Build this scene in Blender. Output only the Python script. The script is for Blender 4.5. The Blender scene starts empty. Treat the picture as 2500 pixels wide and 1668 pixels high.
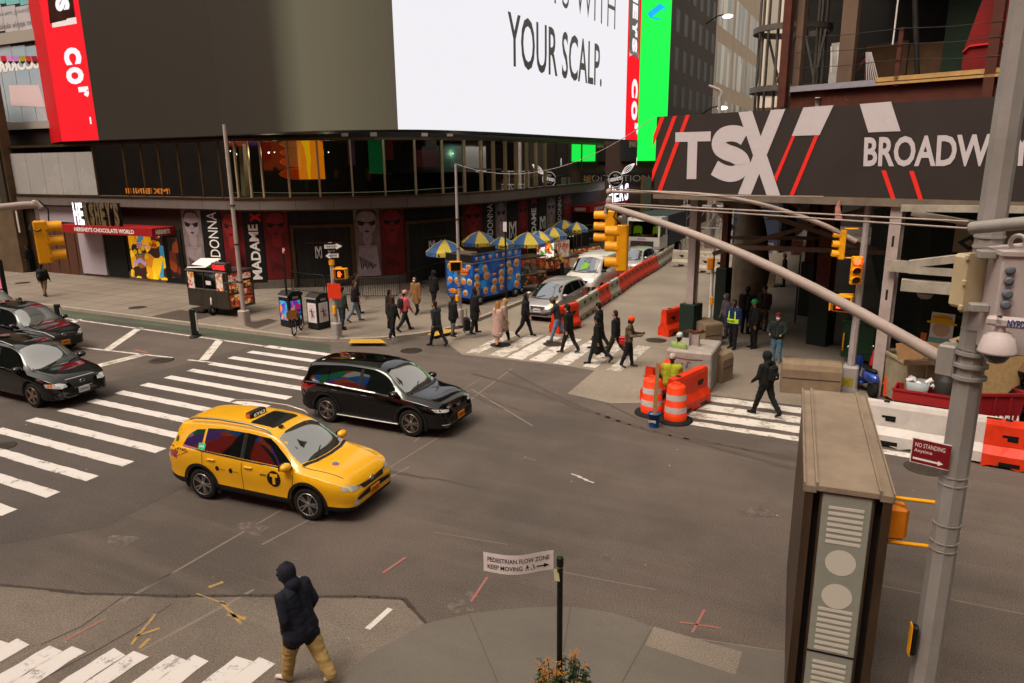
import bpy,bmesh,math,random
import numpy as np
from math import sin,cos,pi,radians,tan,atan2,hypot
from mathutils import Vector,Matrix,noise
from mathutils.bvhtree import BVHTree
random.seed(7)
S=bpy.context.scene
C=S.collection

# ------------------------------------------------------------------ camera, world, sun, exposure
CAMH=6.85
FPX,PITCH,ROLL,YAW=1753.16,.2473318,.0117349,-.4666094
fw=Vector((sin(YAW)*cos(PITCH),cos(YAW)*cos(PITCH),-sin(PITCH)))
r0=Vector((cos(YAW),-sin(YAW),0));d0=fw.cross(r0)
rt=cos(ROLL)*r0+sin(ROLL)*d0;dn=-sin(ROLL)*r0+cos(ROLL)*d0
cam=bpy.data.cameras.new("camera");cam_o=bpy.data.objects.new("camera",cam);C.objects.link(cam_o)
cm=Matrix((rt,-dn,-fw)).transposed().to_4x4();cm.translation=(0,0,CAMH)
cam_o.matrix_world=cm
cam.sensor_width=36;cam.lens=FPX/2500*36;cam.clip_end=2000;cam.clip_start=.1
S.camera=cam_o
SUN_EL,SUN_AZ=radians(58),radians(200)
w=bpy.data.worlds.new("World");S.world=w;w.use_nodes=True
nt=w.node_tree;bg=nt.nodes['Background']
sky=nt.nodes.new('ShaderNodeTexSky');sky.sky_type='NISHITA';sky.sun_disc=False
sky.sun_elevation=SUN_EL;sky.sun_rotation=SUN_AZ;sky.dust_density=4;sky.air_density=1.2;sky.ozone_density=.6
hs=nt.nodes.new('ShaderNodeHueSaturation');hs.inputs['Saturation'].default_value=.12
tn=nt.nodes.new('ShaderNodeMix');tn.data_type='RGBA';tn.blend_type='MULTIPLY';tn.inputs[0].default_value=1
tn.inputs[7].default_value=(1.0,.895,.765,1)
nt.links.new(sky.outputs[0],hs.inputs['Color']);nt.links.new(hs.outputs[0],tn.inputs[6]);nt.links.new(tn.outputs[2],bg.inputs[0])
bg.inputs[1].default_value=.15
sl=bpy.data.lights.new("sun",'SUN');sl.energy=.7;sl.angle=radians(25);sl.color=(1,.92,.82)
so=bpy.data.objects.new("sun",sl);C.objects.link(so)
so.rotation_euler=Vector((-sin(SUN_AZ)*cos(SUN_EL),-cos(SUN_AZ)*cos(SUN_EL),-sin(SUN_EL))).to_track_quat('-Z','Y').to_euler()
S.view_settings.view_transform='Standard';S.view_settings.look='None'
S.view_settings.exposure=1.28;S.view_settings.gamma=1

TS=bpy.data.scenes.new('workshop');TC=TS.collection
def dgraph():
    with bpy.context.temp_override(scene=TS,view_layer=TS.view_layers[0]):d=bpy.context.evaluated_depsgraph_get()
    d.update();return d
# ------------------------------------------------------------------ rays: where a thing stands on the ground or on a facade
def ray(px,py):
    return((px-1250)/FPX)*rt+((py-834)/FPX)*dn+fw
O=Vector((0,0,CAMH))
def G(px,py,z=0):
    d=ray(px,py);return O+d*((z-CAMH)/d.z)
def onY(px,py,Y):
    d=ray(px,py);return O+d*(Y/d.y)
def onX(px,py,X):
    d=ray(px,py);return O+d*(X/d.x)
def D(px,py,dist):
    d=ray(px,py);return O+d*(dist/hypot(d.x,d.y))
def zat(px,py,p):
    return D(px,py,hypot(p[0],p[1])).z
def onP(px,py,p,ang):
    n=Vector((-sin(ang),cos(ang),0));d=ray(px,py);return O+d*(n.dot(Vector(p[:2]+(0,))if isinstance(p,tuple)else Vector((p.x,p.y,0)))/n.dot(d))
def A3(p,z):return Vector((p[0],p[1],z))

# ------------------------------------------------------------------ materials
MATS={}
def lin(h):
    if isinstance(h,(tuple,list)):return tuple(h)+(1,)if len(h)==3 else tuple(h)
    v=[int(h[i:i+2],16)/255 for i in(0,2,4)]
    return tuple(c/12.92 if c<=.04045 else((c+.055)/1.055)**2.4 for c in v)+(1,)
def mat(name,col,rough=.6,metal=0,var=.0,vs=8,bump=0,bs=60,emit=0,coat=0,spec=.28,col2=None,trans=0,stretch=None):
    if name in MATS:return MATS[name]
    m=bpy.data.materials.new(name);m.use_nodes=True;n=m.node_tree;b=n.nodes['Principled BSDF']
    c=lin(col);b.inputs['Base Color'].default_value=c;b.inputs['Roughness'].default_value=rough
    b.inputs['Metallic'].default_value=metal;b.inputs['Specular IOR Level'].default_value=spec
    if coat:b.inputs['Coat Weight'].default_value=coat;b.inputs['Coat Roughness'].default_value=.04
    if trans:b.inputs['Transmission Weight'].default_value=trans
    if emit and name.startswith('screen'):b.inputs['Base Color'].default_value=(.01,.01,.01,1);b.inputs['Specular IOR Level'].default_value=.1
    if emit:b.inputs['Emission Color'].default_value=c;b.inputs['Emission Strength'].default_value=emit
    if var or bump:
        tc=n.nodes.new('ShaderNodeTexCoord');src=tc.outputs['Object']
        if stretch:
            mp=n.nodes.new('ShaderNodeMapping');mp.inputs['Scale'].default_value=stretch;n.links.new(src,mp.inputs[0]);src=mp.outputs[0]
    if var:
        nz=n.nodes.new('ShaderNodeTexNoise');nz.inputs['Scale'].default_value=vs;nz.inputs['Detail'].default_value=8;nz.inputs['Roughness'].default_value=.65
        n.links.new(src,nz.inputs['Vector'])
        cr=n.nodes.new('ShaderNodeValToRGB');cr.color_ramp.elements[0].position=.3;cr.color_ramp.elements[1].position=.7
        c2=lin(col2)if col2 else tuple(min(1,x*(1+var))for x in c[:3])+(1,)
        cr.color_ramp.elements[0].color=tuple(x*(1-var)for x in c[:3])+(1,)if not col2 else c
        cr.color_ramp.elements[1].color=c2
        n.links.new(nz.outputs['Fac'],cr.inputs[0]);n.links.new(cr.outputs[0],b.inputs['Base Color'])
        rr=n.nodes.new('ShaderNodeMapRange');rr.inputs[3].default_value=max(0,rough-.08);rr.inputs[4].default_value=min(1,rough+.1)
        n.links.new(nz.outputs['Fac'],rr.inputs[0]);n.links.new(rr.outputs[0],b.inputs['Roughness'])
    if bump:
        nb=n.nodes.new('ShaderNodeTexNoise');nb.inputs['Scale'].default_value=bs;nb.inputs['Detail'].default_value=4
        bp=n.nodes.new('ShaderNodeBump');bp.inputs['Strength'].default_value=bump;bp.inputs['Distance'].default_value=.02
        n.links.new(src,nb.inputs['Vector']);n.links.new(nb.outputs['Fac'],bp.inputs['Height']);n.links.new(bp.outputs[0],b.inputs['Normal'])
    MATS[name]=m;return m

def ground_mat(name,base,dark,light,streak=.5,ang=0,fine=.35):
    """street surface: large worn patches, streaks along the traffic, small aggregate"""
    m=bpy.data.materials.new(name);m.use_nodes=True;n=m.node_tree;b=n.nodes['Principled BSDF']
    b.inputs['Roughness'].default_value=.82;b.inputs['Specular IOR Level'].default_value=.35
    tc=n.nodes.new('ShaderNodeTexCoord')
    def noi(scale,detail,rough,mp=None,rot=0):
        x=n.nodes.new('ShaderNodeTexNoise');x.inputs['Scale'].default_value=scale;x.inputs['Detail'].default_value=detail;x.inputs['Roughness'].default_value=rough
        if mp:
            k=n.nodes.new('ShaderNodeMapping');k.inputs['Scale'].default_value=mp;k.inputs['Rotation'].default_value=(0,0,rot)
            n.links.new(tc.outputs['Object'],k.inputs[0]);n.links.new(k.outputs[0],x.inputs['Vector'])
        else:n.links.new(tc.outputs['Object'],x.inputs['Vector'])
        return x.outputs['Fac']
    def mix(a,bcol,f,mode='MIX'):
        x=n.nodes.new('ShaderNodeMix');x.data_type='RGBA';x.blend_type=mode
        for sock,v in((x.inputs[6],a),(x.inputs[7],bcol)):
            if isinstance(v,tuple):sock.default_value=v
            else:n.links.new(v,sock)
        if isinstance(f,float):x.inputs[0].default_value=f
        else:n.links.new(f,x.inputs[0])
        return x.outputs[2]
    def ramp(f,a,bb,lo=0,hi=1):
        x=n.nodes.new('ShaderNodeMapRange');x.inputs[1].default_value=a;x.inputs[2].default_value=bb;x.inputs[3].default_value=lo;x.inputs[4].default_value=hi
        n.links.new(f,x.inputs[0]);return x.outputs[0]
    c=mix(lin(base),lin(dark),ramp(noi(.22,5,.6),.42,.62))
    c=mix(c,lin(light),ramp(noi(1,6,.6,(.12,1.6,1),ang),.5,.72,0,streak))
    c=mix(c,lin(dark),ramp(noi(1,5,.6,(.06,1.1,1),ang+.35),.55,.7,0,streak*.9))
    c=mix(c,lin(light),ramp(noi(1,7,.65,(.05,7,1),ang-.5),.63,.7,0,streak*.5))
    c=mix(c,lin(dark),ramp(noi(1.7,8,.7),.56,.72,0,.5))
    fn=n.nodes.new('ShaderNodeTexNoise');fn.inputs['Scale'].default_value=45;fn.inputs['Detail'].default_value=5;fn.inputs['Roughness'].default_value=.8
    n.links.new(tc.outputs['Object'],fn.inputs['Vector'])
    c=mix(c,ramp_col(n,fn.outputs['Fac'],.5-fine,.5+fine),1.0,'MULTIPLY')
    n.links.new(c,b.inputs['Base Color'])
    bp=n.nodes.new('ShaderNodeBump');bp.inputs['Strength'].default_value=.35;bp.inputs['Distance'].default_value=.01
    n.links.new(fn.outputs['Fac'],bp.inputs['Height']);n.links.new(bp.outputs[0],b.inputs['Normal'])
    MATS[name]=m;return m
def ramp_col(n,f,lo,hi):
    x=n.nodes.new('ShaderNodeValToRGB');x.color_ramp.elements[0].position=.34;x.color_ramp.elements[1].position=.66
    x.color_ramp.elements[0].color=(lo*2,lo*2,lo*2,1);x.color_ramp.elements[1].color=(hi*1.25,hi*1.25,hi*1.25,1)
    n.links.new(f,x.inputs[0]);return x.outputs[0]
def worn(name,col,amount=.5,scale=3.,fine=14,rough=.75,under='5b5048'):
    """paint that has worn through to the road in a pattern of its own"""
    m=bpy.data.materials.new(name);m.use_nodes=True;n=m.node_tree;b=n.nodes['Principled BSDF'];b.inputs['Roughness'].default_value=rough
    tc=n.nodes.new('ShaderNodeTexCoord')
    a=n.nodes.new('ShaderNodeTexNoise');a.inputs['Scale'].default_value=scale;a.inputs['Detail'].default_value=9;a.inputs['Roughness'].default_value=.72
    f=n.nodes.new('ShaderNodeTexNoise');f.inputs['Scale'].default_value=fine;f.inputs['Detail'].default_value=6;f.inputs['Roughness'].default_value=.75
    n.links.new(tc.outputs['Object'],a.inputs[0]);n.links.new(tc.outputs['Object'],f.inputs[0])
    ad=n.nodes.new('ShaderNodeMath');ad.operation='MULTIPLY_ADD';ad.inputs[1].default_value=.55
    n.links.new(f.outputs[0],ad.inputs[0]);n.links.new(a.outputs[0],ad.inputs[2])
    mr=n.nodes.new('ShaderNodeMapRange');t=.58+.32*amount;mr.inputs[1].default_value=t-.06;mr.inputs[2].default_value=t+.06
    mr.inputs[3].default_value=1;mr.inputs[4].default_value=0
    mr2=n.nodes.new('ShaderNodeMapRange');mr2.inputs[1].default_value=t-.06;mr2.inputs[2].default_value=t+.06
    n.links.new(ad.outputs[0],mr2.inputs[0])
    x=n.nodes.new('ShaderNodeMix');x.data_type='RGBA';x.inputs[6].default_value=lin(col)if amount<.9 else lin(col);x.inputs[7].default_value=lin(under)
    n.links.new(mr2.outputs[0],x.inputs[0])
    n.links.new(x.outputs[2],b.inputs['Base Color'])
    MATS[name]=m;return m

# ------------------------------------------------------------------ mesh builder
I4=Matrix.Identity(4)
TXT={}
def text_geo(s,bold=0.0):
    k=(s,bold)
    if k in TXT:return TXT[k]
    cu=bpy.data.curves.new('t','FONT');cu.body=s;cu.size=1;cu.offset=bold;cu.resolution_u=3;cu.fill_mode='FRONT'
    o=bpy.data.objects.new('t',cu);TC.objects.link(o)
    dg=dgraph()
    me=bpy.data.meshes.new_from_object(o.evaluated_get(dg))
    v=[(a.co.x,a.co.y)for a in me.vertices];f=[tuple(p.vertices)for p in me.polygons]
    # quick facing check: make the faces look along +z
    if f:
        ar=0
        for p in f:
            for i in range(len(p)):
                a,b=v[p[i]],v[p[(i+1)%len(p)]];ar+=a[0]*b[1]-b[0]*a[1]
        if ar<0:f=[p[::-1]for p in f]
    bpy.data.objects.remove(o);bpy.data.curves.remove(cu);bpy.data.meshes.remove(me)
    x0=min(a[0]for a in v);x1=max(a[0]for a in v);y0=min(a[1]for a in v);y1=max(a[1]for a in v)
    TXT[k]=([((a[0]-x0)/(x1-x0),(a[1]-y0)/(y1-y0))for a in v],f);return TXT[k]
def frame(o,u,v):
    u=Vector(u).normalized();v=Vector(v);n=u.cross(v).normalized();v=n.cross(u)
    m=Matrix((u,v,n)).transposed().to_4x4();m.translation=Vector(o);return m
def cat(pts,n):
    """Catmull-Rom through tuples"""
    out=[]
    for i in range(len(pts)-1):
        p0,p1,p2,p3=pts[max(i-1,0)],pts[i],pts[i+1],pts[min(i+2,len(pts)-1)]
        for k in range(n):
            t=k/n
            out.append(tuple(.5*((2*b)+(c-a)*t+(2*a-5*b+4*c-d)*t*t+(3*b-a-3*c+d)*t**3)for a,b,c,d in zip(p0,p1,p2,p3)))
    out.append(tuple(pts[-1]));return out
class MB:
    def __init__(s):s.v=[];s.f=[];s.mi=[];s.sm=[];s.mats=[];s.M=I4
    def _m(s,m):
        if m not in s.mats:s.mats.append(m)
        return s.mats.index(m)
    def add(s,vs,fs,m,sm=False,T=None):
        X=s.M@T if T else s.M;o=len(s.v)
        s.v+=[X@Vector(v)for v in vs];i=s._m(m)
        for f in fs:s.f.append(tuple(k+o for k in f));s.mi.append(i);s.sm.append(sm)
        return s
    def box(s,x0,x1,y0,y1,z0,z1,m,b=0,T=None):
        if x0>x1:x0,x1=x1,x0
        if y0>y1:y0,y1=y1,y0
        if z0>z1:z0,z1=z1,z0
        if not b:
            v=[(x,y,z)for z in(z0,z1)for x,y in((x0,y0),(x1,y0),(x1,y1),(x0,y1))]
            return s.add(v,[(3,2,1,0),(4,5,6,7),(0,1,5,4),(1,2,6,5),(2,3,7,6),(3,0,4,7)],m,False,T)
        b=min(b,(x1-x0)*.45,(y1-y0)*.45,(z1-z0)*.45)
        v=[]
        for z,q in((z0,1),(z0+b,0),(z1-b,0),(z1,1)):
            e=b if q else 0
            v+=[(x0+b,y0+e,z),(x1-b,y0+e,z),(x1-e,y0+b,z),(x1-e,y1-b,z),(x1-b,y1-e,z),(x0+b,y1-e,z),(x0+e,y1-b,z),(x0+e,y0+b,z)]
        f=[(7,6,5,4,3,2,1,0),(24,25,26,27,28,29,30,31)]
        for r in range(3):
            for k in range(8):f.append((r*8+k,r*8+(k+1)%8,r*8+8+(k+1)%8,r*8+8+k))
        return s.add(v,f,m,False,T)
    def cyl(s,p0,p1,r0,m,r1=None,n=12,caps=True,sm=True):
        p0,p1=Vector(p0),Vector(p1);r1=r0 if r1 is None else r1
        a=(p1-p0).normalized();u=a.orthogonal().normalized();w_=a.cross(u)
        v=[]
        for p,r in((p0,r0),(p1,r1)):
            for k in range(n):t=2*pi*k/n;v.append(p+u*cos(t)*r+w_*sin(t)*r)
        s.add(v,[(k,(k+1)%n,n+(k+1)%n,n+k)for k in range(n)],m,sm)
        if caps:s.add(v,[tuple(range(n))[::-1],tuple(range(n,2*n))],m)
        return s
    def tube(s,pts,r,m,n=8,sm=True):
        pts=[Vector(p)for p in pts];rs=r if isinstance(r,(list,tuple))else[r]*len(pts);v=[];u=None
        for i,p in enumerate(pts):
            a=(pts[min(i+1,len(pts)-1)]-pts[max(i-1,0)]).normalized()
            u=a.orthogonal().normalized()if u is None else(u-a*u.dot(a)).normalized();w_=a.cross(u)
            for k in range(n):t=2*pi*k/n;v.append(p+(u*cos(t)+w_*sin(t))*rs[i])
        f=[(i*n+k,i*n+(k+1)%n,(i+1)*n+(k+1)%n,(i+1)*n+k)for i in range(len(pts)-1)for k in range(n)]
        s.add(v,f,m,sm);L=(len(pts)-1)*n
        return s.add(v,[tuple(range(n))[::-1],tuple(range(L,L+n))],m)
    def lathe(s,prof,m,n=20,T=None,sm=True,caps=True):
        v=[(r*cos(2*pi*k/n),r*sin(2*pi*k/n),z)for r,z in prof for k in range(n)]
        f=[(i*n+k,i*n+(k+1)%n,(i+1)*n+(k+1)%n,(i+1)*n+k)for i in range(len(prof)-1)for k in range(n)]
        s.add(v,f,m,sm,T)
        if caps:s.add(v,[tuple(range(n))[::-1],tuple(range((len(prof)-1)*n,len(prof)*n))],m,False,T)
        return s
    def prism(s,poly,h,m,T=None,z0=0,caps=True):
        n=len(poly);ar=sum(poly[i][0]*poly[(i+1)%n][1]-poly[(i+1)%n][0]*poly[i][1]for i in range(n))
        if ar<0:poly=poly[::-1]
        v=[(p[0],p[1],z0)for p in poly]+[(p[0],p[1],z0+h)for p in poly]
        f=[(i,(i+1)%n,n+(i+1)%n,n+i)for i in range(n)]
        if caps:f+=[tuple(range(n))[::-1],tuple(range(n,2*n))]
        return s.add(v,f,m,False,T)
    def poly(s,pts,m,T=None):return s.add(pts,[tuple(range(len(pts)))],m,False,T)
    def ell(s,c,r,m,n=12,k=8,T=None):
        c=Vector(c);r=(r,r,r)if not isinstance(r,(tuple,list))else r
        v=[(c.x,c.y,c.z-r[2])]
        for i in range(1,k):
            a=-pi/2+pi*i/k
            v+=[(c.x+r[0]*cos(a)*cos(2*pi*j/n),c.y+r[1]*cos(a)*sin(2*pi*j/n),c.z+r[2]*sin(a))for j in range(n)]
        v.append((c.x,c.y,c.z+r[2]));f=[]
        for j in range(n):f.append((0,1+(j+1)%n,1+j))
        for i in range(k-2):
            for j in range(n):f.append((1+i*n+j,1+i*n+(j+1)%n,1+(i+1)*n+(j+1)%n,1+(i+1)*n+j))
        L=len(v)-1
        for j in range(n):f.append((1+(k-2)*n+j,1+(k-2)*n+(j+1)%n,L))
        return s.add(v,f,m,True,T)
    def grid(s,rows,m,sm=True,close=False):
        n=len(rows[0]);v=[p for r in rows for p in r];f=[]
        for i in range(len(rows)-1):
            for k in range(n if close else n-1):f.append((i*n+k,i*n+(k+1)%n,(i+1)*n+(k+1)%n,(i+1)*n+k))
        return s.add(v,f,m,sm)
    def text(s,t,T,wd,ht,m,bold=.0,off=.006,shear=0,mirror=False):
        """letters filling a wd x ht rectangle whose lower left corner is T's origin"""
        v,f=text_geo(t,bold)
        vs=[((((1-a)if mirror else a)*wd+b*ht*shear),b*ht,off)for a,b in v]
        return s.add(vs,[p[::-1]for p in f]if mirror else f,m,False,T)
    def obj(s,name,parent=None,loc=None,rot=0,wc=False):
        if wc:
            q=parent
            while q.parent:q=q.parent
            iv=q.matrix_basis.inverted();s.v=[iv@v for v in s.v]
        me=bpy.data.meshes.new(name);me.from_pydata([tuple(v)for v in s.v],[],s.f)
        for m in s.mats:me.materials.append(m)
        me.polygons.foreach_set('material_index',s.mi);me.polygons.foreach_set('use_smooth',s.sm);me.update()
        o=bpy.data.objects.new(name,me);C.objects.link(o)
        if parent:o.parent=parent
        if loc is not None:o.location=loc;o.rotation_euler=(0,0,rot)
        return o
def tag(o,label,catg,group=None):
    o['label']=label;o['category']=catg
    if group:o['group']=group
    return o
def thing(name,label,catg,loc=(0,0,0),rz=0,group=None):
    o=bpy.data.objects.new(name,None);C.objects.link(o);o.location=loc;o.rotation_euler=(0,0,rz);o.empty_display_size=.2
    return tag(o,label,catg,group)
def struct(o,stuff=False):o['kind']='stuff' if stuff else 'structure';return o
def dup(r,loc,rz=None,label=None):
    def cp(o,par):
        c=o.copy();C.objects.link(c)
        if par:c.parent=par
        for ch in list(o.children):cp(ch,c)
        return c
    c=cp(r,None);c.location=loc
    if rz is not None:c.rotation_euler=(0,0,rz)
    if label:c['label']=label
    return c
def rotz(a):return Matrix.Rotation(a,4,'Z')
def tr(*p):return Matrix.Translation(Vector(p))

# shared materials
M={}
def mk(k,*a,**kw):M[k]=mat(k.replace('_',' '),*a,**kw)
mk('black','0d0d0c',.5);mk('rubber','12110f',.85,var=.2,vs=20);mk('steel','8e8a85',.35,.9,var=.15,vs=5)
mk('grey_paint','8d8482',.55,var=.12,vs=4,bump=.1);mk('dark_steel','2a2724',.5,.6,var=.2);mk('white','c9c4c0',.6,var=.06)
mk('white_text','dad5d0',.6);mk('yellow','d9930c',.45,var=.1,vs=6);mk('red','a3141a',.5);mk('orange','d8340c',.5,var=.12,vs=6)
mk('concrete','857768',.85,var=.18,vs=5,bump=.3);mk('dark_green','16241c',.6,var=.2);mk('glass','0c0e0d',.05,spec=.6)
mk('brown_steel','4a2317',.75,var=.3,vs=3);mk('wood','8a6a45',.8,var=.25,vs=6,stretch=(1,1,8));mk('chrome','b8b6b2',.12,1)
# ------------------------------------------------------------------ the setting: street surfaces and markings
ground_mat('asphalt','695d54','554b44','786c61',.45,.12,.42)
ground_mat('asphalt_new','5b514a','4e453f','645a52',.3,.0,.4)
ground_mat('street_concrete','968979','83766a','a4977f',.4,1.5)
ground_mat('walk_concrete','8b7e70','7c7063','968a7b',.3,0)
ground_mat('plaza_concrete','6d655c','5d564e','7a7269',.2,.4,.2)
ground_mat('patch','7d7064','675c52','8b7f72',.45,.5)
ground_mat('bike_green','4c553f','42433a','626d55',.7,0)
def sheet(name,pts,z,m):
    b=MB();b.poly([(p[0],p[1],z)for p in pts],M_(m));return struct(b.obj(name))
def M_(k):return MATS.get(k)or M[k]
def arc(c,r,a0,a1,n=10):return[(c[0]+r*cos(radians(a0+(a1-a0)*i/n)),c[1]+r*sin(radians(a0+(a1-a0)*i/n)))for i in range(n+1)]
def ccw(pts):
    a=sum(pts[i][0]*pts[(i+1)%len(pts)][1]-pts[(i+1)%len(pts)][0]*pts[i][1]for i in range(len(pts)));return pts if a>0 else pts[::-1]
sheet('road',[(-400,-60),(400,-60),(400,500),(-400,500)],0,'asphalt')
KX,KY=-15.1,21.0           # kerb lines of the two streets at the corner
edge47=[(KX,25.5),(-15.6,24),(-13,21.75),(-9,21.95),(-6.6,21.6),(-5.4,22.6)]
sheet('side_street',ccw(edge47+[(-5.0,30),(-5.2,200),(KX,200)]),.004,'street_concrete')
cx47=[(G(1450,915).x,G(1450,915).y)]
b=MB();bp=[(-7.9,21.7),(-6.6,20.1),(-5.4,20.6),(-5.4,22.4),(-6.6,21.9)]
for px in((1480,905),(1400,955),(1470,985),(1560,1000),(1600,965),(1560,925)):pass
ramp=[tuple(G(*q)[:2])for q in((1455,903),(1385,962),(1490,985),(1585,985),(1640,955),(1560,915))]
sheet('pavement_ramp',ccw(ramp),.008,'street_concrete')
sheet('new_asphalt',ccw([(-60,9.4),(-15.0,9.4),(-14.6,16.2),(-15.6,19.9),(-20.5,19.9),(-20.9,9.4+.2),(-60,9.6)]),.004,'asphalt_new')if 0 else None
new_a=[tuple(G(*q)[:2])for q in((0,985),(395,905),(640,838),(760,852),(1000,900),(880,1010),(640,1100),(250,1290),(0,1330))]
sheet('new_asphalt',ccw(new_a),.003,'asphalt_new')
# kerbed sidewalk in front of the corner building
kerb=[(-90,KY),(-20.4,KY)]+arc((-20.4,26.2),5.2,-88,0,14)[0:]
kerb=[(p[0],p[1])for p in kerb]+[(-15.1,200)]
wk=kerb+[(-60,200),(-90,60)]
b=MB();b.prism(ccw(wk),.13,M_('walk_concrete'),z0=0);o=b.obj('sidewalk');struct(o)
b=MB();pk=[Vector((p[0],p[1],0))for p in kerb]
for i in range(len(pk)-1):
    a,c=pk[i],pk[i+1];t=(c-a).normalized();n=Vector((t.y,-t.x,0));T=frame(a,t,(0,0,1))
    b.add([a+n*.012,c+n*.012,c+n*.012+Vector((0,0,.136)),a+n*.012+Vector((0,0,.136)),a-n*.16+Vector((0,0,.136)),c-n*.16+Vector((0,0,.136))],[(0,1,2,3),(3,2,5,4)],mat('kerb stone','8f8577',.7,var=.2,vs=3))
struct(b.obj('kerb'))
# joints between the sidewalk flags
b=MB();jm=mat('joint','4b4239',.9)
for x in[-74+1.52*i for i in range(36)]:
    b.box(x-.012,x+.012,KY+.3,28.4,.1305,.1335,jm)
for y in(22.5,24.05,25.6,27.1):b.box(-74,-20.6,y-.012,y+.012,.1302,.133,jm)
for y in[27.5+1.5*i for i in range(20)]:b.box(-20.4,-15.4,y-.012,y+.012,.1305,.1335,jm)
for x in(-19.2,-17.6):b.box(x-.012,x+.012,27,60,.1302,.133,jm)
struct(b.obj('sidewalk_joints'))
# cellar hatches, dark stains
b=MB();dk=mat('hatch steel','4a4038',.6,.3,var=.3,vs=6)
b.add([G(368,773,.135),G(440,756,.135),G(520,770,.135),G(455,788,.135)],[(0,3,2,1)],dk)
b.add([G(597,795,.135),G(655,778,.135),G(680,783,.135),G(625,803,.135)],[(0,3,2,1)],dk)
struct(b.obj('cellar_hatches'))
# bike lane and road paint
b=MB();b.poly([(-90,19.9,.005),(-17.6,19.95,.005),(-18.4,20.9,.005),(-90,20.95,.005)],M_('bike_green'));struct(b.obj('bike_lane'))
worn('paint','bfb8b3',1.0,2.2,16,under='6a6058');worn('paint_worn','b9b0a6',.62,1.6,8,under='857a6e');worn('paint_old','bdb5ac',.8,2.2,10,under='81766a')
def rag(x0,x1,y0,y1,ax,jit=.02,seg=.22,z=.012):
    """a painted bar with slightly uneven edges; ax is the long axis"""
    rnd=random.Random(int((x0*13.7+y0*7.1)*1000)&0xffff);P=[]
    L=(x1-x0)if ax=='x' else(y1-y0);n=max(2,int(L/seg))
    for side in(0,1):
        r=range(n+1)if side==0 else range(n,-1,-1)
        for i in r:
            t=i/n;j=rnd.uniform(-jit,jit);e=rnd.uniform(-jit,jit)*1.5 if i in(0,n)else 0
            P.append((x0+L*t+e,(y1 if side else y0)+j,z)if ax=='x' else((x0 if side else x1)+j,y0+L*t+e,z))
    return P
b=MB()
for k in range(-9,11):
    y=10.69+.884*k;b.poly(rag(-20.5,-15.18,y,y+.31,'x',.012),M_('paint'))
struct(b.obj('crosswalk'))
b=MB()
for i,(x,ya)in enumerate(((-13.4,4.35),(-12.3,4.6),(-11.15,4.85),(-10.24,5.12),(-9.33,5.46),(-8.45,5.77),(-7.57,6.14))):
    w_=.30
    b.poly(rag(x,x+w_,1.5,ya,'y',.015),M_('paint'));b.poly(rag(x+w_+.006,x+.62,1.5,ya+.12,'y',.02),M_('paint'))
struct(b.obj('near_crosswalk'))
b=MB()
for x0,x1 in((-13.0,-12.5),(-12.05,-11.45),(-11.3,-10.68),(-10.45,-9.85),(-9.5,-8.95),(-8.45,-7.98),(-7.55,-7.05)):
    b.poly(rag(x0,x1,22.03,25.6,'y',.03,z=.012),M_('paint_worn' if x0<-11.8 or x0>-8.7 else 'paint_old'))
struct(b.obj('side_crosswalk'))
b=MB()
for y0,y1 in((20.2,20.68),(19.37,19.9),(18.63,19.15),(18.06,18.36)):b.poly(rag(-4.25,1.6,y0,y1,'x',.025),M_('paint_old'))
struct(b.obj('far_crosswalk'))
b=MB()
def seg(p,q,wd,m,z=.01):
    p,q=Vector((p[0],p[1],z)),Vector((q[0],q[1],z));t=(q-p).normalized()*1;n=Vector((-t.y,t.x,0))*wd/2
    b.add([p-n,q-n,q+n,p+n],[(0,1,2,3)],m)
pm=M_('paint_old')
seg((-60,19.82),(-20.3,19.66),.12,pm)
g2=lambda*q:tuple(G(*q)[:2])
seg(g2(100,838),g2(421,874),.12,pm);seg(g2(459,879),g2(523,886.5),.12,pm)
for p,q in(((193,780),(142,804)),((341,801),(262,855)),((537,831),(497,880))):seg(g2(*p),g2(*q),.32,pm)
seg(g2(351,866),(g2(235,895)),.45,pm)
seg(g2(897,1537),g2(953,1487),.1,pm)
struct(b.obj('lane_lines'))
# cracks, patches and sprayed survey marks of the near street
cr=[tuple(G(*q)[:2])for q in((0,1428),(100,1438),(200,1450),(300,1452),(400,1456),(520,1456),(640,1455),(760,1457),(900,1458),(985,1462),(1010,1490),(1045,1525))]
sheet('repaired_lane',ccw(cr+[tuple(G(*q)[:2])for q in((820,1668),(820,1900),(0,1900))]),.0035,'patch')
b=MB();cm_=mat('tar seam','3a322c',.7)
for i in range(len(cr)-1):
    for k in range(4):
        p=Vector(cr[i]).lerp(Vector(cr[i+1]),k/4);q=Vector(cr[i]).lerp(Vector(cr[i+1]),(k+1.08)/4);seg((p[0],p[1]+random.uniform(-.01,.01)),(q[0],q[1]+random.uniform(-.01,.01)),random.uniform(.05,.09),cm_,.007)
for pl in(((300,1458),(200,1530),(100,1575)),((420,1475),(330,1535),(230,1592),(120,1650)),((0,915),(160,885),(330,845)),((1000,935),(1150,960),(1290,1010)),((950,1150),(1000,1158),(1040,1172))):
    for p,q in zip(pl,pl[1:]):seg(g2(*p),g2(*q),.022,cm_,.0065)
struct(b.obj('street_seams'))
b=MB();ysp=worn('spray yellow','9c7a34',.7,9,30,under='6f6459');rsp=worn('spray red','9c4b40',.65,9,30,under='6f6459')
for p,q,w_ in(((510,1435),(545,1422),.07),((480,1450),(560,1480),.025),((540,1470),(590,1525),.05),((555,1500),(600,1512),.07),((320,1575),(380,1500),.05),((330,1555),(390,1535),.05),((340,1585),(365,1560),.06)):seg(g2(*p),g2(*q),w_,ysp,.009)
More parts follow.
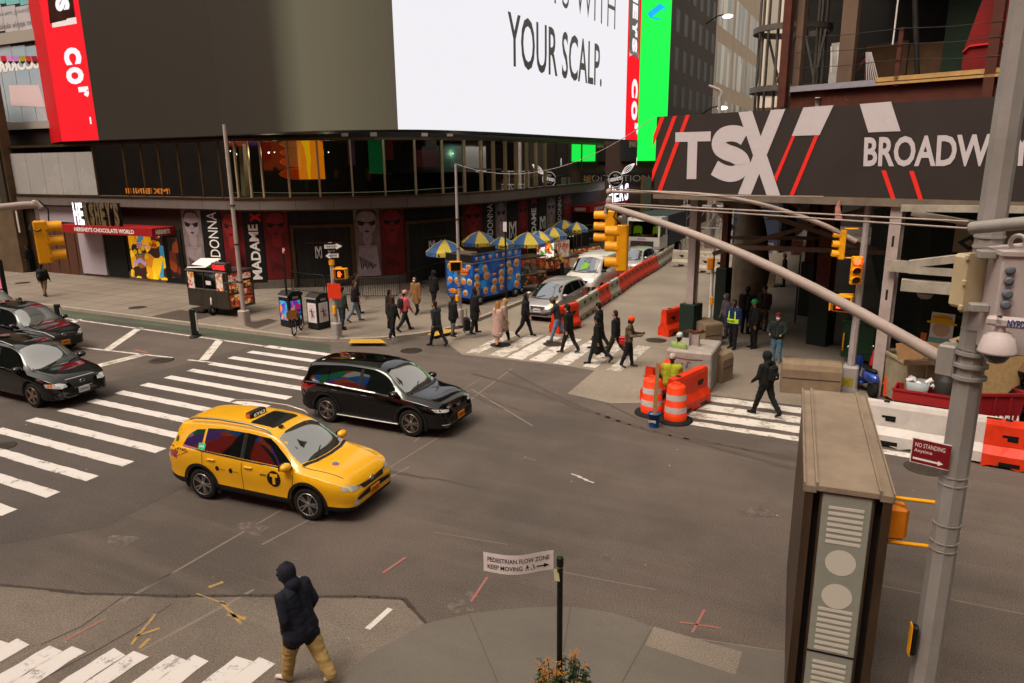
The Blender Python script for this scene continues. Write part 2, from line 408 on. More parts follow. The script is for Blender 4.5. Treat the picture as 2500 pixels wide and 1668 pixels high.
for p,q,w_ in(((935,1400),(990,1362),.05),((150,1570),(260,1510),.04),((1150,1470),(1190,1410),.04),((330,855),(360,862),.1),((1690,1545),(1720,1490),.04),((1660,1520),(1760,1535),.03)):seg(g2(*p),g2(*q),w_,rsp,.009)
struct(b.obj('survey_marks'))
# tyre polish: broad faint arcs of the turning traffic
b=MB();tp=mat('tyre polish','493f39',.7,var=.1,vs=3)
def swath(px,w_):
    pts=[Vector(g2(*q)+(0,))for q in px];pts=[Vector(p)for p in cat([tuple(p)for p in pts],8)]
    for i in range(len(pts)-1):seg(pts[i][:2],pts[i+1][:2],w_,tp,.0056+.0002*(i%2))
for px,w_ in((((1150,912),(1290,950),(1450,1010),(1700,1080),(1960,1150)),.16),(((1240,905),(1400,985),(1600,1055),(1960,1120)),.1),(((1480,985),(1600,1040),(1760,1085),(1960,1128)),.07),(((1060,935),(1150,965),(1230,1000)),.09),(((930,1150),(990,1160),(1080,1172),(1160,1190)),.05)):swath(px,w_)
struct(b.obj('tyre_marks'))
b=MB();sf=worn('scuff pale','6e635a',.62,4,30,under='675c53')
for p,q,w_ in(((0,1630),(420,1400),.03),((300,1470),(800,1180),.05),((250,1640),(620,1440),.06),((1000,1140),(640,1330),.05),((1100,1050),(760,1260),.04),((1250,900),(1010,1080),.05),((1180,920),(960,1060),.03),((1280,1380),(1600,1440),.02),((1060,1300),(1240,1330),.02),((1700,1560),(1960,1600),.03),((2100,1420),(2500,1500),.025),((1150,950),(1300,1040),.05)):seg(g2(*p),g2(*q),w_,sf,.0048)
od=worn('oil spot','453c36',.7,7,20,under='62574f')
for px,py,r in((1120,1480,.22),(1150,1455,.14),(1480,1360,.15),(880,1120,.3),(620,1290,.35),(1010,1020,.25),(1290,1120,.18),(300,1320,.3),(1850,1250,.3),(700,1100,.5)):
    p=G(px,py);b.add([(p.x+r*(1+.3*sin(3*t+px))*cos(t),p.y+r*(.7+.2*sin(2*t+py))*sin(t),.0052)for t in[2*pi*k/20 for k in range(20)]],[tuple(range(20))],od)
struct(b.obj('scuffs'))
# litter flecks and gum spots
b=MB();lt=mat('paper litter','b5aea6',.8);gm=mat('gum spot','4a413a',.9)
rl=random.Random(3)
for i in range(150):
    x,y=rl.uniform(-26,3),rl.uniform(5,27);r=rl.uniform(.008,.022);a=rl.uniform(0,pi)
    b.add([(x+r*cos(a+t)*rl.uniform(.6,1.5),y+r*sin(a+t),.017 if x>-15 or y<21 else .14)for t in(0,1.4,2.9,4.3)],[(0,1,2,3)],lt if i%3 else gm)
struct(b.obj('litter'),True)
b=MB()
for q in((1395,1158),(1410,1165),(1425,1172)):seg(g2(*q),g2(q[0]+25,q[1]+8),.04,lt,.011)
struct(b.obj('scuff'))
# near plaza
plz=[tuple(G(*q)[:2])for q in((780,1700),(900,1600),(1040,1525),(1150,1500),(1280,1486),(1400,1484),(1500,1500),(1600,1535),(1720,1570),(1960,1600))]
pz=ccw(plz+[(2.5,6.6),(2.5,-3),(-9,-3)])
b=MB();b.prism(pz,.02,M_('plaza_concrete'));struct(b.obj('plaza_pavement'))
b=MB()
for p,q in(((1145,1502),(1228,1700)),((1393,1484),(1360,1700)),((1590,1540),(1480,1740))):seg(g2(*p),g2(*q),.012,jm,.0235)
struct(b.obj('plaza_joints'))
b=MB();b.add([G(1597,1530,.023),G(1812,1592,.023),G(1795,1648,.023),G(1575,1575,.023)],[(0,3,2,1)],M_('walk_concrete'));struct(b.obj('plaza_slab'))
# the pavement under the construction shed, tactile pads
tsx=[(-6.0,21.6),(-4.9,20.75),(2.5,21.0),(16,21.2),(16,70),(-5.4,70),(-5.4,28)]
b=MB();b.prism(ccw(tsx),.015,M_('walk_concrete'));struct(b.obj('shed_pavement'))
b=MB();ym=mat('tactile yellow','a8812c',.75,var=.25,vs=8)
b.add([G(856,828,.138),G(930,828,.138),G(943,838,.138),G(850,838,.138)],[(0,3,2,1)],ym)
b.add([G(1043,816,.138),G(1085,804,.138),G(1125,805,.138),G(1060,821,.138)],[(0,3,2,1)],ym)
struct(b.obj('tactile_pads'))
# manhole covers
mh=mat('cast iron','3c332c',.55,.5,var=.25,vs=30)
def manhole(px,py,r,z,label):
    p=G(px,py,z);bb=MB();bb.lathe([(r,0),(r,.004),(r*.93,.006),(r*.9,.003)],mh,28);
    for rr in(.78,.55,.3):bb.lathe([(r*rr,.003),(r*rr,.006),(r*(rr-.1),.006),(r*(rr-.1),.003)],mh,28,caps=False)
    for k in range(12):a=pi*k/6;bb.box(.12*r,.85*r,-.008,.008,.003,.0065,mh,T=rotz(a))
    bb.lathe([(r*1.12,0),(r*1.12,.003),(r,.003)],M['grey_paint']if r>.4 else mh,28,caps=False)
    o=bb.obj('manhole_cover',None,p);tag(o,label,'manhole cover','manhole covers in the street')
for a in((394,880,.38,.006,'round iron manhole cover by the hatched lane line'),(1004,856,.36,.012,'round iron manhole cover at the kerb corner before the side crosswalk'),(1222,842,.36,.014,'dark manhole cover under the two women in pale coats'),(1351,840,.36,.014,'manhole cover between the stripes of the side crosswalk'),(6,1090,.28,.008,'small manhole cover ringed in white at the left picture edge'),(335,751,.42,.137,'brown cover in the sidewalk left of the steel food cart'),(54,691,.42,.137,'dark cover in the sidewalk beside the walking backpacker'),(1602,831,.36,.008,'faded green manhole cover on the side street by the camouflage jacket'),(2260,1143,.4,.006,'worn manhole cover in front of the white water barrier')):manhole(*a)
# ------------------------------------------------------------------ buildings
def pane_mat(name,tint,gl=.12):
    m=bpy.data.materials.new(name);m.use_nodes=True;n=m.node_tree;n.nodes.clear()
    o=n.nodes.new('ShaderNodeOutputMaterial');t=n.nodes.new('ShaderNodeBsdfTransparent');t.inputs[0].default_value=lin(tint)
    g=n.nodes.new('ShaderNodeBsdfGlossy');g.inputs['Roughness'].default_value=.03;g.inputs['Color'].default_value=(.8,.8,.78,1)
    f=n.nodes.new('ShaderNodeFresnel');f.inputs[0].default_value=1.5;x=n.nodes.new('ShaderNodeMixShader')
    a=n.nodes.new('ShaderNodeMath');a.operation='ADD';a.inputs[1].default_value=gl-.04;n.links.new(f.outputs[0],a.inputs[0])
    n.links.new(a.outputs[0],x.inputs[0]);n.links.new(t.outputs[0],x.inputs[1]);n.links.new(g.outputs[0],x.inputs[2]);n.links.new(x.outputs[0],o.inputs[0]);MATS[name]=m;return m
pane_mat('window glass','b4bcb0',.055)
class Wall:
    """a vertical facade that follows a plan line; finds where a line of sight meets it"""
    def __init__(s,pts):
        s.p=[Vector((q[0],q[1],0))for q in pts];s.s=[0]
        for a,b in zip(s.p,s.p[1:]):s.s.append(s.s[-1]+(b-a).length)
    def hit(s,px,py):
        d=ray(px,py);best=None
        for i in range(len(s.p)-1):
            a,b=s.p[i],s.p[i+1];e=b-a;den=d.x*e.y-d.y*e.x
            if abs(den)<1e-9:continue
            t=(a.x*e.y-a.y*e.x)/den;q=((d.x*t-a.x)*e.x+(d.y*t-a.y)*e.y)/e.length_squared
            lo=-9 if i==0 else-.001;hi=9 if i==len(s.p)-2 else 1.001
            if t>0 and lo<=q<=hi and(best is None or t<best[0]):best=(t,s.s[i]+q*e.length,CAMH+d.z*t)
        return best[1],best[2]
    def seg(s,q):
        for i in range(len(s.p)-1):
            if q<=s.s[i+1]or i==len(s.p)-2:return i
    def tan(s,q):i=s.seg(q);return(s.p[i+1]-s.p[i]).normalized()
    def at(s,q,z=0,off=0):
        i=s.seg(q);t=s.tan(q);p=s.p[i]+t*(q-s.s[i]);return Vector((p.x+t.y*off,p.y-t.x*off,z))
    def fr(s,q,z,off=0):return frame(s.at(q,z,off),s.tan(q+.01),(0,0,1))
    def panel(s,b,s0,s1,z0,z1,off,m,th=.05,z0b=None,z1b=None):
        """slab on the wall, its front off metres in front of the plan line"""
        q=[s0]+[x for x in s.s if s0+.01<x<s1-.01]+[s1];z0b=z0 if z0b is None else z0b;z1b=z1 if z1b is None else z1b
        R=[[s.at(x,z1+(z1b-z1)*(x-s0)/(s1-s0),off-th)for x in q],[s.at(x,z1+(z1b-z1)*(x-s0)/(s1-s0),off)for x in q],[s.at(x,z0+(z0b-z0)*(x-s0)/(s1-s0),off)for x in q],[s.at(x,z0+(z0b-z0)*(x-s0)/(s1-s0),off-th)for x in q]]
        b.grid([r for r in R],m,False)
        for k in(0,-1):b.add([r[k]for r in R],[(0,1,2,3)if k else(3,2,1,0)],m)
        return b
    def ppanel(s,b,x0,x1,yt,yb,off,m,th=.05,z0=None,z1=None):
        ym=(yt+yb)/2;a,_=s.hit(x0,ym);c,_=s.hit(x1,ym);xm=(x0+x1)/2
        z1=s.hit(xm,yt)[1]if z1 is None else z1;z0=s.hit(xm,yb)[1]if z0 is None else z0
        return s.panel(b,a,c,z0,z1,off,m,th)
    def ppoly(s,b,pts,off,m):
        P=[]
        for q in pts:a,z=s.hit(*q);P.append(s.at(a,z,off))
        b.add(P,[tuple(range(len(P)))],m)
    def ptext(s,b,t,x0,yb,x1,yt,m,bold=.02,off=.02,mirror=False):
        a,z0=s.hit(x0,yb);c,_=s.hit(x1,yb);z1=s.hit(x0,yt)[1]
        T=frame(s.at(a,z0,off),s.at(c,0)-s.at(a,0),(0,0,1));b.text(t,T,(s.at(c)-s.at(a)).length,z1-z0,m,bold,0,0,mirror)
    def vtext(s,b,t,x,wpx,ytop,ybot,m,bold=.02,off=.02,up=False):
        """letters running down the wall (turned clockwise), or up it"""
        xm=x+wpx/2;a,z1=s.hit(x,(ytop+ybot)/2);c,_=s.hit(x+wpx,(ytop+ybot)/2);zt=s.hit(xm,ytop)[1];zb=s.hit(xm,ybot)[1]
        t_=(s.at(c)-s.at(a)).normalized();wd=(s.at(c)-s.at(a)).length
        if up:T=frame(s.at(c,zb,off),(0,0,1),-t_)
        else:T=frame(s.at(a,zt,off),(0,0,-1),t_)
        b.text(t,T,zt-zb,wd,m,bold,0)
UP=Wall([(-62,27.6),(-30.2,27.6)]+[p for p in cat([(-30,27.6),(-28.4,28.0),(-26.4,28.85),(-24.4,30.15),(-22.8,31.6),(-21.4,33.8),(-20.5,36.4),(-20.2,39)],3)]+[(-20.15,50),(-20.2,57)])
LO=Wall([(-62,28.05),(-31,28.05),(-28.3,29.9),(-25.5,31.8),(-23.4,33.9),(-21.7,39.3),(-20.8,49),(-20.6,57.5)])
SC=Wall([(-43.2,27.35),(-41,27.3),(-29.8,26.95)]+[p for p in cat([(-29.6,26.93),(-26.5,26.2),(-24,26.0),(-22.2,26.08),(-20.4,26.6),(-19.0,27.45),(-18.2,28.9),(-17.7,31.3),(-17.45,33.6)],3)]+[(-17.1,51.5),(-16.95,57)])
ZL0,ZL1,ZG1,ZS=4.5,5.12,7.95,8.22
bl=thing('corner_building','dark glass fronted corner building under the huge curved screen, posters along its ground floor','building',(-30,29,0))
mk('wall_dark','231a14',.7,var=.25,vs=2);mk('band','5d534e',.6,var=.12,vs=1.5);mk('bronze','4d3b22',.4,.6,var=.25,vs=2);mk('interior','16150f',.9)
mk('mullion','a29579',.4,.5);mk('wall_black','0e100e',.6,var=.3,vs=3);mk('stone_base','5a5048',.7,var=.2,vs=4)
b=MB();LO.panel(b,0,LO.s[-1],.13,ZL0+.1,0,M['wall_dark'],.3);LO.panel(b,12,LO.s[-1],.13,.62,.05,M['stone_base'],.05);b.obj('ground_floor_wall',bl,wc=True)
b=MB();UP.panel(b,0,UP.s[-1],ZL0,ZL1-.07,.12,M['band'],.9);UP.panel(b,0,UP.s[-1],ZL1-.07,ZL1,.2,M['bronze'],.9);UP.panel(b,0,UP.s[-1],ZL0-.08,ZL0,.06,M['bronze'],.8);
for i in range(1,30):q=i*1.9+5;b.add([UP.at(q-.01,ZL0,.122),UP.at(q+.01,ZL0,.122),UP.at(q+.01,ZL1-.07,.122),UP.at(q-.01,ZL1-.07,.122)],[(0,1,2,3)],M['black'])
b.obj('ledge',bl,wc=True)
b=MB();ins=[UP.at(q,0,-5.5)for q in(0,31,36,40,45,52,UP.s[-1])]
b.poly([Vector((p.x,p.y,ZL1-.02))for p in[UP.at(q,0,-.02)for q in UP.s]+ins[::-1]],M['interior'])
b.poly([Vector((p.x,p.y,ZG1+.02))for p in[UP.at(q,0,-.02)for q in UP.s]+ins[::-1]][::-1],M['interior'])
for p,q in zip(ins,ins[1:]):b.add([(p.x,p.y,ZL1),(q.x,q.y,ZL1),(q.x,q.y,ZG1+.1),(p.x,p.y,ZG1+.1)],[(0,1,2,3)],M['interior'])
b.obj('upper_room',bl,wc=True)
b=MB();UP.panel(b,18.4,UP.s[-1],ZG1,26,0,M['wall_black'],.3);b.obj('upper_wall',bl,wc=True)
b=MB();UP.panel(b,0,UP.s[-1],ZG1-.02,ZG1+.12,.04,M['bronze'],.1);b.obj('window_head',bl,wc=True)
mul=[232,306,349,391,438,491,538,578,610,640,704,778,858,938,1013,1079,1133,1175,1205,1234,1260,1286,1309,1331,1358,1385,1420,1455,1478]
ss=[UP.hit(x,415)[0]for x in mul]
for i,(p,q)in enumerate(zip(ss,ss[1:])):
    b=MB();UP.panel(b,p,q,ZL1,ZG1,-.01,M_('window glass'),.0);b.f=b.f[:];o=b.obj('window',bl,wc=True)
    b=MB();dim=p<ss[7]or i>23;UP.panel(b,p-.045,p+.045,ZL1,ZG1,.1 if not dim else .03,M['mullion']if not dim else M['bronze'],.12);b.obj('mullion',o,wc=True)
# white glass spandrels at the left
sp=mat('spandrel glass','8f8b88',.25,var=.08,vs=.6);spw=mat('fascia white','9b9096',.5,var=.06)
a0,a1=UP.hit(32,415)[0],ss[0]
for i in range(5):
    b=MB();UP.panel(b,a0+(a1-a0)*i/5+.012,a0+(a1-a0)*(i+1)/5-.012,ZL1+.02,ZG1-.35,.05,sp,.05);b.obj('spandrel_panel',bl,wc=True)
# things behind the glass
def inner(x,y,dep):q,z=UP.hit(x,y);t=UP.tan(q);d=ray(x,y);return UP.at(q,z)+d*(dep/max(.2,Vector((-t.y,t.x,0)).dot(d)))
b=MB();p,q=inner(462,352,.9),inner(515,478,.9);b.tube([p,q],.17,mat('concrete brace','9a8c78',.8,var=.2),4,False);p,q=inner(452,352,2.2),inner(505,478,2.2);b.tube([p,q],.12,MATS['concrete brace'],4,False);b.obj('brace',bl,wc=True)
b=MB();p=inner(592,352,.8);q=inner(600,478,.8);b.tube([p,q],.2,MATS['concrete brace'],4,False);b.obj('column',bl,wc=True)
b=MB();p=inner(362,392,1.5);q=inner(373,460,1.5);b.tube([p,q],.22,mat('inner pillar','40402f',.8),4,False);b.obj('column',bl,wc=True)
lamp=mat('lamp glow','ffcf80',emit=4.34);lampw=mat('lamp white','fff0d8',emit=1.86);redl=mat('exit red','e01818',emit=0.806)
for x,y,r,m_ in((515,371,.13,lamp),(562,369,.03,lampw),(577,377,.04,lampw),(656,373,.05,lampw),(670,372,.03,lampw),(802,372,.03,lampw),(1106,375,.03,lampw),(1246,368,.04,lampw),(1262,371,.05,lampw),(1290,370,.05,lampw)):
    b=MB();b.ell(inner(x,y,.7),r,m_,10,6);b.obj('lamp',bl,wc=True)
    pl_=bpy.data.lights.new('lamp','POINT');pl_.energy=90 if r>.1 else 16;pl_.color=(1,.8,.55);pl_.shadow_soft_size=.15;po=bpy.data.objects.new('lamp_light',pl_);C.objects.link(po);po.parent=bl;po.location=inner(x,y,1.1)-bl.location
b=MB()
for x in(394,412):
    q,z=UP.hit(x,374);T=UP.fr(q-.18,z-.22,-.5);b.text('IE' if x<400 else 'EI',T,.36,.4,redl,.05)
b.obj('exit_sign',bl,wc=True)
b=MB();q0=UP.hit(310,470)[0];q1=UP.hit(412,470)[0];z=UP.hit(360,473)[1]
b.text('MX BINI II',UP.fr(q0,z,.06),q1-q0,.3,mat('orange neon','a65c14',emit=0.217),.0,0,0,True);b.obj('window_lettering',bl,wc=True)
def paint_mat(name,cols,scale,emit=0.155,rough=.4,stretch=(1,1,1),seed=0):
    """bright picture made of irregular patches"""
    m=bpy.data.materials.new(name);m.use_nodes=True;n=m.node_tree;bs=n.nodes['Principled BSDF'];bs.inputs['Roughness'].default_value=rough
    tc=n.nodes.new('ShaderNodeTexCoord');mp=n.nodes.new('ShaderNodeMapping');mp.inputs['Scale'].default_value=stretch;mp.inputs['Location'].default_value=(seed,seed*1.7,0)
    nz=n.nodes.new('ShaderNodeTexNoise');nz.inputs['Scale'].default_value=scale*.8;nz.inputs['Detail'].default_value=3
    mx=n.nodes.new('ShaderNodeMix');mx.data_type='RGBA';mx.inputs[0].default_value=.25
    v=n.nodes.new('ShaderNodeTexVoronoi');v.inputs['Scale'].default_value=scale;cr=n.nodes.new('ShaderNodeValToRGB');cr.color_ramp.interpolation='CONSTANT'
    e=cr.color_ramp.elements
    for i,c in enumerate(cols):
        k=e[i]if i<2 else e.new(i/len(cols));k.position=i/len(cols);k.color=lin(c)
    sp_=n.nodes.new('ShaderNodeSeparateColor')
    n.links.new(tc.outputs['Object'],mp.inputs[0]);n.links.new(mp.outputs[0],nz.inputs['Vector']);n.links.new(mp.outputs[0],mx.inputs[6]);n.links.new(nz.outputs['Color'],mx.inputs[7])
    n.links.new(mx.outputs[2],v.inputs['Vector']);n.links.new(v.outputs['Color'],sp_.inputs[0]);n.links.new(sp_.outputs[0],cr.inputs[0]);n.links.new(cr.outputs[0],bs.inputs['Base Color'])
    if emit:n.links.new(cr.outputs[0],bs.inputs['Emission Color']);bs.inputs['Emission Strength'].default_value=emit
    MATS[name]=m;return m
def inpanel(name,x0,x1,yt,yb,dep,m):
    b=MB();UP.ppanel(b,x0,x1,yt,yb,-dep,m,.03);return b.obj(name,bl,wc=True)
art=paint_mat('painted window reflection',['c8640c','d0220a','e0a408','2d5fc0','d8740c','1f8a4a','b81a0a','7a4fb0'],1.6,.5,stretch=(1,1,.35))  # colours reflected in the glass, painted as a glowing panel behind it
inpanel('window_reflection',726,790,341,438,.08,art)
b=MB();lipm=mat('warm painted reflection','c23a0a',.5,emit=0.155,var=.3,vs=1.2,col2='c87a10')  # warm part of the same reflection, painted on glowing ovals
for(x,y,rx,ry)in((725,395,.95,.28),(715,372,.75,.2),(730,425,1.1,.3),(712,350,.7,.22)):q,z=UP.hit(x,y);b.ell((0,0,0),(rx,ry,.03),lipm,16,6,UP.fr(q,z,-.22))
b.obj('window_reflection',bl,wc=True)
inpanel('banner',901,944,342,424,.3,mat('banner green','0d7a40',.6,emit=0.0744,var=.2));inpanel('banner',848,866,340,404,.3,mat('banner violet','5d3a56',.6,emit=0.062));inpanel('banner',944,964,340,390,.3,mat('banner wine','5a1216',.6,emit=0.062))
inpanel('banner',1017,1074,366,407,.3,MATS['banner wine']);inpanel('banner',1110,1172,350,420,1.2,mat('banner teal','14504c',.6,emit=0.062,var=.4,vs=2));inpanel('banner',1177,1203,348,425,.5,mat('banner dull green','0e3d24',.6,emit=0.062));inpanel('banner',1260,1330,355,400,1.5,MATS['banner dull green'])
b=MB();UP.ptext(b,'OIO',1268,395,1332,362,mat('dim gold','6a6a20',.5,emit=0.124),.0,-.4,True);b.obj('window_lettering',bl,wc=True)
# soffit lamps under the screen
for x in(844,909,1021,1077):
    b=MB();q,z=UP.hit(x,327);b.box(-.16,.16,-.1,.1,-.05,.05,mat('lamp box','a09686',.5),T=UP.fr(q,z-.05,.8));b.obj('soffit_lamp',bl,wc=True)
# ground floor, street front: hoarding, pillar, shop window
b=MB();ply=mat('brown hoarding','4b2c1c',.7,var=.25,vs=3,stretch=(1,1,.2))
for x0,x1 in((96,118),(119,142),(143,166),(167,189),(190,211)):LO.ppanel(b,x0+.5,x1-.5,546,668,.08,ply,.06)
b.obj('hoarding',bl,wc=True)
b=MB();LO.ppanel(b,97,234,505,542,.12,spw,.1);LO.ppanel(b,200,258,546,668,.14,spw,.1);b.obj('white_cladding',bl,wc=True)
b=MB();LO.ppanel(b,60,98,503,668,.1,mat('pillar brown','3a2a1e',.8,var=.2),.1);LO.ppanel(b,28,60,350,478,.3,mat('pillar tan','4f4030',.8,var=.2),.3)if 0 else None;b.obj('pillar',bl,wc=True)
b=MB();LO.ppanel(b,262,310,560,676,.06,M['wall_black'],.05);LO.ppanel(b,400,448,560,690,.06,M['wall_black'],.05);b.obj('entrance',bl,wc=True)
candy=paint_mat('sweets display',['7a4a10','c98a08','5b1f0e','d2a010','2a1008','b06a10','7a1f3a','2f6f8a','1c0c06','e0b020'],2.2,.35)
b=MB();LO.ppanel(b,322,404,572,680,.08,candy,.05);o=b.obj('shop_window',bl,wc=True)
b=MB();LO.ptext(b,"ERSHE",338,606,372,590,mat('pink letters','c88a90',.5,emit=0.186),.05,.1);LO.ptext(b,"OCOLATE",336,624,360,616,M['white_text'],.03,.1);q,z=LO.hit(379,596);b.ell((0,0,0),(.42,.24,.03),mat('oval orange','d8680c',.5,emit=0.186),20,6,LO.fr(q,z,.1));LO.ptext(b,"KitKat",371,601,388,592,mat('oval red','8a1408',.5),.03,.15)
LO.ppoly(b,[(392,678),(404,678),(402,633)],.1,mat('cone blue','3f9ab8',.5,emit=0.124));LO.ppoly(b,[(330,640),(345,628),(360,640),(360,650),(345,640),(330,652)],.1,mat('zigzag','b9a0c8',.5,emit=0.124));b.obj('window_lettering',o,wc=True)
b=MB()
for k in range(14):
    q,z=LO.hit(326+random.random()*76,580+random.random()*95);b.ell((0,0,0),(.16,.16,.05),mat('sweet yellow','e0ae14',.4,emit=0.186),10,6,LO.fr(q,z,.1))
b.obj('sweet',o,wc=True)
b=MB();LO.ppanel(b,416,440,580,678,.08,paint_mat('sweets display dark',['3a1608','8a3a10','1a0c06','6a2010','0e0806'],2.5,.15),.03);b.obj('shop_window',bl,wc=True)
# posters (plain faces with sunglasses), letter panels, doors
skin_g=mat('poster grey','6f625f',.5,var=.35,vs=1.6);skin_r=mat('poster red','5c1013',.5,var=.35,vs=1.6);blk=mat('poster black','0d0d0d',.5);dgr=mat('poster dark','2c211f',.5)
def poster(x0,x1,yt,yb,kind):
    b=MB();m_=skin_g if kind=='g' else skin_r;z0=.66;z1=ZL0-.12;ym=600
    LO.ppanel(b,x0,x1,yt,yb,.06,m_,.04,z0,z1);o=b.obj('poster',bl,wc=True)
    a,c=LO.hit(x0,ym)[0],LO.hit(x1,ym)[0];W=c-a;T=LO.fr(a,z0,.064);H=z1-z0
    b=MB();sk=mat('poster face grey','85767a',.5,var=.2,vs=2)if kind=='g' else mat('poster face red','7a1a1c',.5,var=.2,vs=2)
    def oval(cx,cy,rx,ry,m2,n=18,of=.0):b.add([(W*cx+W*rx*cos(2*pi*k/n),H*cy+H*ry*sin(2*pi*k/n),of)for k in range(n)],[tuple(range(n))],m2,False,T)
    oval(.5,.80,.38,.19,sk);oval(.5,.56,.2,.1,sk,of=.001)
    b.add([(W*.06,0,.002),(W*.94,0,.002),(W*.86,H*.46,.002),(W*.14,H*.46,.002)],[(0,1,2,3)],sk if kind=='g' else m_,False,T)
    hm=dgr if kind=='g' else mat('poster deep red','33090b',.5)
    b.add([(W*.08,H*.88,.003),(W*.2,H*.99,.003),(W*.5,H*1.0,.003),(W*.8,H*.99,.003),(W*.92,H*.88,.003),(W*.75,H*.95,.003),(W*.5,H*.965,.003),(W*.25,H*.95,.003)],[tuple(range(8))[::-1]],hm,False,T)
    for sx in(-1,1):
        b.add([(W*(.5+sx*.04),H*.80,.004),(W*(.5+sx*.36),H*.83,.004),(W*(.5+sx*.33),H*.765,.004),(W*(.5+sx*.16),H*.745,.004)],[(0,1,2,3)if sx>0 else(3,2,1,0)],blk,False,T)
    b.add([(W*.43,H*.80,.004),(W*.57,H*.80,.004),(W*.57,H*.79,.004),(W*.43,H*.79,.004)],[(3,2,1,0)],blk,False,T)
    b.add([(W*.46,H*.715,.003),(W*.54,H*.715,.003),(W*.51,H*.725,.003)],[(0,1,2)],hm,False,T)
    b.add([(W*.38,H*.665,.004),(W*.5,H*.685,.004),(W*.62,H*.665,.004),(W*.5,H*.645,.004)],[(3,2,1,0)],hm,False,T)
    for k in range(9):
        x=.2+.07*k;b.add([(W*x,H*(.10+.02*(k%3)),.004),(W*(x+.05),H*(.11+.02*(k%3)),.004),(W*(x-.02),H*(.3-.015*k),.004),(W*(x-.06),H*(.3-.015*k),.004)],[(0,1,2,3)],hm,False,T)
    for k in range(11):a_=pi*(.15+.7*k/10);oval(.5-.3*cos(a_),.52-.1*sin(a_),.02,.005,hm,8,.005)
    b.obj('poster_face',o,wc=True)
def letters(x0,x1,yt,yb,text,ty0,ty1,m_=None,two=None):
    b=MB();LO.ppanel(b,x0,x1,yt,yb,.06,blk,.04,.5,ZL0-.1);o=b.obj('letter_panel',bl,wc=True)
    b=MB();LO.vtext(b,text,x0+(x1-x0)*.28,(x1-x0)*.5,ty0,ty1,M['white_text'],.03 if two else 0,.07,True)
    if two:LO.vtext(b,'X',x0+(x1-x0)*.24,(x1-x0)*.56,two[0],two[1],mat('letter red','c01a1c',.5),.09,.07,True)
    b.obj('lettering',o,wc=True)
def doors(x0,x1,ytop):
    b=MB();LO.ppanel(b,x0-2,x1+2,505,690,.05,M['wall_black'],.03,.14,ZL0-.1)
    br=mat('white brick line','3a3632',.8)
    a,c=LO.hit(x0,600)[0],LO.hit(x1,600)[0];Wd=c-a
    for r in range(38):
        for sd in(0,1):
            for k in range(3):
                q=(a+.22+k*.36+random.random()*.1)if sd==0 else(c-.25-k*.36-random.random()*.1-.3)
                z=.5+r*.105;b.add([LO.at(q,z,.056),LO.at(q+.22+random.random()*.1,z,.056),LO.at(q+.22,z+.018,.056),LO.at(q,z+.018,.056)],[(0,1,2,3)],br)
    o=b.obj('door_wall',bl,wc=True)
    b=MB();zt=LO.hit((x0+x1)/2,ytop)[1]
    LO.panel(b,a,a+.18,.14,zt,.16,M['bronze'],.12);LO.panel(b,c-.18,c,.14,zt,.16,M['bronze'],.12);LO.panel(b,a+.18,c-.18,zt-.16,zt,.16,M['bronze'],.12);b.obj('door_frame',o,wc=True)
    b=MB();m1=a+Wd*.32;m2=c-Wd*.28;zb=2.55;LO.panel(b,m1-.3,m2+.2,zb,zb+.06,.1,M['bronze'],.05)
    for q in(m1,(m1+m2)/2,m2):LO.panel(b,q-.02,q+.02,.14,zb,.075,M['dark_steel'],.02)
    b.obj('door',o,wc=True)
    b=MB()
    for f in(.12,.62):T=LO.fr(m1+(m2-m1)*f,1.75,.08);b.text('M',T,(m2-m1)*.26,.62,M['white_text'],-.01);b.text('X',tr(0,0,.002)if 0 else LO.fr(m1+(m2-m1)*(f+.05),1.72,.082),(m2-m1)*.17,.68,M['white_text'],-.012)
    b.obj('lettering',o,wc=True)
poster(453,499,510,680,'g');letters(500,548,512,690,'MADONNA',518,668);poster(549,598,512,680,'r');letters(599,646,514,700,'MADAME',548,682,None,(519,542));poster(648,708,515,690,'r')
doors(712,866,548);poster(867,929,508,690,'g');poster(930,988,506,690,'r');doors(990,1129,535);poster(1131,1178,497,690,'r');letters(1180,1207,492,690,'MADONNA',498,600);poster(1209,1236,488,690,'g')
def logo(x0,x1,y0,y1):
    b=MB();LO.ppanel(b,x0,x1,490,680,.06,blk,.04,.5,ZL0-.1);o=b.obj('letter_panel',bl,wc=True);b=MB()
    for t,e in(('M',0),('X',.15)):
        a,z0=LO.hit(x0+(x1-x0)*(.15+e),y1);c,_=LO.hit(x1-(x1-x0)*(.15+e),y1);z1=LO.hit((x0+x1)/2,y0)[1];b.text(t,LO.fr(a,z0,.07),c-a,z1-z0,M['white_text'],-.01)
    b.obj('lettering',o,wc=True)
logo(1237,1262,541,582);poster(1263,1288,482,690,'r');letters(1289,1312,480,690,'MADAME',508,600,None,(484,499));logo(1313,1332,528,560);poster(1333,1354,478,690,'g');letters(1355,1372,474,690,'MADONNA',478,560);poster(1373,1392,474,690,'r')
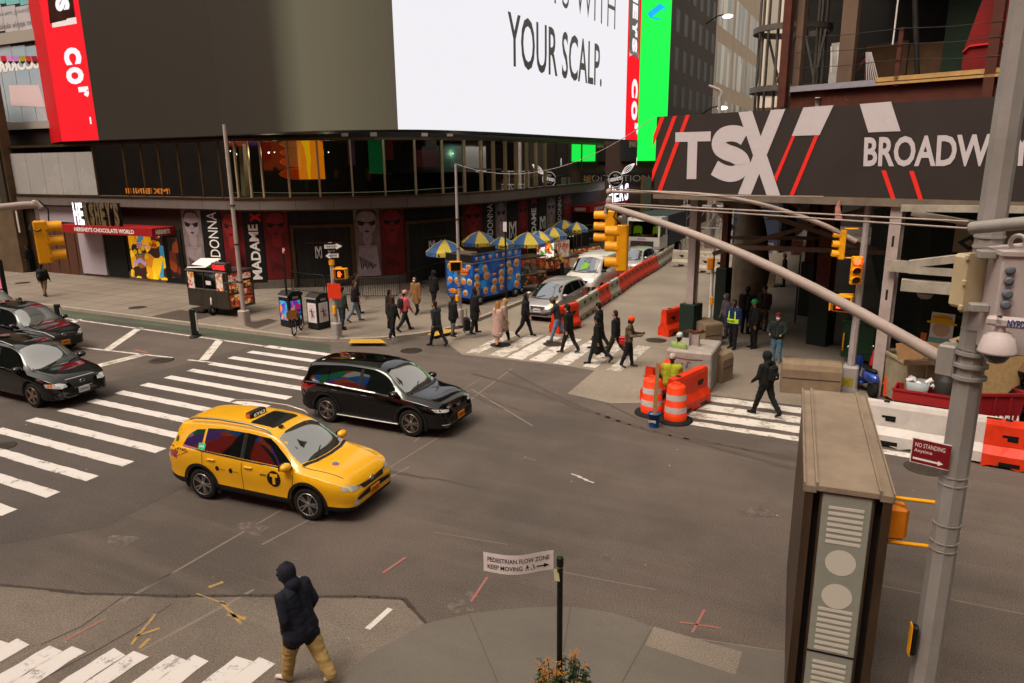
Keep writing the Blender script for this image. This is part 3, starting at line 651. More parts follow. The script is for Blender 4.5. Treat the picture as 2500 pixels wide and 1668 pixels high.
# shop canopies and their bulb signs
rd=mat('canopy red','8e1517',.5,var=.12,vs=3)
def canopy(name,label,x0,x1,yt,yb,depth,texts,ret):
    a=LO.hit(x0,yt)[0];c=LO.hit(x1,yt)[0];o=thing(name,label,'canopy',LO.at((a+c)/2,3))
    z1=LO.hit((x0+x1)/2,yt)[1];z0=z1-.45
    b=MB();LO.panel(b,a,c,z0,z1,depth,rd,depth);q=b.obj('fascia',o,wc=True);b=MB()
    for t,f0,f1,hh,bd in texts:b.text(t,LO.fr(a+(c-a)*f0,z0+.45*(1-hh)/2,depth+.01),(c-a)*(f1-f0),.45*hh,M['white_text'],bd)
    T=frame(LO.at(c if ret>0 else a,z0+.1,depth*.75)if ret<0 else LO.at(c,z0+.1,depth*.85)+LO.tan(c)*.01,(LO.at(c,0,0)-LO.at(c,0,1))if ret>0 else(LO.at(a,0,1)-LO.at(a,0,0)),(0,0,1))
    if ret>0:b.text("HERSHEY'S",T,depth*.6,.26,M['white_text'],.05)
    else:
        T=frame(LO.at(a,z0+.1,.25)-LO.tan(a)*.01,LO.at(a,0,1)-LO.at(a,0,0),(0,0,1));b.text("HERSHEY'S",T,depth*.6,.26,M['white_text'],.05)
    b.obj('lettering',o,wc=True);return o,a,c,z1
o,a,c,z1=canopy('shop_canopy','red awning with white lettering over the sweet shop entrance on the avenue',205,426,548,566,1.5,(("HERSHEY'S CHOCOLATE WORLD",.17,.82,.55,.03),),1)
sg=thing('bulb_sign','tall dotted bulb letters standing on the red awning, first two lit white','sign',LO.at(a+2,z1))
Ls="HERSHEY'S";litm=mat('bulb lit','f3f0ff',emit=.9);unl=mat('bulb bronze','7a6846',.5,.4,var=.25,vs=9)
q0,q1=LO.hit(232,525)[0],LO.hit(347,525)[0];adv=(q1-q0)/(len(Ls)-.4);x=q0
for i,ch in enumerate(Ls):
    wd=adv*.82 if ch!="'" else adv*.25
    b=MB();hh=1.28
    T=LO.fr(x,z1+.02,1.3);mm=litm if i<2 else unl
    if ch=="'":T=LO.fr(x,z1+1.0,1.3);b.text(ch,T,wd,.28,mm,.05);
    else:b.text(ch,T,wd,hh,mm,.045)
    g_=b.obj('letter',sg,wc=True)
    b=MB()                      # dark stripes between the rows of bulbs
    if ch!="'":
        for r in range(15):b.box(-.01,wd+.01,hh*(r+.78)/15,hh*(r+1.0)/15,.008,.012,M['wall_dark'],T=T)
        b.text(ch,T@tr(.05,-.03,-.16),wd,hh,M['dark_steel'],.05);b.box(wd*.45,wd*.55,0,hh,-.3,-.05,M['dark_steel'],T=T)
        b.obj('bulb_rows',g_,wc=True)
    x+=wd+adv*.17
o,a,c,z1=canopy('shop_canopy','red awning with white lettering far along the side street front',1396,1494,496,508,1.5,(("HERSHEY'S CHOCOLATE WORLD",.1,.9,.55,.03),),-1)
sg=thing('bulb_sign','lit white bulb letters over the side street awning behind the mast arm','sign',LO.at(a+2,z1))
b=MB();q=LO.hit(1448,490)[0]
for i,ch in enumerate("HERSH"):b.text(ch,LO.fr(q+i*1.25,z1+.03,1.35),1.0,1.4,litm,.04)
for r in range(10):b.box(0,6.2,1.4*(r+.8)/10,1.4*(r+1)/10,.01,.014,M['wall_dark'],T=LO.fr(q,z1+.03,1.35))
b.obj('letters',sg,wc=True)
# ------------------------------------------------------------------ the curved screen
bb_=thing('curved_screen','huge curved advertising screen, dark at left, white with black words at right','screen',(-24,26.5,ZS))
scd=bpy.data.materials.new('screen painted reflection');scd.use_nodes=True;n=scd.node_tree;bs=n.nodes['Principled BSDF'];bs.inputs['Roughness'].default_value=.4
bs.inputs['Base Color'].default_value=(.012,.011,.01,1)
tc=n.nodes.new('ShaderNodeTexCoord');sx=n.nodes.new('ShaderNodeSeparateXYZ');cr=n.nodes.new('ShaderNodeValToRGB');mr=n.nodes.new('ShaderNodeMapRange');mr.inputs[1].default_value=-17;mr.inputs[2].default_value=7
e=cr.color_ramp.elements;e[0].position=0;e[0].color=lin('2c241c');e[1].position=1;e[1].color=lin('50493b')
for p_,c_ in((.55,'2e261d'),(.66,'332a20'),(.735,'625c48'),(.80,'5f5844'),(.92,'50493a')):k=e.new(p_);k.color=lin(c_)  # paler band imitates a reflection, put into the screen's glow
n.links.new(tc.outputs['Object'],sx.inputs[0]);n.links.new(sx.outputs[0],mr.inputs[0]);n.links.new(mr.outputs[0],cr.inputs[0]);n.links.new(cr.outputs[0],bs.inputs['Emission Color']);bs.inputs['Specular IOR Level'].default_value=.15;bs.inputs['Emission Strength'].default_value=.42
white_s=mat('screen white','f2f0f4',.9,emit=.41);red_s=mat('screen red','f0061c',.9,emit=.46);blk_s=mat('screen black','080808',.4);wl=mat('screen letter white','f4eef0',.9,emit=.46)
sA=SC.hit(241.5,343)[0];sB=SC.hit(972,316)[0];sC=SC.hit(1526,341)[0];sD=SC.hit(1556,343)[0];s0=SC.hit(151,345)[0]
TOP=19.5
b=MB();SC.panel(b,sA,sB,ZS,TOP,0,scd,.4);b.obj('dark_reflection_panel',bb_,wc=True)
b=MB();SC.panel(b,sB,sC,ZS,TOP,0,white_s,.4);wp=b.obj('white_picture',bb_,wc=True)
b=MB();SC.panel(b,s0,sA,ZS,TOP,0,red_s,.4);rp=b.obj('red_strip',bb_,wc=True)
b=MB();SC.panel(b,sC,sD,ZS,TOP,0,red_s,.4);rp2=b.obj('red_strip',bb_,wc=True)
b=MB();A_=SC.at(s0,ZS);
dr=mat('screen return','a0060e',.5,emit=0.155,var=.15,vs=.3);P1=onY(122,330,29.1);P1.z=ZS
b.add([P1,A_,A_+Vector((0,0,TOP-ZS)),P1+Vector((0,0,TOP-ZS))],[(0,1,2,3)],dr);b.obj('side_return',bb_,wc=True)
b=MB();sq=[s0+(sD-s0)*k/60 for k in range(61)]
for p,q in zip(sq,sq[1:]):
    a,c=SC.at(p,ZS-.01),SC.at(q,ZS-.01);f,g=SC.at(p,ZS-.01,-2.6),SC.at(q,ZS-.01,-2.6);b.add([a,c,g,f],[(3,2,1,0)],M['wall_black'])
b.obj('soffit',bb_,wc=True)
b=MB();SC.panel(b,s0,sD,ZS-.03,ZS+.0,.01,M['wall_black'],.05);b.obj('lower_trim',bb_,wc=True)
b=MB();bt=blk_s
def stext(t,p0,p1,ptop):
    a,_=SC.hit(*p0);c,z0=SC.hit(*p1);z1=SC.hit(*ptop)[1]
    T=frame(SC.at(a,z0,.02),SC.at(c)-SC.at(a),(0,0,1));b.text(t,T,(SC.at(c)-SC.at(a)).length,z1-z0,bt,.012 if t[0]=='Y' else-.012,0)
stext('YOUR SCALP.',(1240,156),(1468,213),(1432,97));stext('STARTS WITH',(1205,5),(1501,74),(1497,-32));b.obj('lettering',wp,wc=True)
b=MB();SC.vtext(b,'COR',148,54,114,236,wl,.07,.02);b.v=[];b.f=[];b.mi=[];b.sm=[]
def redstrip(par,mapx,wd):
    """package end and rotated letters on a red strip: mapx(fx, y) gives the pixel at fraction fx across the strip"""
    b=MB()
    for t,f0,f1,y0,y1 in(('C',.32,.82,116,158),('O',.32,.82,164,206),('r',.62,.9,212,238),('l',.82,.86,286,303)):
        (xa,ya),(xc,yc)=mapx(f0,(y0+y1)/2),mapx(f1,(y0+y1)/2)
        a=SC.hit(xa,ya)[0];c=SC.hit(xc,yc)[0];xm,ym=mapx((f0+f1)/2,y0);zt=SC.hit(xm,ym)[1];xm,ym=mapx((f0+f1)/2,y1);zb=SC.hit(xm,ym)[1]
        b.text(t,frame(SC.at(a,zt,.02),(0,0,-1),SC.at(c)-SC.at(a)),zt-zb,(SC.at(c)-SC.at(a)).length,wl,.08 if t!='l' else 0,0)
    P=lambda f,y:(lambda q:SC.at(SC.hit(*q)[0],SC.hit(*q)[1],.015))(mapx(f,y))
    b.add([P(.02,-260),P(.8,-260),P(.8,44),P(.02,58)],[(3,2,1,0)],mat('bar wrapper','2a120c',.35,emit=0.062,var=.5,vs=.8));b.add([P(.08,52),P(.82,42),P(.82,58),P(.08,68)],[(3,2,1,0)],mat('foil end','b8b0b0',.4,emit=0.248,var=.2))
    b.obj('lettering',par,wc=True);b=MB()
    for t,y0,y1 in(("S",-2,28),("Y'",-40,-6),("E",-76,-44),('H',-112,-80),('S',-148,-116)):
        (xa,ya),(xc,yc)=mapx(.25,(y0+y1)/2),mapx(.68,(y0+y1)/2);a=SC.hit(xa,ya)[0];c=SC.hit(xc,yc)[0];zt=SC.hit(*mapx(.4,y0))[1];zb=SC.hit(*mapx(.4,y1))[1]
        b.text(t,frame(SC.at(a,zt,.03),(0,0,-1),SC.at(c)-SC.at(a)),zt-zb,(SC.at(c)-SC.at(a)).length,wl,.08,0)
    b.obj('package_lettering',par,wc=True)
redstrip(rp,lambda f,y:(115+y*.105+f*(80+y*.035),y),1)
redstrip(rp2,lambda f,y:(1535-(y)*.022+f*30,(y+10)*1.13+50 if y>50 else y*1.13+96),1)
# a second, green screen further down the street and the lettered wing below it
gs=thing('green_screen','tall bright green advertising screen beyond the red strip','screen',(-16.5,60,4))
GW=Wall([(-25,60),(60,60)])
b=MB();a,z0=GW.hit(1555,393);c,_=GW.hit(1622,393);GW.panel(b,a,c,z0,24,0,mat('screen green','12f04a',.9,emit=.5),.4);gp=b.obj('green_picture',gs,wc=True)
b=MB();GW.ppoly(b,[(1580,33),(1612,8),(1622,18),(1588,44)],.02,mat('screen blue','10a8f0',.9,emit=.5));GW.ppoly(b,[(1588,44),(1612,50),(1612,46),(1590,40)],.02,MATS['screen blue']);GW.ptext(b,'OE',1618,28,1627,12,MATS['screen blue'],0,.02);b.obj('lettering',gp,wc=True)
wg=thing('hotel_wing','brown wing of the block below the green screen with a black name board','building',(-18.5,62,0))
b=MB();brw=mat('brown facade','3c2c1c',.7,var=.3,vs=.8);a,_=GW.hit(1470,500);c,_=GW.hit(1618,500);GW.panel(b,a-3,c,.1,9.5,-.6,brw,6);b.obj('wall',wg,wc=True)
b=MB();GW.ppanel(b,1516,1590,420,447,-.3,M['black'],.3);nb=b.obj('name_board',wg,wc=True);b=MB();GW.ptext(b,'EDITION',1480,443,1582,428,mat('grey letters','7d756c',.5),-.01,-.28);b.obj('lettering',nb,wc=True)
for x0,x1,y0,y1 in((1500,1512,455,490),(1520,1545,455,500),(1552,1562,455,520),(1578,1600,455,520)):b=MB();GW.ppanel(b,x0,x1,y0,y1,-.55,M['glass'],.1);b.obj('window',wg,wc=True)
b=MB();GW.ppanel(b,1512,1553,343,394,-.2,M['wall_black'],.3);GW.ptext(b,'SPANS',1534,360,1552,345,M['mullion'],.02,-.18);b.obj('black_panel',wg,wc=True)
b=MB();GW.ppanel(b,1563,1574,430,540,-.1,mat('orange pilaster','6a431a',.7,var=.2),.4);b.obj('pilaster',wg,wc=True)
# round shop sign with a whisk, hung off the side street front
rs=thing('round_shop_sign','round black sign ringed in white with a wire loop over the side street','sign',(-17.6,52,5.5))
RW=Wall([(-25,52),(60,52)]);q,z=RW.hit(1503,438);r=(RW.hit(1522,438)[0]-q)
b=MB();T=RW.fr(q,z,0);b.lathe([(r,-.12),(r*1.04,-.06),(r*1.04,.0),(r,.02)],M['black'],28,T);hub=b.obj('disc',rs,wc=True)
b=MB();sw_=mat('sign lit white','d8d0cc',.5,emit=.22)
for k in range(28):t0,t1=2*pi*k/28,2*pi*(k+1)/28;b.add([(r*.95*cos(t0),r*.95*sin(t0),.025),(r*.95*cos(t1),r*.95*sin(t1),.025),(r*.88*cos(t1),r*.88*sin(t1),.025),(r*.88*cos(t0),r*.88*sin(t0),.025)],[(3,2,1,0)],sw_,False,T)
b.text("HERSHEY'S",T@Matrix.Rotation(.2,4,'Z')@tr(-r*.78,-r*.2,0),r*1.56,r*.46,sw_,.06,.03);b.text("Kitchens",T@Matrix.Rotation(.2,4,'Z')@tr(-r*.42,-r*.55,0),r*.84,r*.26,M['white_text'],.0,.03)
for a_ in(-.5,-.25,0,.25,.5):b.box(-.025,.025,r*.36,r*.66,.026,.03,M['white_text'],T=T@Matrix.Rotation(a_,4,'Z'))
b.obj('lettering',hub,wc=True)
b=MB();wk_=mat('whisk wire','e8e0dc',.4,emit=0.248);L=r*2.0
for wd in(.32,.12):b.tube([T@Vector((r*.75+t*L*.8+sgn*wd*r*-.62*sin(pi*min(1,t)),r*.62+t*L*.62+sgn*wd*r*.78*sin(pi*min(1,t)),0))for sgn,ts in((1,[k/8 for k in range(9)]),(-1,[1-k/8 for k in range(9)]))for t in ts],.03,wk_,5)
b.obj('whisk',rs,wc=True);b=MB();b.tube([T@Vector((0,0,-.1)),T@Vector((-1.5,.3,-.1))],.05,M['black'],6);b.obj('bracket',rs,wc=True)
# ------------------------------------------------------------------ buildings further down the street
DW=Wall([(-16.6,58),(-16.6,400)])
def far_block(name,label,x0,x1,m,rows,wm,base=6,top=70,lit=None,Wl=DW,off=0,wdf=.45,hf=.6):
    a,c=Wl.hit(x0,200)[0],Wl.hit(x1,200)[0];o=thing(name,label,'building',Wl.at((a+c)/2,0,-4))
    b=MB();Wl.panel(b,a,c,0,top,off,m,12);wl_=b.obj('wall',o,wc=True)
    nn=max(2,int((c-a)/rows[0]));k=0
    for j in range(rows[2]):
        for i in range(nn):
            q=a+(i+.5)*(c-a)/nn;z=base+j*rows[1];ww=(c-a)/nn*wdf/2;b=MB()
            Wl.panel(b,q-ww,q+ww,z,z+rows[1]*hf,off+.012,wm,.01);b.obj('window',o,wc=True)
            k+=1
    return o,a,c
far_block('brick_tower','dark brown brick tower with rows of narrow windows right of the green screen',1616,1742,mat('dark brick','2c1e15',.8,var=.2,vs=1.5),(2.6,3.0,9),mat('far window','0c0a09',.5,spec=.1),8.2)
o,a,c=far_block('pale_block','pale stone block with broad curtained windows beyond the dark tower',1742,1848,mat('pale stone','9c8974',.8,var=.1,vs=.5),(9.5,5.6,3),paint_mat('curtained window',['8f836f','5d5346','a59a86','6c6152','3d362e'],.9,0,stretch=(1,1,.12)),9,34,wdf=.86,hf=.72)
b=MB();DW.panel(b,a,c,34,35.4,.4,MATS['pale stone'],3);b.obj('cornice',o,wc=True)
o,a,c=far_block('ribbed_tower','pale ribbed office tower rising behind the stone block',1800,1900,mat('pale rib','a3968a',.7,var=.06),(5,90,1),mat('rib glass','7f766c',.25),20,150,Wl=Wall([(-13.5,100),(-13.5,500)])if 0 else Wall([(-30,180),(-6,180)]),wdf=.5,hf=.9)
for px,py,s_ in((1725,45,1),(1714,266,.9)):
    lp=thing('street_lamp','lit cobra head lamp on a thin arm before the dark brick tower, %s one'%('upper' if py<100 else 'lower'),'lamp',DW.at(DW.hit(px,py)[0],DW.hit(px,py)[1],1.6))
    q,z=DW.hit(px,py);b=MB();b.tube([DW.at(q,z-.5,0),DW.at(q,z+.1,1),DW.at(q,z+.2,1.7)],.06,M['dark_steel'],6);b.obj('arm',lp,wc=True)
    b=MB();b.ell(DW.at(q,z,2.0),(.5,.35,.18),mat('lamp head glow','ffe9c8',emit=2.48),10,6);b.obj('lamp_head',lp,wc=True)
pl=thing('street_lamp','pale lamp post with a short slanted head before the pale stone block','lamp',G(1758,700));p=D(1758,270,60)
b=MB();b.tube([D(1757,275,60),D(1757,240,60),D(1762,226,60),D(1755,219,60),D(1730,209,60)],[.15,.14,.12,.12,.1],M['grey_paint'],8);b.obj('arm',pl,wc=True)
b=MB();b.tube([(p.x,p.y,0),(p.x,p.y,p.z)],.16,M['grey_paint'],8);b.obj('pole',pl,wc=True)
eb=thing('end_block','brown block closing the far end of the side street','building',(-6,150,0))
b=MB();b.box(-30,8,150,156,0,16,brw);b.obj('wall',eb,wc=True);b=MB()
for k in range(12):b.box(-29+k*3,-27.4+k*3,149.9,150,3,15,M['glass'])
b.obj('window_strip',eb,wc=True)
# glossy neighbour at the far left with a reflected advert painted on its panels
lb=thing('left_neighbour','pale glass panelled block left of the red screen edge, showing mirrored advert words','building',(-58,30,0))
LW=Wall([(-75,29.2),(-44.3,29.2)])
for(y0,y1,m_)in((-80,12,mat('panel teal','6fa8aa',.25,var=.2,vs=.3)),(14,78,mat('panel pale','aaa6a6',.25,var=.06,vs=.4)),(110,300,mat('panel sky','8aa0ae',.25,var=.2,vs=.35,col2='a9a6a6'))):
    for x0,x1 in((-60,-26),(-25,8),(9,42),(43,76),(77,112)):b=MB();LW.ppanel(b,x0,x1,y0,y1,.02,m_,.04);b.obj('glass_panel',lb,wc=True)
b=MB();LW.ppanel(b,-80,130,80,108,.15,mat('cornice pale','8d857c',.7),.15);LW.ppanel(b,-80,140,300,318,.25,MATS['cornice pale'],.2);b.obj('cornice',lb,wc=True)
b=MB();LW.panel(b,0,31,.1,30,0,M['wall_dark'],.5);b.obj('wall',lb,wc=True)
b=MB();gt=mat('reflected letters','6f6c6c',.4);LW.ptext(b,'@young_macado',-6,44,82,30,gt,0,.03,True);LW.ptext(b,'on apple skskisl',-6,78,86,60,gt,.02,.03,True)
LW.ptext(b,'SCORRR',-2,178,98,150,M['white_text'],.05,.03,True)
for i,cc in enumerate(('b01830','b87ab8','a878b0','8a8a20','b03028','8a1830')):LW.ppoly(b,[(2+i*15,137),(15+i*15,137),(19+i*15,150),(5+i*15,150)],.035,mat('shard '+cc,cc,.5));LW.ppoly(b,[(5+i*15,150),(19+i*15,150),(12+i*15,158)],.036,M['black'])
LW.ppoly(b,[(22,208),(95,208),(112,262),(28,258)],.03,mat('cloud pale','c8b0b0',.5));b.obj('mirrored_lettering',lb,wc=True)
pc=thing('stone_pier','tan stone pier at the left picture edge beside the white panels','pier',(-50.5,27,0))
q0,q1=UP.hit(-40,415)[0],UP.hit(31,415)[0];b=MB();UP.panel(b,q0,q1,.13,12,.45,mat('tan pier','54432f',.8,var=.3,vs=1.2),.6);b.obj('shaft',pc,wc=True)
b=MB();UP.panel(b,q1-.8,q1-.1,ZL1-.6,9,.6,mat('dark pier','2c2419',.8),.3);b.obj('downpipe',pc,wc=True)
# souvenir shop at the left
ss_=thing('souvenir_shop','dark open shop front crowded with red souvenirs at the left edge','shop',LO.at(LO.hit(30,620)[0],.1))
b=MB();LO.ppanel(b,-90,62,500,664,.12,M['interior'],.1);b.obj('front',ss_,wc=True)
rr=random.Random(5);cols=['8c1c1a','a08a80','5a1210','2f6a35','7a6030','3a3430','b0503a','1c2a4a']
for i in range(46):
    x,y=rr.uniform(-40,56),rr.uniform(560,655);b=MB();q,z=LO.hit(x,y);hh=rr.uniform(.1,.32);b.box(-rr.uniform(.08,.25),rr.uniform(.08,.25),0,hh,0,rr.uniform(.05,.3),mat('souvenir '+cols[i%8],cols[i%8],.6,var=.4,vs=9),.02,LO.fr(q,z,.12));b.obj('souvenir',ss_,wc=True)
b=MB();LO.ptext(b,'NO',-8,588,20,571,M['red'],.06,.16);q,z=LO.hit(38,574);b.box(-.45,.45,-.35,.35,0,.06,mat('dull red box','7a1c16',.6,var=.4,vs=8),T=LO.fr(q,z,.3));b.obj('shop_sign',ss_,wc=True)
b=MB();q,z=LO.hit(40,645);b.box(-.55,.55,-.1,.75,0,.5,mat('green bin','1d5a2a',.7,var=.4,vs=25),.05,LO.fr(q,z,.2));b.obj('green_display',ss_,wc=True)
b=MB();q,z=LO.hit(58,640);
for k in range(9):b.box(-.2+k*-.012,.2-k*.012,-.25+k*.22,-.1+k*.22,0,.1,mat('card rack','8a7c72',.7,var=.4,vs=10)if k<8 else M['red'],T=LO.fr(q-.03*k,z,.5))
b.obj('card_rack',ss_,wc=True)

# the blocks on the other sides of the square, behind and beside the viewpoint: they bound the light and fill the reflections
def block(name,label,x0,x1,y0,y1,h,face):
    o=thing(name,label,'building',((x0+x1)/2,(y0+y1)/2,0));b=MB();b.box(x0,x1,y0,y1,0,h,mat('square facade','2c2520',.7,var=.3,vs=.3));w_=b.obj('wall',o,wc=True);return o
ob=block('square_tower','brown tower on the far side of the square behind the viewpoint',-190,40,-46,-30,55,1)
scn=paint_mat('square billboard',['d86a08','c01c0c','e0b010','1a6ac0','d84a10','18884a','101010','e8d8c0','7a3aa0'],.16,.8)
for x0,x1,z0,z1 in((-66,-40,9,30),(-36,-12,6,24),(-8,16,10,34)):b=MB();b.box(x0,x1,-29.95,-29.6,z0,z1,scn);b.obj('billboard',ob,wc=True)
b=MB();cr_=thing('south_row','dark row of buildings on the shed side of the street, behind the construction frame','building',(5,100,0));b.box(-4.2,15,80,220,0,13,MATS['square facade']);b.obj('wall',cr_,wc=True)
block('square_tower','grey tower closing the avenue to the north, beyond the left edge',-150,-135,-30,27,60,1);block('square_tower','grey tower closing the avenue to the south, beyond the right edge',45,60,-30,21,50,1)
# ------------------------------------------------------------------ construction site: sign shed, steel frame, hoarding
ANG=radians(-19);P0=Vector((.6,22.4,0));U=Vector((cos(ANG),sin(ANG),0));NB=Vector((-U.y,U.x,0))
TW=Wall([P0-U*8.03,P0+U*14])
def TWo(off):return Wall([P0-U*8.03+NB*off,P0+U*14+NB*off])
sh=thing('construction_shed','long dark sign shed on steel posts with big white letters, over the pavement','shed',tuple(P0))
cz=mat('sign black','2b2320',.6,var=.12,vs=1.2);cw=mat('sign white','b0a7a9',.6,var=.04);crd=mat('sign red','d0261a',.55)
b=MB();b_=TW.s[-1];TW.panel(b,0,b_,5.72,8.22,0,cz,.08);sp_=b.obj('sign_board',sh,wc=True)
b=MB()
def t5(x,y):return(1500+x/4.7,230+y/4.7)
def t9(x,y):return(1900+x/3.137,y/3.137)
for pts in([(530,264),(580,261),(443,612),(447,480)],[(675,252),(722,248),(432,1010),(437,880)],[(822,240),(870,236),(795,437),(748,440)],[(702,549),(750,547),(545,1108),(495,1108)],[(2040,482),(2075,480),(1860,1005),(1838,945)],[(2300,473),(2345,472),(2060,1160),(2012,1160)]):TW.ppoly(b,[t5(*q)for q in pts][::-1],.012,crd)
for pts in([(790,1305),(825,1305),(903,1530),(867,1530)],[(1003,1310),(1040,1310),(1110,1530),(1075,1530)]):TW.ppoly(b,[t9(*q)for q in pts][::-1],.012,crd)
b.obj('red_stripes',sp_,wc=True)
b=MB()
for pts in([(703,440),(1110,428),(1107,540),(955,543),(942,975),(832,975),(845,547),(700,549)],[(1425,207),(1585,196),(1905,1162),(1750,1162)],[(1800,182),(1965,170),(1565,1162),(1415,1162)]):TW.ppoly(b,[t5(*q)for q in pts][::-1],.015 if pts[0][0]!=1800 else .018,cw)
for pts in([(195,824),(425,806),(318,1035),(105,1042)],[(625,797),(865,779),(938,1005),(692,1015)]):TW.ppoly(b,[t9(*q)for q in pts][::-1],.015,cw)
q0,z0=TW.hit(*t5(1117,972));q1,_=TW.hit(*t5(1533,800));z1=TW.hit(*t5(1340,395))[1];
sw=z1-z0;cxs=(q0+q1)/2;pts=[]
ctr=[(1495,475),(1440,440),(1350,420),(1260,440),(1200,510),(1190,590),(1225,655),(1320,700),(1420,735),(1478,800),(1472,870),(1420,930),(1340,945),(1230,915),(1150,845)]
ctr=[(1500,500),(1430,462),(1340,450),(1250,475),(1200,545),(1215,620),(1290,668),(1380,700),(1455,750),(1475,820),(1430,890),(1340,917),(1240,895),(1150,845)]
P=[Vector((TW.hit(*t5(*q))[0],TW.hit(*t5(*q))[1]))for q in cat(ctr,4)];hw=.245
for i in range(len(P)-1):
    def nn(k):t=(P[min(k+1,len(P)-1)]-P[max(k-1,0)]).normalized();return Vector((-t.y,t.x))*hw
    qd=[P[i]+nn(i),P[i+1]+nn(i+1),P[i+1]-nn(i+1),P[i]-nn(i)]
    b.add([TW.at(v.x,v.y,.0145)for v in qd],[(3,2,1,0)],cw)
q0,z0=TW.hit(2108,407);q1=TW.hit(2522,395)[0];z1=TW.hit(2114,335)[1]
b.text('BROADWAY',TW.fr(q0,z0,.015),q1-q0,z1-z0,cw,.028,0,-.06);b.obj('lettering',sp_,wc=True)
gp=M['grey_paint'];rs_=M['brown_steel'];dg=M['dark_green']
b=MB();TW.panel(b,-.02,b_,5.5,5.72,.02,mat('shed beam','6a5d50',.7,.2,var=.25,vs=2),.3);b.obj('edge_beam',sh,wc=True)
b=MB();c0=TW.at(0,5.7,-.1);c1=TW.at(b_,5.7,-.1)
b.poly([c0,c1,c1+NB*40,Vector((-6.6,62,5.7))],mat('shed deck','2a241e',.9,var=.3,vs=1));b.poly([c0+Vector((0,0,.35)),c1+Vector((0,0,.35)),c1+NB*40+Vector((0,0,.35)),Vector((-6.6,62,6.05))],MATS['shed deck']);b.obj('deck',sh,wc=True)
def post(xy,w_,m,z0=0,z1=5.6,base=None,ang=ANG,nm='post'):
    b=MB();T=tr(xy[0],xy[1],0)@rotz(ang);t=.012
    for y in(-w_/2,w_/2):b.box(-w_/2,w_/2,y-t,y+t,z0,z1,m,T=T)
    b.box(-t,t,-w_/2+t,w_/2-t,z0,z1,m,T=T);o=b.obj(nm,sh,wc=True)
    b=MB()
    for z in(z0+.3,2.9,4.4):
        if z>z0:b.box(-.03,.03,-w_/2-.014,-w_/2-t-.001,z,z+.3,M['dark_steel'],T=T)
    if not base:b.obj('bolt_slot',o,wc=True)
    if base:
        b=MB();b.box(-base[0]/2,base[0]/2,-base[0]/2,base[0]/2,z0,base[1],dg,.02,T=T);b.obj('green_casing',o,wc=True)
pa=G(1683,838);post((pa.x,pa.y),.3,mat('post pink grey','968883',.6,var=.2,vs=2),base=(.62,1.55))
pb=G(2140,968);post((pb.x,pb.y),.3,MATS['post pink grey'])
for px,py,w_,bs in((1760,790,.26,(.5,2.4)),(2000,840,.5,(.75,2.0)),(1968,770,.4,(.6,2.4)),(1560,560,.4,(.5,2.6)),(2300,850,.3,None)):p=G(px,py,0);post((p.x,p.y),w_,rs_ if bs else gp,base=bs)
# braces and girders under the deck
b=MB();bm=mat('girder','6b5c4f',.7,.2,var=.25,vs=2)
def beam(p,q,w_=.16,m=bm):b.tube([p,q],w_,m,4,False)
for(x0,y0,x1,y1,d)in((1735,480,2155,617,27),(1740,620,2150,500,29),(1780,580,2010,582,33),(1720,600,2160,616,26),(1760,520,1800,500,30),(1740,500,1790,560,34),(1905,480,1975,520,33)):beam(D(x0,y0,d),D(x1,y1,d),.11)
b.obj('brace',sh,wc=True)
b=MB()
for(x0,y0,x1,y1,d,w_)in((2220,645,2420,622,20.5,.13),(2220,658,2360,668,20.5,.13),(2200,695,2330,705,20.5,.2),(2200,508,2500,512,21.5,.12),(2225,520,2400,550,21.8,.1)):beam(D(x0,y0,d),D(x1,y1,d),w_,mat('girder pale','8f877a',.6,var=.25,vs=3))
b.box(-.3,.3,-.05,.05,-.16,.16,MATS['girder pale'],T=tr(*D(2195,650,22.3))@rotz(ANG));b.obj('bracket',sh,wc=True)
b=MB();p=D(2050,490,22.8);b.tube([p,p-Vector((.03,0,.2)),p-Vector((-.03,0,.55))],[.03,.07,.11],mat('rag pink','9a6a5c',.9,var=.4,vs=8),7);b.obj('hanging_rag',sh,wc=True)
# hoarding of the site, side passage
hd=thing('site_hoarding','dark green plywood hoarding behind the shed posts at right','hoarding',(1,27,0))
HW=Wall([(-.2,62),(.9,30),(1.6,26.2)]);HW2=Wall([(1.6,26.2),(20,20)])
gm_=mat('hoarding green','161d15',.8,var=.35,vs=1.5)
b=MB();HW2.panel(b,0,19,0,5.6,0,gm_,.1);HW.panel(b,0,HW.s[-1],0,5.6,0,gm_,.1);b.obj('panel',hd,wc=True)
b=MB()
for z in(.95,1.9,2.9):HW2.panel(b,1,19,z,z+.07,.12,mat('rail green','2b3528',.7),.06)
for q in range(2,19,3):HW2.panel(b,q,q+.07,0,3,.12,MATS['rail green'],.06)
b.obj('rail',hd,wc=True)
b=MB();q,z=HW2.hit(2395,575);HW2.ppanel(b,2330,2520,548,622,.06,mat('notice board','8a8270',.6),.04);nb=b.obj('notice_board',hd,wc=True)
b=MB();q,z=HW2.hit(2369,593);T=HW2.fr(q,z,.065);b.add([(-.33,0,0),(0,-.24,0),(.33,0,0),(0,.24,0)],[(0,1,2,3)],mat('logo teal','1a3034',.5),False,T);b.add([(-.15,0,.002),(0,-.11,.002),(.15,0,.002),(0,.11,.002)],[(0,1,2,3)],MATS['notice board'],False,T)
HW2.ptext(b,'PA',2386,599,2400,588,M['black'],.02,.066);b.obj('lettering',nb,wc=True)
b=MB();HW2.ppanel(b,2278,2335,761,830,.3,mat('poster pale','b8b2a8',.6),.03);sp2=b.obj('safety_poster',hd,wc=True);b=MB()
HW2.ptext(b,'THIS IS A HARD HAT AREA',2284,772,2333,765,M['red'],.03,.31);q,z=HW2.hit(2307,784);T=HW2.fr(q,z,.31)
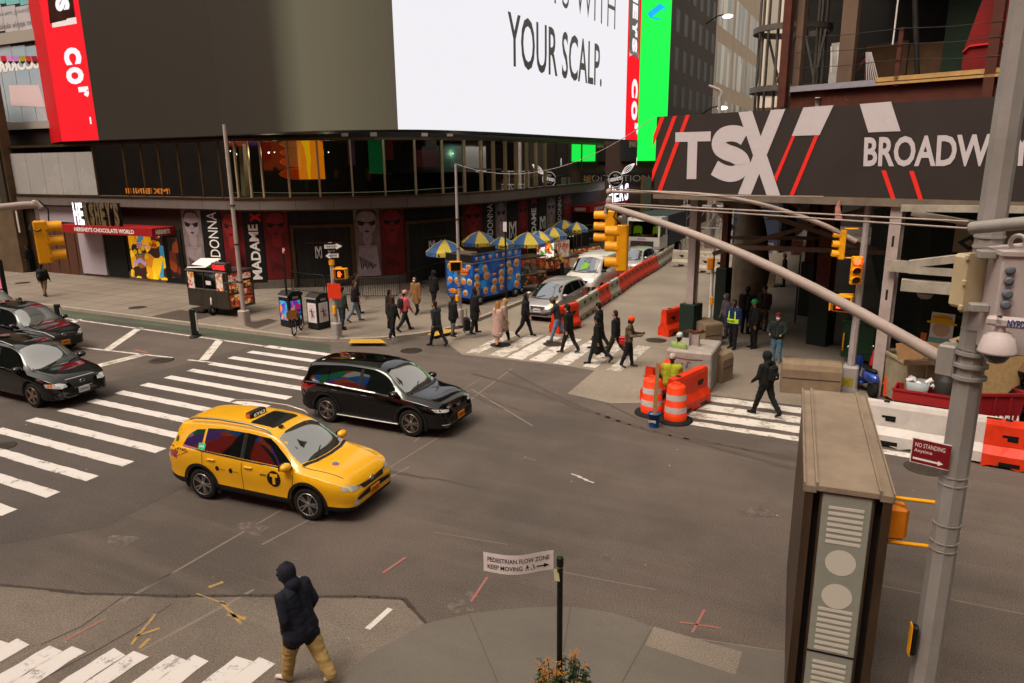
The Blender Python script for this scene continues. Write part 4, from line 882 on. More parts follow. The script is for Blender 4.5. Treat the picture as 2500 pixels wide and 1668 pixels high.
b.add([(.33*cos(pi*k/10),.26*sin(pi*k/10),0)for k in range(11)],[tuple(range(11))],mat('helmet yellow','c79a14',.5),False,T);b.box(-.42,.42,-.05,.01,0,.004,MATS['helmet yellow'],T=T)
b.add([(.25*cos(2*pi*k/16),-.22+.24*sin(2*pi*k/16),-.001)for k in range(16)],[tuple(range(16))],mat('poster skin','a88a70',.6),False,T);b.box(-.33,.33,-.85,-.5,0,.003,mat('poster shirt','5f8a84',.6),T=T)
for s_ in(-1,1):b.box(s_*.38,s_*.55,-.95,-.4,0,.003,mat('poster glove','a5552a',.6),T=T)
HW2.ppanel(b,2282,2331,823,828,.31,M['red'],.005);b.obj('poster_picture',sp2,wc=True)
# signs and things in the passage
def placard(name,label,x0,x1,y0,y1,d,m,texts,tm,post_=True):
    c=D((x0+x1)/2,(y0+y1)/2,d);o=thing(name,label,'sign',(c.x,c.y,0));lft=D(x0,(y0+y1)/2,d);rgt=D(x1,(y0+y1)/2,d);zt=D(x0,y0,d).z;zb=D(x0,y1,d).z
    t=(rgt-lft);t.z=0;wd=t.length;T=frame((lft.x,lft.y,zb),t,(0,0,1));b=MB();b.box(0,wd,0,zt-zb,-.03,0,m,T=T);p=b.obj('board',o,wc=True);b=MB()
    for tx,fx0,fx1,fy0,fy1,bd in texts:b.text(tx,T@tr(wd*fx0,(zt-zb)*fy0,0),wd*(fx1-fx0),(zt-zb)*(fy1-fy0),tm,bd,.006)
    b.obj('lettering',p,wc=True)
    if post_:b=MB();b.box(wd*.8,wd*.8+.06,-zb,0,-.09,-.031,M['dark_steel'],T=T);b.obj('post',o,wc=True)
    return o
wp_=mat('placard white','b3a9a4',.5,emit=.1)
placard('site_sign','small white sign reading partial over closed, lit under the shed',1861,1888,593,620,36,wp_,(('PARTIAL',.08,.92,.65,.9,.02),('CLOSED',.1,.9,.08,.32,.02)),M['red'],False)
placard('site_sign','pinkish sidewalk closed sign with a red arrow under the shed',1932,1960,585,623,32,mat('placard pink','9a8580',.6),(('SIDEWALK',.1,.98,.76,.92,.03),('CLOSED',.06,1,.45,.72,.05),('<-',.3,.8,.1,.3,.05)),M['red'])
tp_=thing('wrapped_column','tall column wrapped in grey tarpaulin under the shed','column',tuple(G(1815,760)))
b=MB();pc_=G(1815,760);tarp=mat('tarpaulin','6b6052',.75,var=.25,vs=2,bump=.4,bs=6)
ring=[]
for j in range(16):
    t=j/15;z=5.5*t+.3;r=.62+.22*sin(t*5)+(-.25 if t>.75 else 0)*((t-.75)*4);ring.append([Vector((pc_.x+.15*sin(t*4)+(r+.06*sin(k*1.9+t*9))*cos(2*pi*k/14),pc_.y+(r+.05*cos(k*2.3-t*7))*sin(2*pi*k/14),z))for k in range(14)])
b.grid(ring,tarp,True,True);b.obj('tarpaulin',tp_,wc=True)
def cblock(name,label,x0,x1,dep,h,py,pyr=None,m='concrete',round_=.12,rz=None):
    a=G(x0,py,.015);c=G(x1,pyr or py,.015);t=(c-a);L=t.length;an=atan2(t.y,t.x);o=thing(name,label,'barrier',tuple(a),an)
    b=MB();pr=[(0,0),(dep,0),(dep,h-round_),(dep-round_*.3,h-round_*.3),(dep-round_,h),(round_,h),(round_*.3,h-round_*.3),(0,h-round_)]
    b.prism(pr,L,M_(m),Matrix(((0,0,1,0),(1,0,0,0),(0,1,0,0),(0,0,0,1))));b.obj('body',o)
    b=MB();b.box(.02,L-.02,-.008,-.001,h*.48,h*.5,M['black']);b.obj('groove',o);return o
cbm=mat('brown concrete','75634f',.85,var=.2,vs=2.5,bump=.3)
cblock('concrete_bench_barrier','long brown rounded concrete barrier behind the crosswalk, chalked blue on top',1905,2049,.75,.95,958,970,'brown concrete',.22)
cblock('concrete_bench_barrier','short brown rounded concrete barrier beside the pale concrete cube',1763,1788,1.0,.95,937,925,'brown concrete',.22)
cblock('concrete_bench_barrier','dark flat concrete barrier between the green post casing and the security guard',1720,1762,1.2,.9,850,845,'brown concrete',.08)
cblock('concrete_bench_barrier','low dark barrier deep under the shed behind the guards',1852,1890,.8,.9,700,702,'brown concrete',.1)
# steel frame of the tower above the sign
fr_=thing('steel_frame','rust red steel frame of a tower under construction above the sign shed','building',tuple(P0+NB*4))
FW=TWo(1.6);FB=TWo(9)
b=MB();FW.ppanel(b,1925,2445,225,262,0,rs_,.05)
bb2=MB()
def fbeam(x0,x1,ya,yb,off,m,th=.3,W=FW,nm='girder'):
    q=MB();W.ppanel(q,x0,x1,ya,yb,off,m,th);return q.obj(nm,fr_,wc=True)
b=MB();a,_=FW.hit(1925,240);c,_=FW.hit(2446,210);zt=FW.hit(1925,226)[1];zb=zt-.62;th=.03
FW.panel(b,a,c,zb,zt,-.12,rs_,.04);FW.panel(b,a,c,zt-.03,zt,0,rs_,.3);FW.panel(b,a,c,zb,zb+.03,0,rs_,.3);gd=b.obj('girder',fr_,wc=True)
b=MB();q=FW.hit(2015,238)[0];b.text('3 FLK',FW.fr(q,zt-.4,-.115),.7,.18,mat('chalk yellow','6e4a20',.8),-.03);b.obj('chalk_lettering',gd,wc=True)
b=MB();FW.panel(b,a+.05,a+2.6,zt,zt+.17,.05,mat('deck edge zinc','9a9da3',.4,.6,var=.1),.1);FW.panel(b,a+2.6,c,zt,zt+.07,.05,mat('plank','a5824f',.8,var=.2,vs=4),.3);FW.panel(b,a+2.6,c,zt+.1,zt+.22,.02,MATS['plank'],.3);b.obj('deck_edge',fr_,wc=True)
for x0,x1,m_,of,y0,y1 in((1929,1948,rs_,.12,-500,262),(1948,1965,mat('column brown','5f4b3d',.8,var=.2,vs=1),-.3,-500,262),(2036,2062,M['wall_dark'],-1.2,-500,210),(2056,2094,MATS['column brown'],-.5,-500,205),(2448,2476,rs_,.05,-500,235)):fbeam(x0,x1,y0,y1,of,m_,.25,nm='column')
b=MB();FW.ppanel(b,2444,2452,195,236,.08,mat('perforated','8a6424',.6,.3),.02);b.obj('splice_plate',fr_,wc=True)
b=MB();q,_=FW.hit(2193,150);FW.panel(b,q-.06,q+.06,zt-.05,FW.hit(2200,68)[1],.02,rs_,.06);b.obj('guard_post',fr_,wc=True)
for ya,yb_,in((92,50),(130,88),(167,135)):
    b=MB();q0,z0=FW.hit(1938,ya);q1,z1=FW.hit(2205,ya-22);q2,z2=FW.hit(2465,yb_);b.tube([FW.at(q0,z0,.05),FW.at((q0+q1)/2,(z0+z1)/2-.05,.05),FW.at(q1,z1,.05),FW.at((q1+q2)/2,(z1+z2)/2-.05,.05),FW.at(q2,z2,.05)],.012,M['dark_steel'],4);b.obj('guard_cable',fr_,wc=True)
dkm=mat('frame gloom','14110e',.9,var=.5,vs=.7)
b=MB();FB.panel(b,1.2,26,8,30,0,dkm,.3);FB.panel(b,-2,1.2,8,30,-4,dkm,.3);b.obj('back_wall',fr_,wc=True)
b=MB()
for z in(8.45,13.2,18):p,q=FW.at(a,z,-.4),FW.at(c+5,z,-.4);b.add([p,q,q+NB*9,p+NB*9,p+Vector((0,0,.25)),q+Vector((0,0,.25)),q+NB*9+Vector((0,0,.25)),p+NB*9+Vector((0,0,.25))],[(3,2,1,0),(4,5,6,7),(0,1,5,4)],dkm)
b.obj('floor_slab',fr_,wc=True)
b=MB();b.box(-2.5,30,46,78,8.7,14,dkm);b.obj('core',fr_,wc=True)  # unseen block added to darken the sky reflected in the side street windows
def inb(x0,x1,ya,yb,dep,m,nm):q=MB();TWo(1.6+dep).ppanel(q,x0,x1,ya,yb,0,m,.05);return q.obj(nm,fr_,wc=True)
for x0,x1 in((2112,2212),(2215,2310)):inb(x0,x1,105,225,3,mat('rough plywood','57402c',.85,var=.35,vs=1.2),'plywood_sheet')
inb(2026,2050,105,205,6.5,mat('daylight gap','a09c94',.6,var=.3,vs=2),'daylight_panel')  # daylight through the frame put into a pale panel's colour
inb(2310,2395,-100,215,2.6,mat('green sheeting','1c2c1e',.8,var=.3,vs=.8),'green_sheeting')
b=MB();W_=TWo(2.6);W_.ppoly(b,[(2345,190),(2352,125),(2420,-60),(2480,-100),(2480,190)][::-1],0,mat('red netting','6a0f0c',.8,var=.35,vs=1.5));b.obj('red_netting',fr_,wc=True)
b=MB();b.tube([W_.at(*W_.hit(2353,128),.03),W_.at(*W_.hit(2368,114),.03),W_.at(*W_.hit(2460,103),.03)],.04,M['red'],5);b.obj('red_rope',fr_,wc=True)
b=MB()
for x0,y0,x1,y1 in((1992,207,2052,118),(2018,207,2058,130)):b.tube([FW.at(*FW.hit(x0,y0),-1.4),FW.at(*FW.hit(x1,y1),-1.8)],.06,M['brown_steel'],4,False)
b.obj('timber_brace',fr_,wc=True);b=MB()
for k in range(6):b.tube([FW.at(*FW.hit(2094+k*6,198),-.7),FW.at(*FW.hit(2086+k*2.5,121),-.9)],.018,M['grey_paint'],4,False)
b.obj('steel_studs',fr_,wc=True)
b=MB()
for x,y0,y1 in((1993,105,170),(2010,105,175),(2160,-20,100),(2200,-60,195)):b.tube([FW.at(*FW.hit(x,y0),-1.1),FW.at(*FW.hit(x+(-14 if y1==100 else 8 if y1==195 else 0),y1),-1.1)],.03 if y1<190 else .1,M['white']if y1<180 else M['dark_steel'],4)
b.obj('hanging_cable',fr_,wc=True)
cup=thing('paper_cup','white paper cup standing on the flange of the rusty girder','cup',FW.at(FW.hit(1994,246)[0],zb+.03,-.07));b=MB();b.lathe([(.055,0),(.08,.36),(.085,.36),(.085,.38),(.05,.38)],M['white'],12);b.obj('cup',cup)
# round hoist tower left of the frame
ht=thing('hoist_tower','grey ringed steel hoist tower with braced posts left of the rusty frame','tower',tuple(A3(D(1895,400,27),0)))
hm_=mat('hoist steel','57514b',.6,.4,var=.2,vs=2);hc=D(1925,200,27.5);R_=1.25
zs_=(D(1900,215,26.5).z,D(1900,65,26.5).z,D(1900,65,26.5).z+3.4)
for z in zs_:
    b=MB();n=40;rows=[[Vector((hc.x+r*cos(2*pi*k/n),hc.y+r*sin(2*pi*k/n),z+h))for k in range(n)]for r,h in((R_-.12,-.09),(R_,-.09),(R_,.09),(R_-.12,.09),(R_-.12,-.09))];b.grid(rows,hm_,False,True);b.obj('ring',ht,wc=True)
for k in range(10):
    a_=2*pi*k/10;b=MB();p=Vector((hc.x+(R_-.2)*cos(a_),hc.y+(R_-.2)*sin(a_),7.5));b.tube([p,p+Vector((0,0,12))],.05,hm_,6);b.obj('standard',ht,wc=True)
    a2=2*pi*(k+1)/10;q=Vector((hc.x+(R_-.2)*cos(a2),hc.y+(R_-.2)*sin(a2),0));b=MB();b.tube([Vector((p.x,p.y,zs_[0])),Vector((q.x,q.y,zs_[1]))],.045,hm_,5)
    if k%2:b.obj('brace',ht,wc=True)
# scaffolding on the far side of the street
sc_=thing('scaffold','pale pipe scaffolding beyond the white barriers on the side street','scaffold',tuple(G(1680,610)))
b0=G(1665,605);
for i in range(4):
    for j in range(2):
        b=MB();p=b0+Vector((i*.95,j*1.1,0));b.tube([p,p+Vector((0,0,6.0))],.045,mat('scaffold pipe','9a948a',.5,.3),5);b.obj('upright',sc_,wc=True)
for z in(1.6,3.2,4.8,5.9):
    b=MB();b.tube([b0+Vector((0,0,z)),b0+Vector((2.85,0,z))],.04,MATS['scaffold pipe'],5);b.obj('ledger',sc_,wc=True)
for i in range(3):
    for k in range(3):b=MB();b.tube([b0+Vector((i*.95,0,1.6*k+.2)),b0+Vector((i*.95+.95,0,1.6*k+1.7))],.03,MATS['scaffold pipe'],4);b.obj('diagonal',sc_,wc=True)
b=MB();b.box(b0.x-.2,b0.x+3,b0.y-.3,b0.y+1.3,3.2,3.28,MATS['scaffold pipe']);b.obj('platform',sc_,wc=True)
# low dark sheds along the far right kerb
fw_=thing('far_shed','dark blue-grey site fence behind the white truck on the side street','fence',(-8.5,58,0))
b=MB();b.box(-10.2,-5.5,60,60.2,.1,4.2,mat('site fence blue','232a38',.7,var=.3,vs=2));b.box(-6.3,-6.1,56,110,.1,5,M['wall_dark']);b.obj('panel',fw_,wc=True);b=MB();
for z in(2.2,3.0,3.7):b.box(-10.2,-5.5,59.93,59.99,z,z+.06,mat('fence rail','3a4254',.6))
b.obj('rail',fw_,wc=True)
b=MB();p=G(1572,600);b.box(p.x-.3,p.x+.3,p.y,p.y+.5,0,5.4,mat('casing green','4f5a4a',.7,var=.15));o=b.obj('green_post');tag(o,'square green timber post behind the white barriers','post')
# ------------------------------------------------------------------ vehicles
def interp(p,x):
    if x<=p[0][0]:return p[0][1]
    for i in range(len(p)-1):
        (a,fa),(b,fb)=p[i],p[i+1]
        if x<=b:
            h=b-a;s=(fb-fa)/h
            def m(j):
                if j<=0 or j>=len(p)-1:k=max(0,min(j,len(p)-2));return(p[k+1][1]-p[k][1])/(p[k+1][0]-p[k][0])
                s0=(p[j][1]-p[j-1][1])/(p[j][0]-p[j-1][0]);s1=(p[j+1][1]-p[j][1])/(p[j+1][0]-p[j][0])
                return 0 if s0*s1<=0 else 2*s0*s1/(s0+s1)
            t=(x-a)/h;m0,m1=m(i),m(i+1)
            return(2*t**3-3*t*t+1)*fa+(t**3-2*t*t+t)*h*m0+(-2*t**3+3*t*t)*fb+(t**3-t*t)*h*m1
    return p[-1][1]
SUV=dict(
    zb=[(-2.3,.52),(-2.2,.34),(-1.9,.27),(1.8,.25),(2.15,.25),(2.3,.30)],
    zs=[(-2.3,.96),(-2.15,1.06),(-1.6,1.10),(-.3,1.06),(.9,.99),(1.25,.96),(1.7,.90),(2.05,.81),(2.2,.71),(2.3,.56)],
    zr=[(-2.3,1.0),(-2.22,1.16),(-2.1,1.40),(-1.98,1.575),(-1.5,1.64),(-.6,1.68),(.05,1.66),(.42,1.58),(1.12,1.12),(1.3,1.055),(1.75,.985),(2.05,.89),(2.2,.77),(2.3,.60)],
    w=[(-2.3,.74),(-2.2,.84),(-1.9,.905),(-1.3,.92),(1.3,.92),(1.75,.90),(2.05,.83),(2.2,.74),(2.3,.62)],
    wr=[(-2.3,.58),(-2.1,.62),(-1.8,.62),(-.6,.635),(.3,.62),(.6,.63),(1.1,.72),(1.6,.68),(2.1,.58),(2.3,.46)],
    wb=1.33,r=.345,L=2.3,
    dlo=[[(-1.78,1.16),(-1.28,1.12),(-1.28,1.50),(-1.5,1.47),(-1.68,1.36)],[(-1.22,1.115),(-.27,1.08),(-.27,1.55),(-.8,1.56),(-1.22,1.52)],[(-.17,1.075),(.98,1.03),(.92,1.10),(.50,1.42),(.36,1.50),(-.17,1.55)]],
    ws=[(1.10,-.70),(1.20,-.4),(1.23,0),(1.20,.4),(1.10,.70),(.86,.66),(.52,.58),(.46,.3),(.45,0),(.46,-.3),(.52,-.58),(.86,-.66)],
    seams=[[(1.03,.42),(1.03,.98)],[(-.22,.40),(-.22,1.07)],[(-1.02,.52),(-1.24,.80),(-1.24,1.1)]],handles=[(-.05,.93),(-1.0,.96)],sill=.42,clad=4.4)
def sc(s,L,W,H):
    kx,ky,kz=L/4.6,W/1.84,H/1.68;o={}
    for k,v in s.items():
        if k in('zb','zs','zr'):o[k]=[(a*kx,b*kz)for a,b in v]
        elif k in('w','wr'):o[k]=[(a*kx,b*ky)for a,b in v]
        elif k in('dlo','seams'):o[k]=[[(a*kx,b*kz)for a,b in p]for p in v]
        elif k=='ws':o[k]=[(a*kx,b*ky)for a,b in v]
        elif k=='handles':o[k]=[(a*kx,b*kz)for a,b in v]
        elif k in('wb','L'):o[k]=v*kx
        else:o[k]=v
    return o
def body_mesh(sp,paint,clad,ns=72):
    L=sp['L'];xs=[-L+2*L*i/ns for i in range(ns+1)]
    xs+=[-L+.03,-L+.07,L-.02,L-.05,L-.09];xs=sorted(set(xs));n=None;V=[]
    for x in xs:
        zb,zs,zr,w_,wr=(interp(sp[k],x)for k in('zb','zs','zr','w','wr'))
        zr=max(zr,zs+.02);e=max(0,min(1,(zr-zs)/.42));ze=zs+(zr-zs)*(.55+.30*e);wr=min(wr,w_*.93)
        h=zs-zb;ws_=w_*(.955-.02*(1-e))
        P=[(0,zb),(.45*w_,zb),(.84*w_,zb),(.955*w_,zb+.05*h),(.985*w_,zb+.16*h),(.985*w_,zb+.34*h),(1.0*w_,zb+.62*h),(.992*w_,zb+.82*h),(ws_+.012,zs-.02),(ws_-.012,zs+.012*e)]
        P+=[(ws_+(wr-ws_)*.3,zs+(ze-zs)*.33),(ws_+(wr-ws_)*.64,zs+(ze-zs)*.68),(wr,ze),(wr*.88,ze+(zr-ze)*.55),(wr*.5,ze+(zr-ze)*.92),(0,zr)]
        hp=cat(P,3);n=len(hp)
        V.append([(x,-y,z)for y,z in hp]+[(x,y,z)for y,z in hp[-2:0:-1]])
    m=len(V[0]);b=MB();vs=[p for r in V for p in r];kc=int(sp['clad']*3)
    for i in range(len(V)-1):
        for k in range(m):
            q=k if k<n else m-1-k
            b.sm.append(True);b.f.append((i*m+k,(i+1)*m+k,(i+1)*m+(k+1)%m,i*m+(k+1)%m));b.mi.append(1 if q<kc else 0)
    for e_,fl in((0,False),(len(V)-1,True)):
        for k in range(n-1):
            a,c,d,f=e_*m+k,e_*m+k+1,e_*m+(m-k-1)%m,e_*m+(m-k)%m
            fc=[c,a]if k==0 else[a,c]
            q=(a,c,d)if k==0 else((a,c,f)if k==n-2 else(a,c,d,f))
            b.f.append(q if fl else q[::-1]);b.mi.append(1 if k<kc else 0);b.sm.append(False)
    b.v=[Vector(p)for p in vs];b.mats=[paint,clad];return b
def booled(o,cyls,mats):
    b=MB();b.mats=list(mats)
    for x,y,r,hw in cyls:b.cyl((x,y-hw,r[0]),(x,y+hw,r[0]),r[1],mats[1],n=36)
    c=b.obj('cut',o.parent)
    for q in(c,o):
        bm=bmesh.new();bm.from_mesh(q.data);bmesh.ops.remove_doubles(bm,verts=bm.verts[:],dist=.0002);bmesh.ops.recalc_face_normals(bm,faces=bm.faces[:]);bm.to_mesh(q.data);bm.free()
    md=o.modifiers.new('b','BOOLEAN');md.object=c;md.operation='DIFFERENCE';md.solver='EXACT'
    TC.objects.link(o);TC.objects.link(c);TC.objects.link(o.parent);dg=dgraph();me=bpy.data.meshes.new_from_object(o.evaluated_get(dg));o.modifiers.remove(md);old=o.data;o.data=me;bpy.data.meshes.remove(old);bpy.data.objects.remove(c);TC.objects.unlink(o);TC.objects.unlink(o.parent)
def bvh_of(o):return BVHTree.FromPolygons([v.co.copy()for v in o.data.vertices],[tuple(p.vertices)for p in o.data.polygons])
AX={'R':lambda a,b:((a,-5,b),(0,1,0)),'L':lambda a,b:((a,5,b),(0,-1,0)),'T':lambda a,b:((a,b,5),(0,0,-1)),'F':lambda a,b:((6,a,b),(-1,0,0)),'B':lambda a,b:((-6,a,b),(1,0,0))}
def decal(bv,poly,ax,off,m,name,parent,step=.09,hide=False):
    bm=bmesh.new();vs=[bm.verts.new((a,c,0))for a,c in poly];bm.faces.new(vs)
    for k in(0,1):
        lo=min(p[k]for p in poly);hi=max(p[k]for p in poly);t=math.floor(lo/step)*step+step
        while t<hi-.004:
            no=[0,0,0];co=[0,0,0];no[k]=1;co[k]=t
            bmesh.ops.bisect_plane(bm,geom=bm.verts[:]+bm.edges[:]+bm.faces[:],plane_co=co,plane_no=no);t+=step
    b=MB();idx={}
    for v in bm.verts:
        o_,d=AX[ax](v.co.x,v.co.y);d=Vector(d);h,nrm,_,_=bv.ray_cast(Vector(o_),d)
        if h is None:
            h,nrm,_,_=bv.find_nearest(Vector(o_)+d*(5-.6));
        if nrm.dot(d)>0:nrm=-nrm
        idx[v]=len(b.v);b.v.append(h+nrm*off)
    b.mats=[m];lst=[[idx[v]for v in f.verts]for f in bm.faces];bm.free();flip=None
    for f in lst:
        if flip is None:
            nn=(b.v[f[1]]-b.v[f[0]]).cross(b.v[f[2]]-b.v[f[0]]);flip=nn.dot(Vector(AX[ax](0,0)[1]))>0
        b.f.append(tuple(f[::-1]if flip else f));b.mi.append(0);b.sm.append(True)
    return b.obj(name,parent)
def strip(p,q,w_):
    d=Vector((q[0]-p[0],q[1]-p[1])).normalized();n=Vector((-d.y,d.x))*w_/2;return[(p[0]+n.x,p[1]+n.y),(q[0]+n.x,q[1]+n.y),(q[0]-n.x,q[1]-n.y),(p[0]-n.x,p[1]-n.y)]
def decal_text(bv,t,x0,z0,wd,ht,ax,m,name,parent,bold=0,off=.006):
    v,f=text_geo(t,bold);b=MB();sg=1 if ax in 'RT' else-1
    for a,c in v:
        if ax=='F':o_,d=AX['F'](x0+a*wd,z0+c*ht)
        elif ax=='T':o_,d=AX['T'](x0+c*ht,z0-a*wd)
        else:o_,d=AX[ax](x0+a*wd,z0+c*ht)
        h,nrm,_,_=bv.ray_cast(Vector(o_),Vector(d));
        if h is None:h,nrm,_,_=bv.find_nearest(Vector(o_)+Vector(d)*4.4)
        b.v.append(h-Vector(d)*off)
    b.mats=[m];b.f=list(f);b.mi=[0]*len(f);b.sm=[False]*len(f);return b.obj(name,parent)
glass=mat('car glass','0b0e0d',.03,spec=.6,coat=.3);screen_g=mat('windscreen glass','20241f',.03,spec=.5,coat=1);screen_g.node_tree.nodes['Principled BSDF'].inputs['IOR'].default_value=3.4;tyre=M['rubber'];alloy=mat('alloy','a3a09c',.3,.85);alloy_d=mat('alloy dark','1a1918',.4,.5);lens=mat('headlamp','b9b9b5',.08,.35,coat=1);lens_on=mat('headlamp on','fff1dc',emit=2.5);red_l=mat('tail lamp','7a0c0e',.12,coat=1,emit=.05);amber=mat('amber lens','b8520a',.2,emit=.1);plastic=mat('black plastic','161514',.6,var=.15,vs=15);seam=mat('door seam','050505',.8);plate_o=mat('plate orange','c97818',.5);plate_w=mat('plate white','b5b8bc',.5)
def wheel(parent,x,y,r,side,spokes=10,two=False,rim=None):
    b=MB();T=tr(x,y,r)@Matrix.Rotation(pi/2*(1 if side<0 else-1),4,'X');wd=.22
    b.lathe([(r*.66,-wd/2),(r*.93,-wd/2),(r,-wd*.36),(r,wd*.36),(r*.94,wd*.5),(r*.7,wd*.5),(r*.66,wd*.42)],tyre,32,T);o=b.obj('wheel',parent)
    b=MB();rm=rim or alloy;b.lathe([(r*.70,wd*.43),(r*.70,wd*.52),(r*.64,wd*.52),(r*.62,wd*.3),(r*.2,wd*.22),(0.001,wd*.22)],alloy_d,32,T,caps=False)
    b.lathe([(r*.70,wd*.46),(r*.695,wd*.54),(r*.645,wd*.54),(r*.63,wd*.4)],rm,32,T,caps=False)
    b.lathe([(r*.17,wd*.25),(r*.17,wd*.46),(r*.12,wd*.5),(.001,wd*.5)],rm,14,T,caps=False)
    for k in range(spokes):
        a=2*pi*k/spokes;w1=r*(.045 if spokes>7 or two else .1)
        for da in((-.17,.17)if two else(0,)):
            T2=T@rotz(a+da);b.add([(r*.12,-w1,wd*.47),(r*.66,-w1*.75,wd*.52),(r*.66,w1*.75,wd*.52),(r*.12,w1,wd*.47),(r*.12,-w1,wd*.3),(r*.66,-w1*.75,wd*.4),(r*.66,w1*.75,wd*.4),(r*.12,w1,wd*.3)],[(0,1,2,3),(0,4,5,1),(2,6,7,3),(1,5,6,2)],rm,False,T2)
    b.obj('rim',o);return o
def mirror(parent,x,y,z,sgn,m):
    b=MB();b.ell((x,y+sgn*.12,z+.06),(.10,.13,.085),m,14,8);b.tube([(x+.03,y-sgn*.04,z-.02),(x+.02,y+sgn*.06,z+.02)],.03,plastic,6);b.box(x-.105,x-.09,y+sgn*.03,y+sgn*.21,z,z+.12,glass);b.obj('mirror',parent)
def car(name,label,sp,paint,loc,rz,clad=None,opt=()):
    o=thing(name,label,'taxi' if 'taxi' in name else 'car',(loc[0],loc[1],0),rz)
    b=body_mesh(sp,paint,clad or plastic);bd=b.obj('body',o);ra=sp['r']+.055
    W=interp(sp['w'],0);tk=W-.135
    booled(bd,[(x,y,(sp['r']+.02,ra),.26)for x in(-sp['wb'],sp['wb'])for y in(-W+.1,W-.1)],[paint,clad or plastic])
    bv=bvh_of(bd);L=sp['L'];sx=L/2.3;sz=max(z for _,z in sp['zr'])/1.68
    for ax in 'RL':
        for p in sp['dlo']:decal(bv,p,ax,.004,glass,'window',o)
        if sp.get('chrome',1):
            lo=[(q[0],q[1]-.022)for q in(sp['dlo'][0][0],sp['dlo'][0][1],sp['dlo'][-1][0],sp['dlo'][-1][1])]
            decal(bv,[(a,c-.012)for a,c in lo]+[(a,c+.012)for a,c in lo[::-1]],ax,.008,M['chrome']if sp['chrome']!=2 else plastic,'window_trim',o)
        d0,d1=sp['dlo'][-2],sp['dlo'][-1]
        decal(bv,[d0[1],d1[0],d1[-1],d0[2]],ax,.003,seam,'pillar',o)
        for i,s in enumerate(sp['seams']):
            for p,q in zip(s,s[1:]):decal(bv,strip(p,q,.013),ax,.003,seam,'door_seam',o)
        for hx,hz in sp['handles']:
            h,nr,_,_=bv.ray_cast(Vector((hx,-5 if ax=='R' else 5,hz)),Vector((0,1 if ax=='R' else-1,0)))
            if h:b=MB();b.box(hx-.1,hx+.1,h.y-.035,h.y+.035,hz-.018,hz+.018,paint if sp.get('hm',1)else M['chrome'],.012);b.obj('door_handle',o)
        for x in(-sp['wb'],sp['wb']):
            A=[(x+(ra+.0)*cos(t),sp['r']+.02+(ra)*sin(t))for t in[radians(-22+224*k/24)for k in range(25)]];Bq=[(x+(ra+.065)*cos(t),sp['r']+.02+(ra+.065)*sin(t))for t in[radians(-22+224*k/24)for k in range(25)]]
            if sp.get('flare',1):
                rows=[]
                for Q in(A,Bq):
                    rw_=[]
                    for a_,c_ in Q:
                        o_,d_=AX[ax](a_,c_);d_=Vector(d_);h,nr,_,_=bv.ray_cast(Vector(o_),d_)
                        if h is None or abs(h.y)<W*.8:h,nr,_,_=bv.find_nearest(Vector((a_,(-1 if ax=='R' else 1)*W,c_)))
                        rw_.append(Vector((a_,h.y,c_))-d_*.014)
                    rows.append(rw_)
                b=MB();b.grid(rows,clad or plastic);b.obj('wheel_arch',o)
        mx=sp['dlo'][-1][1][0]-.06;mz=sp['dlo'][-1][1][1];h,_,_,_=bv.ray_cast(Vector((mx,-5 if ax=='R' else 5,mz)),Vector((0,1 if ax=='R' else-1,0)));mirror(o,mx,h.y if h else W,mz,-1 if ax=='R' else 1,sp.get('mm')or paint)
    decal(bv,sp['ws'],'T',.004,screen_g,'windscreen',o,.12)
    cow=[(a+.02,c*1.02)for a,c in sp['ws'][:5]];decal(bv,cow+[(a+.07,c*1.0)for a,c in cow[::-1]],'T',.006,plastic,'cowl',o)
    for y0 in(-.32,.30):
        b=MB();pts=[]
        for k in range(6):
            xx=sp['ws'][2][0]-.05-.09*k*.35;yy=y0+.07*k;h,nr,_,_=bv.ray_cast(Vector((xx,yy,5)),Vector((0,0,-1)));pts.append(h+nr*.02)
        b.tube(pts,.011,plastic,5);b.obj('wiper',o)
    for side in(-1,1):
        for x in(-sp['wb'],sp['wb']):wheel(o,x,side*tk,sp['r'],side,*sp.get('wh',(10,False)),rim=sp.get('rim'))
    # hood shut lines, front end
    for f in('hood',):
        for sgn in(-1,1):decal(bv,strip((sp['ws'][0][0]+.04,sgn*(W*.80)),(L*.87,sgn*W*.66),.012),'T',.003,seam,'hood_seam',o)
    for p in sp.get('lamps',[[(-.80,.80),(-.46,.72),(-.42,.66),(-.62,.64),(-.82,.70)]]):
        for sgn in(-1,1):decal(bv,[(a*sgn*W/.92,c*sz)for a,c in p],'F',.006,sp.get('lens',lens),'headlight',o,.06)
    for(nm,p,m_,off)in sp.get('front',[]):decal(bv,[(a*W/.92,c*sz)for a,c in p],'F',off,m_,nm,o,.07)
    b=MB();pz=sp.get('pz',.47);h,_,_,_=bv.ray_cast(Vector((6,0,pz)),Vector((-1,0,0)));b.box(h.x,h.x+.025,-.16,.16,pz-.08,pz+.08,sp.get('plate',plate_o));q=b.obj('license_plate',o)
    b=MB();b.text(sp.get('ptext','T684210C'),frame((h.x+.026,-.13,pz-.035),(0,1,0),(0,0,1)),.26,.075,seam,.01,.002);b.obj('plate_text',q)
    for sgn in(-1,1):decal(bv,[(sgn*a*W/.92,c*sz)for a,c in[(.52,.86),(.9,.84),(.9,1.05),(.75,1.06),(.55,.95)]],'B',.006,red_l,'tail_light',o)
    for ax in 'RL':decal(bv,[(-L*.995,.88*sz),(-L*.86,.86*sz),(-L*.82,1.0*sz),(-L*.9,1.1*sz),(-L*.97,1.06*sz)],ax,.006,red_l,'tail_light',o)
    return o,bd,bv,W
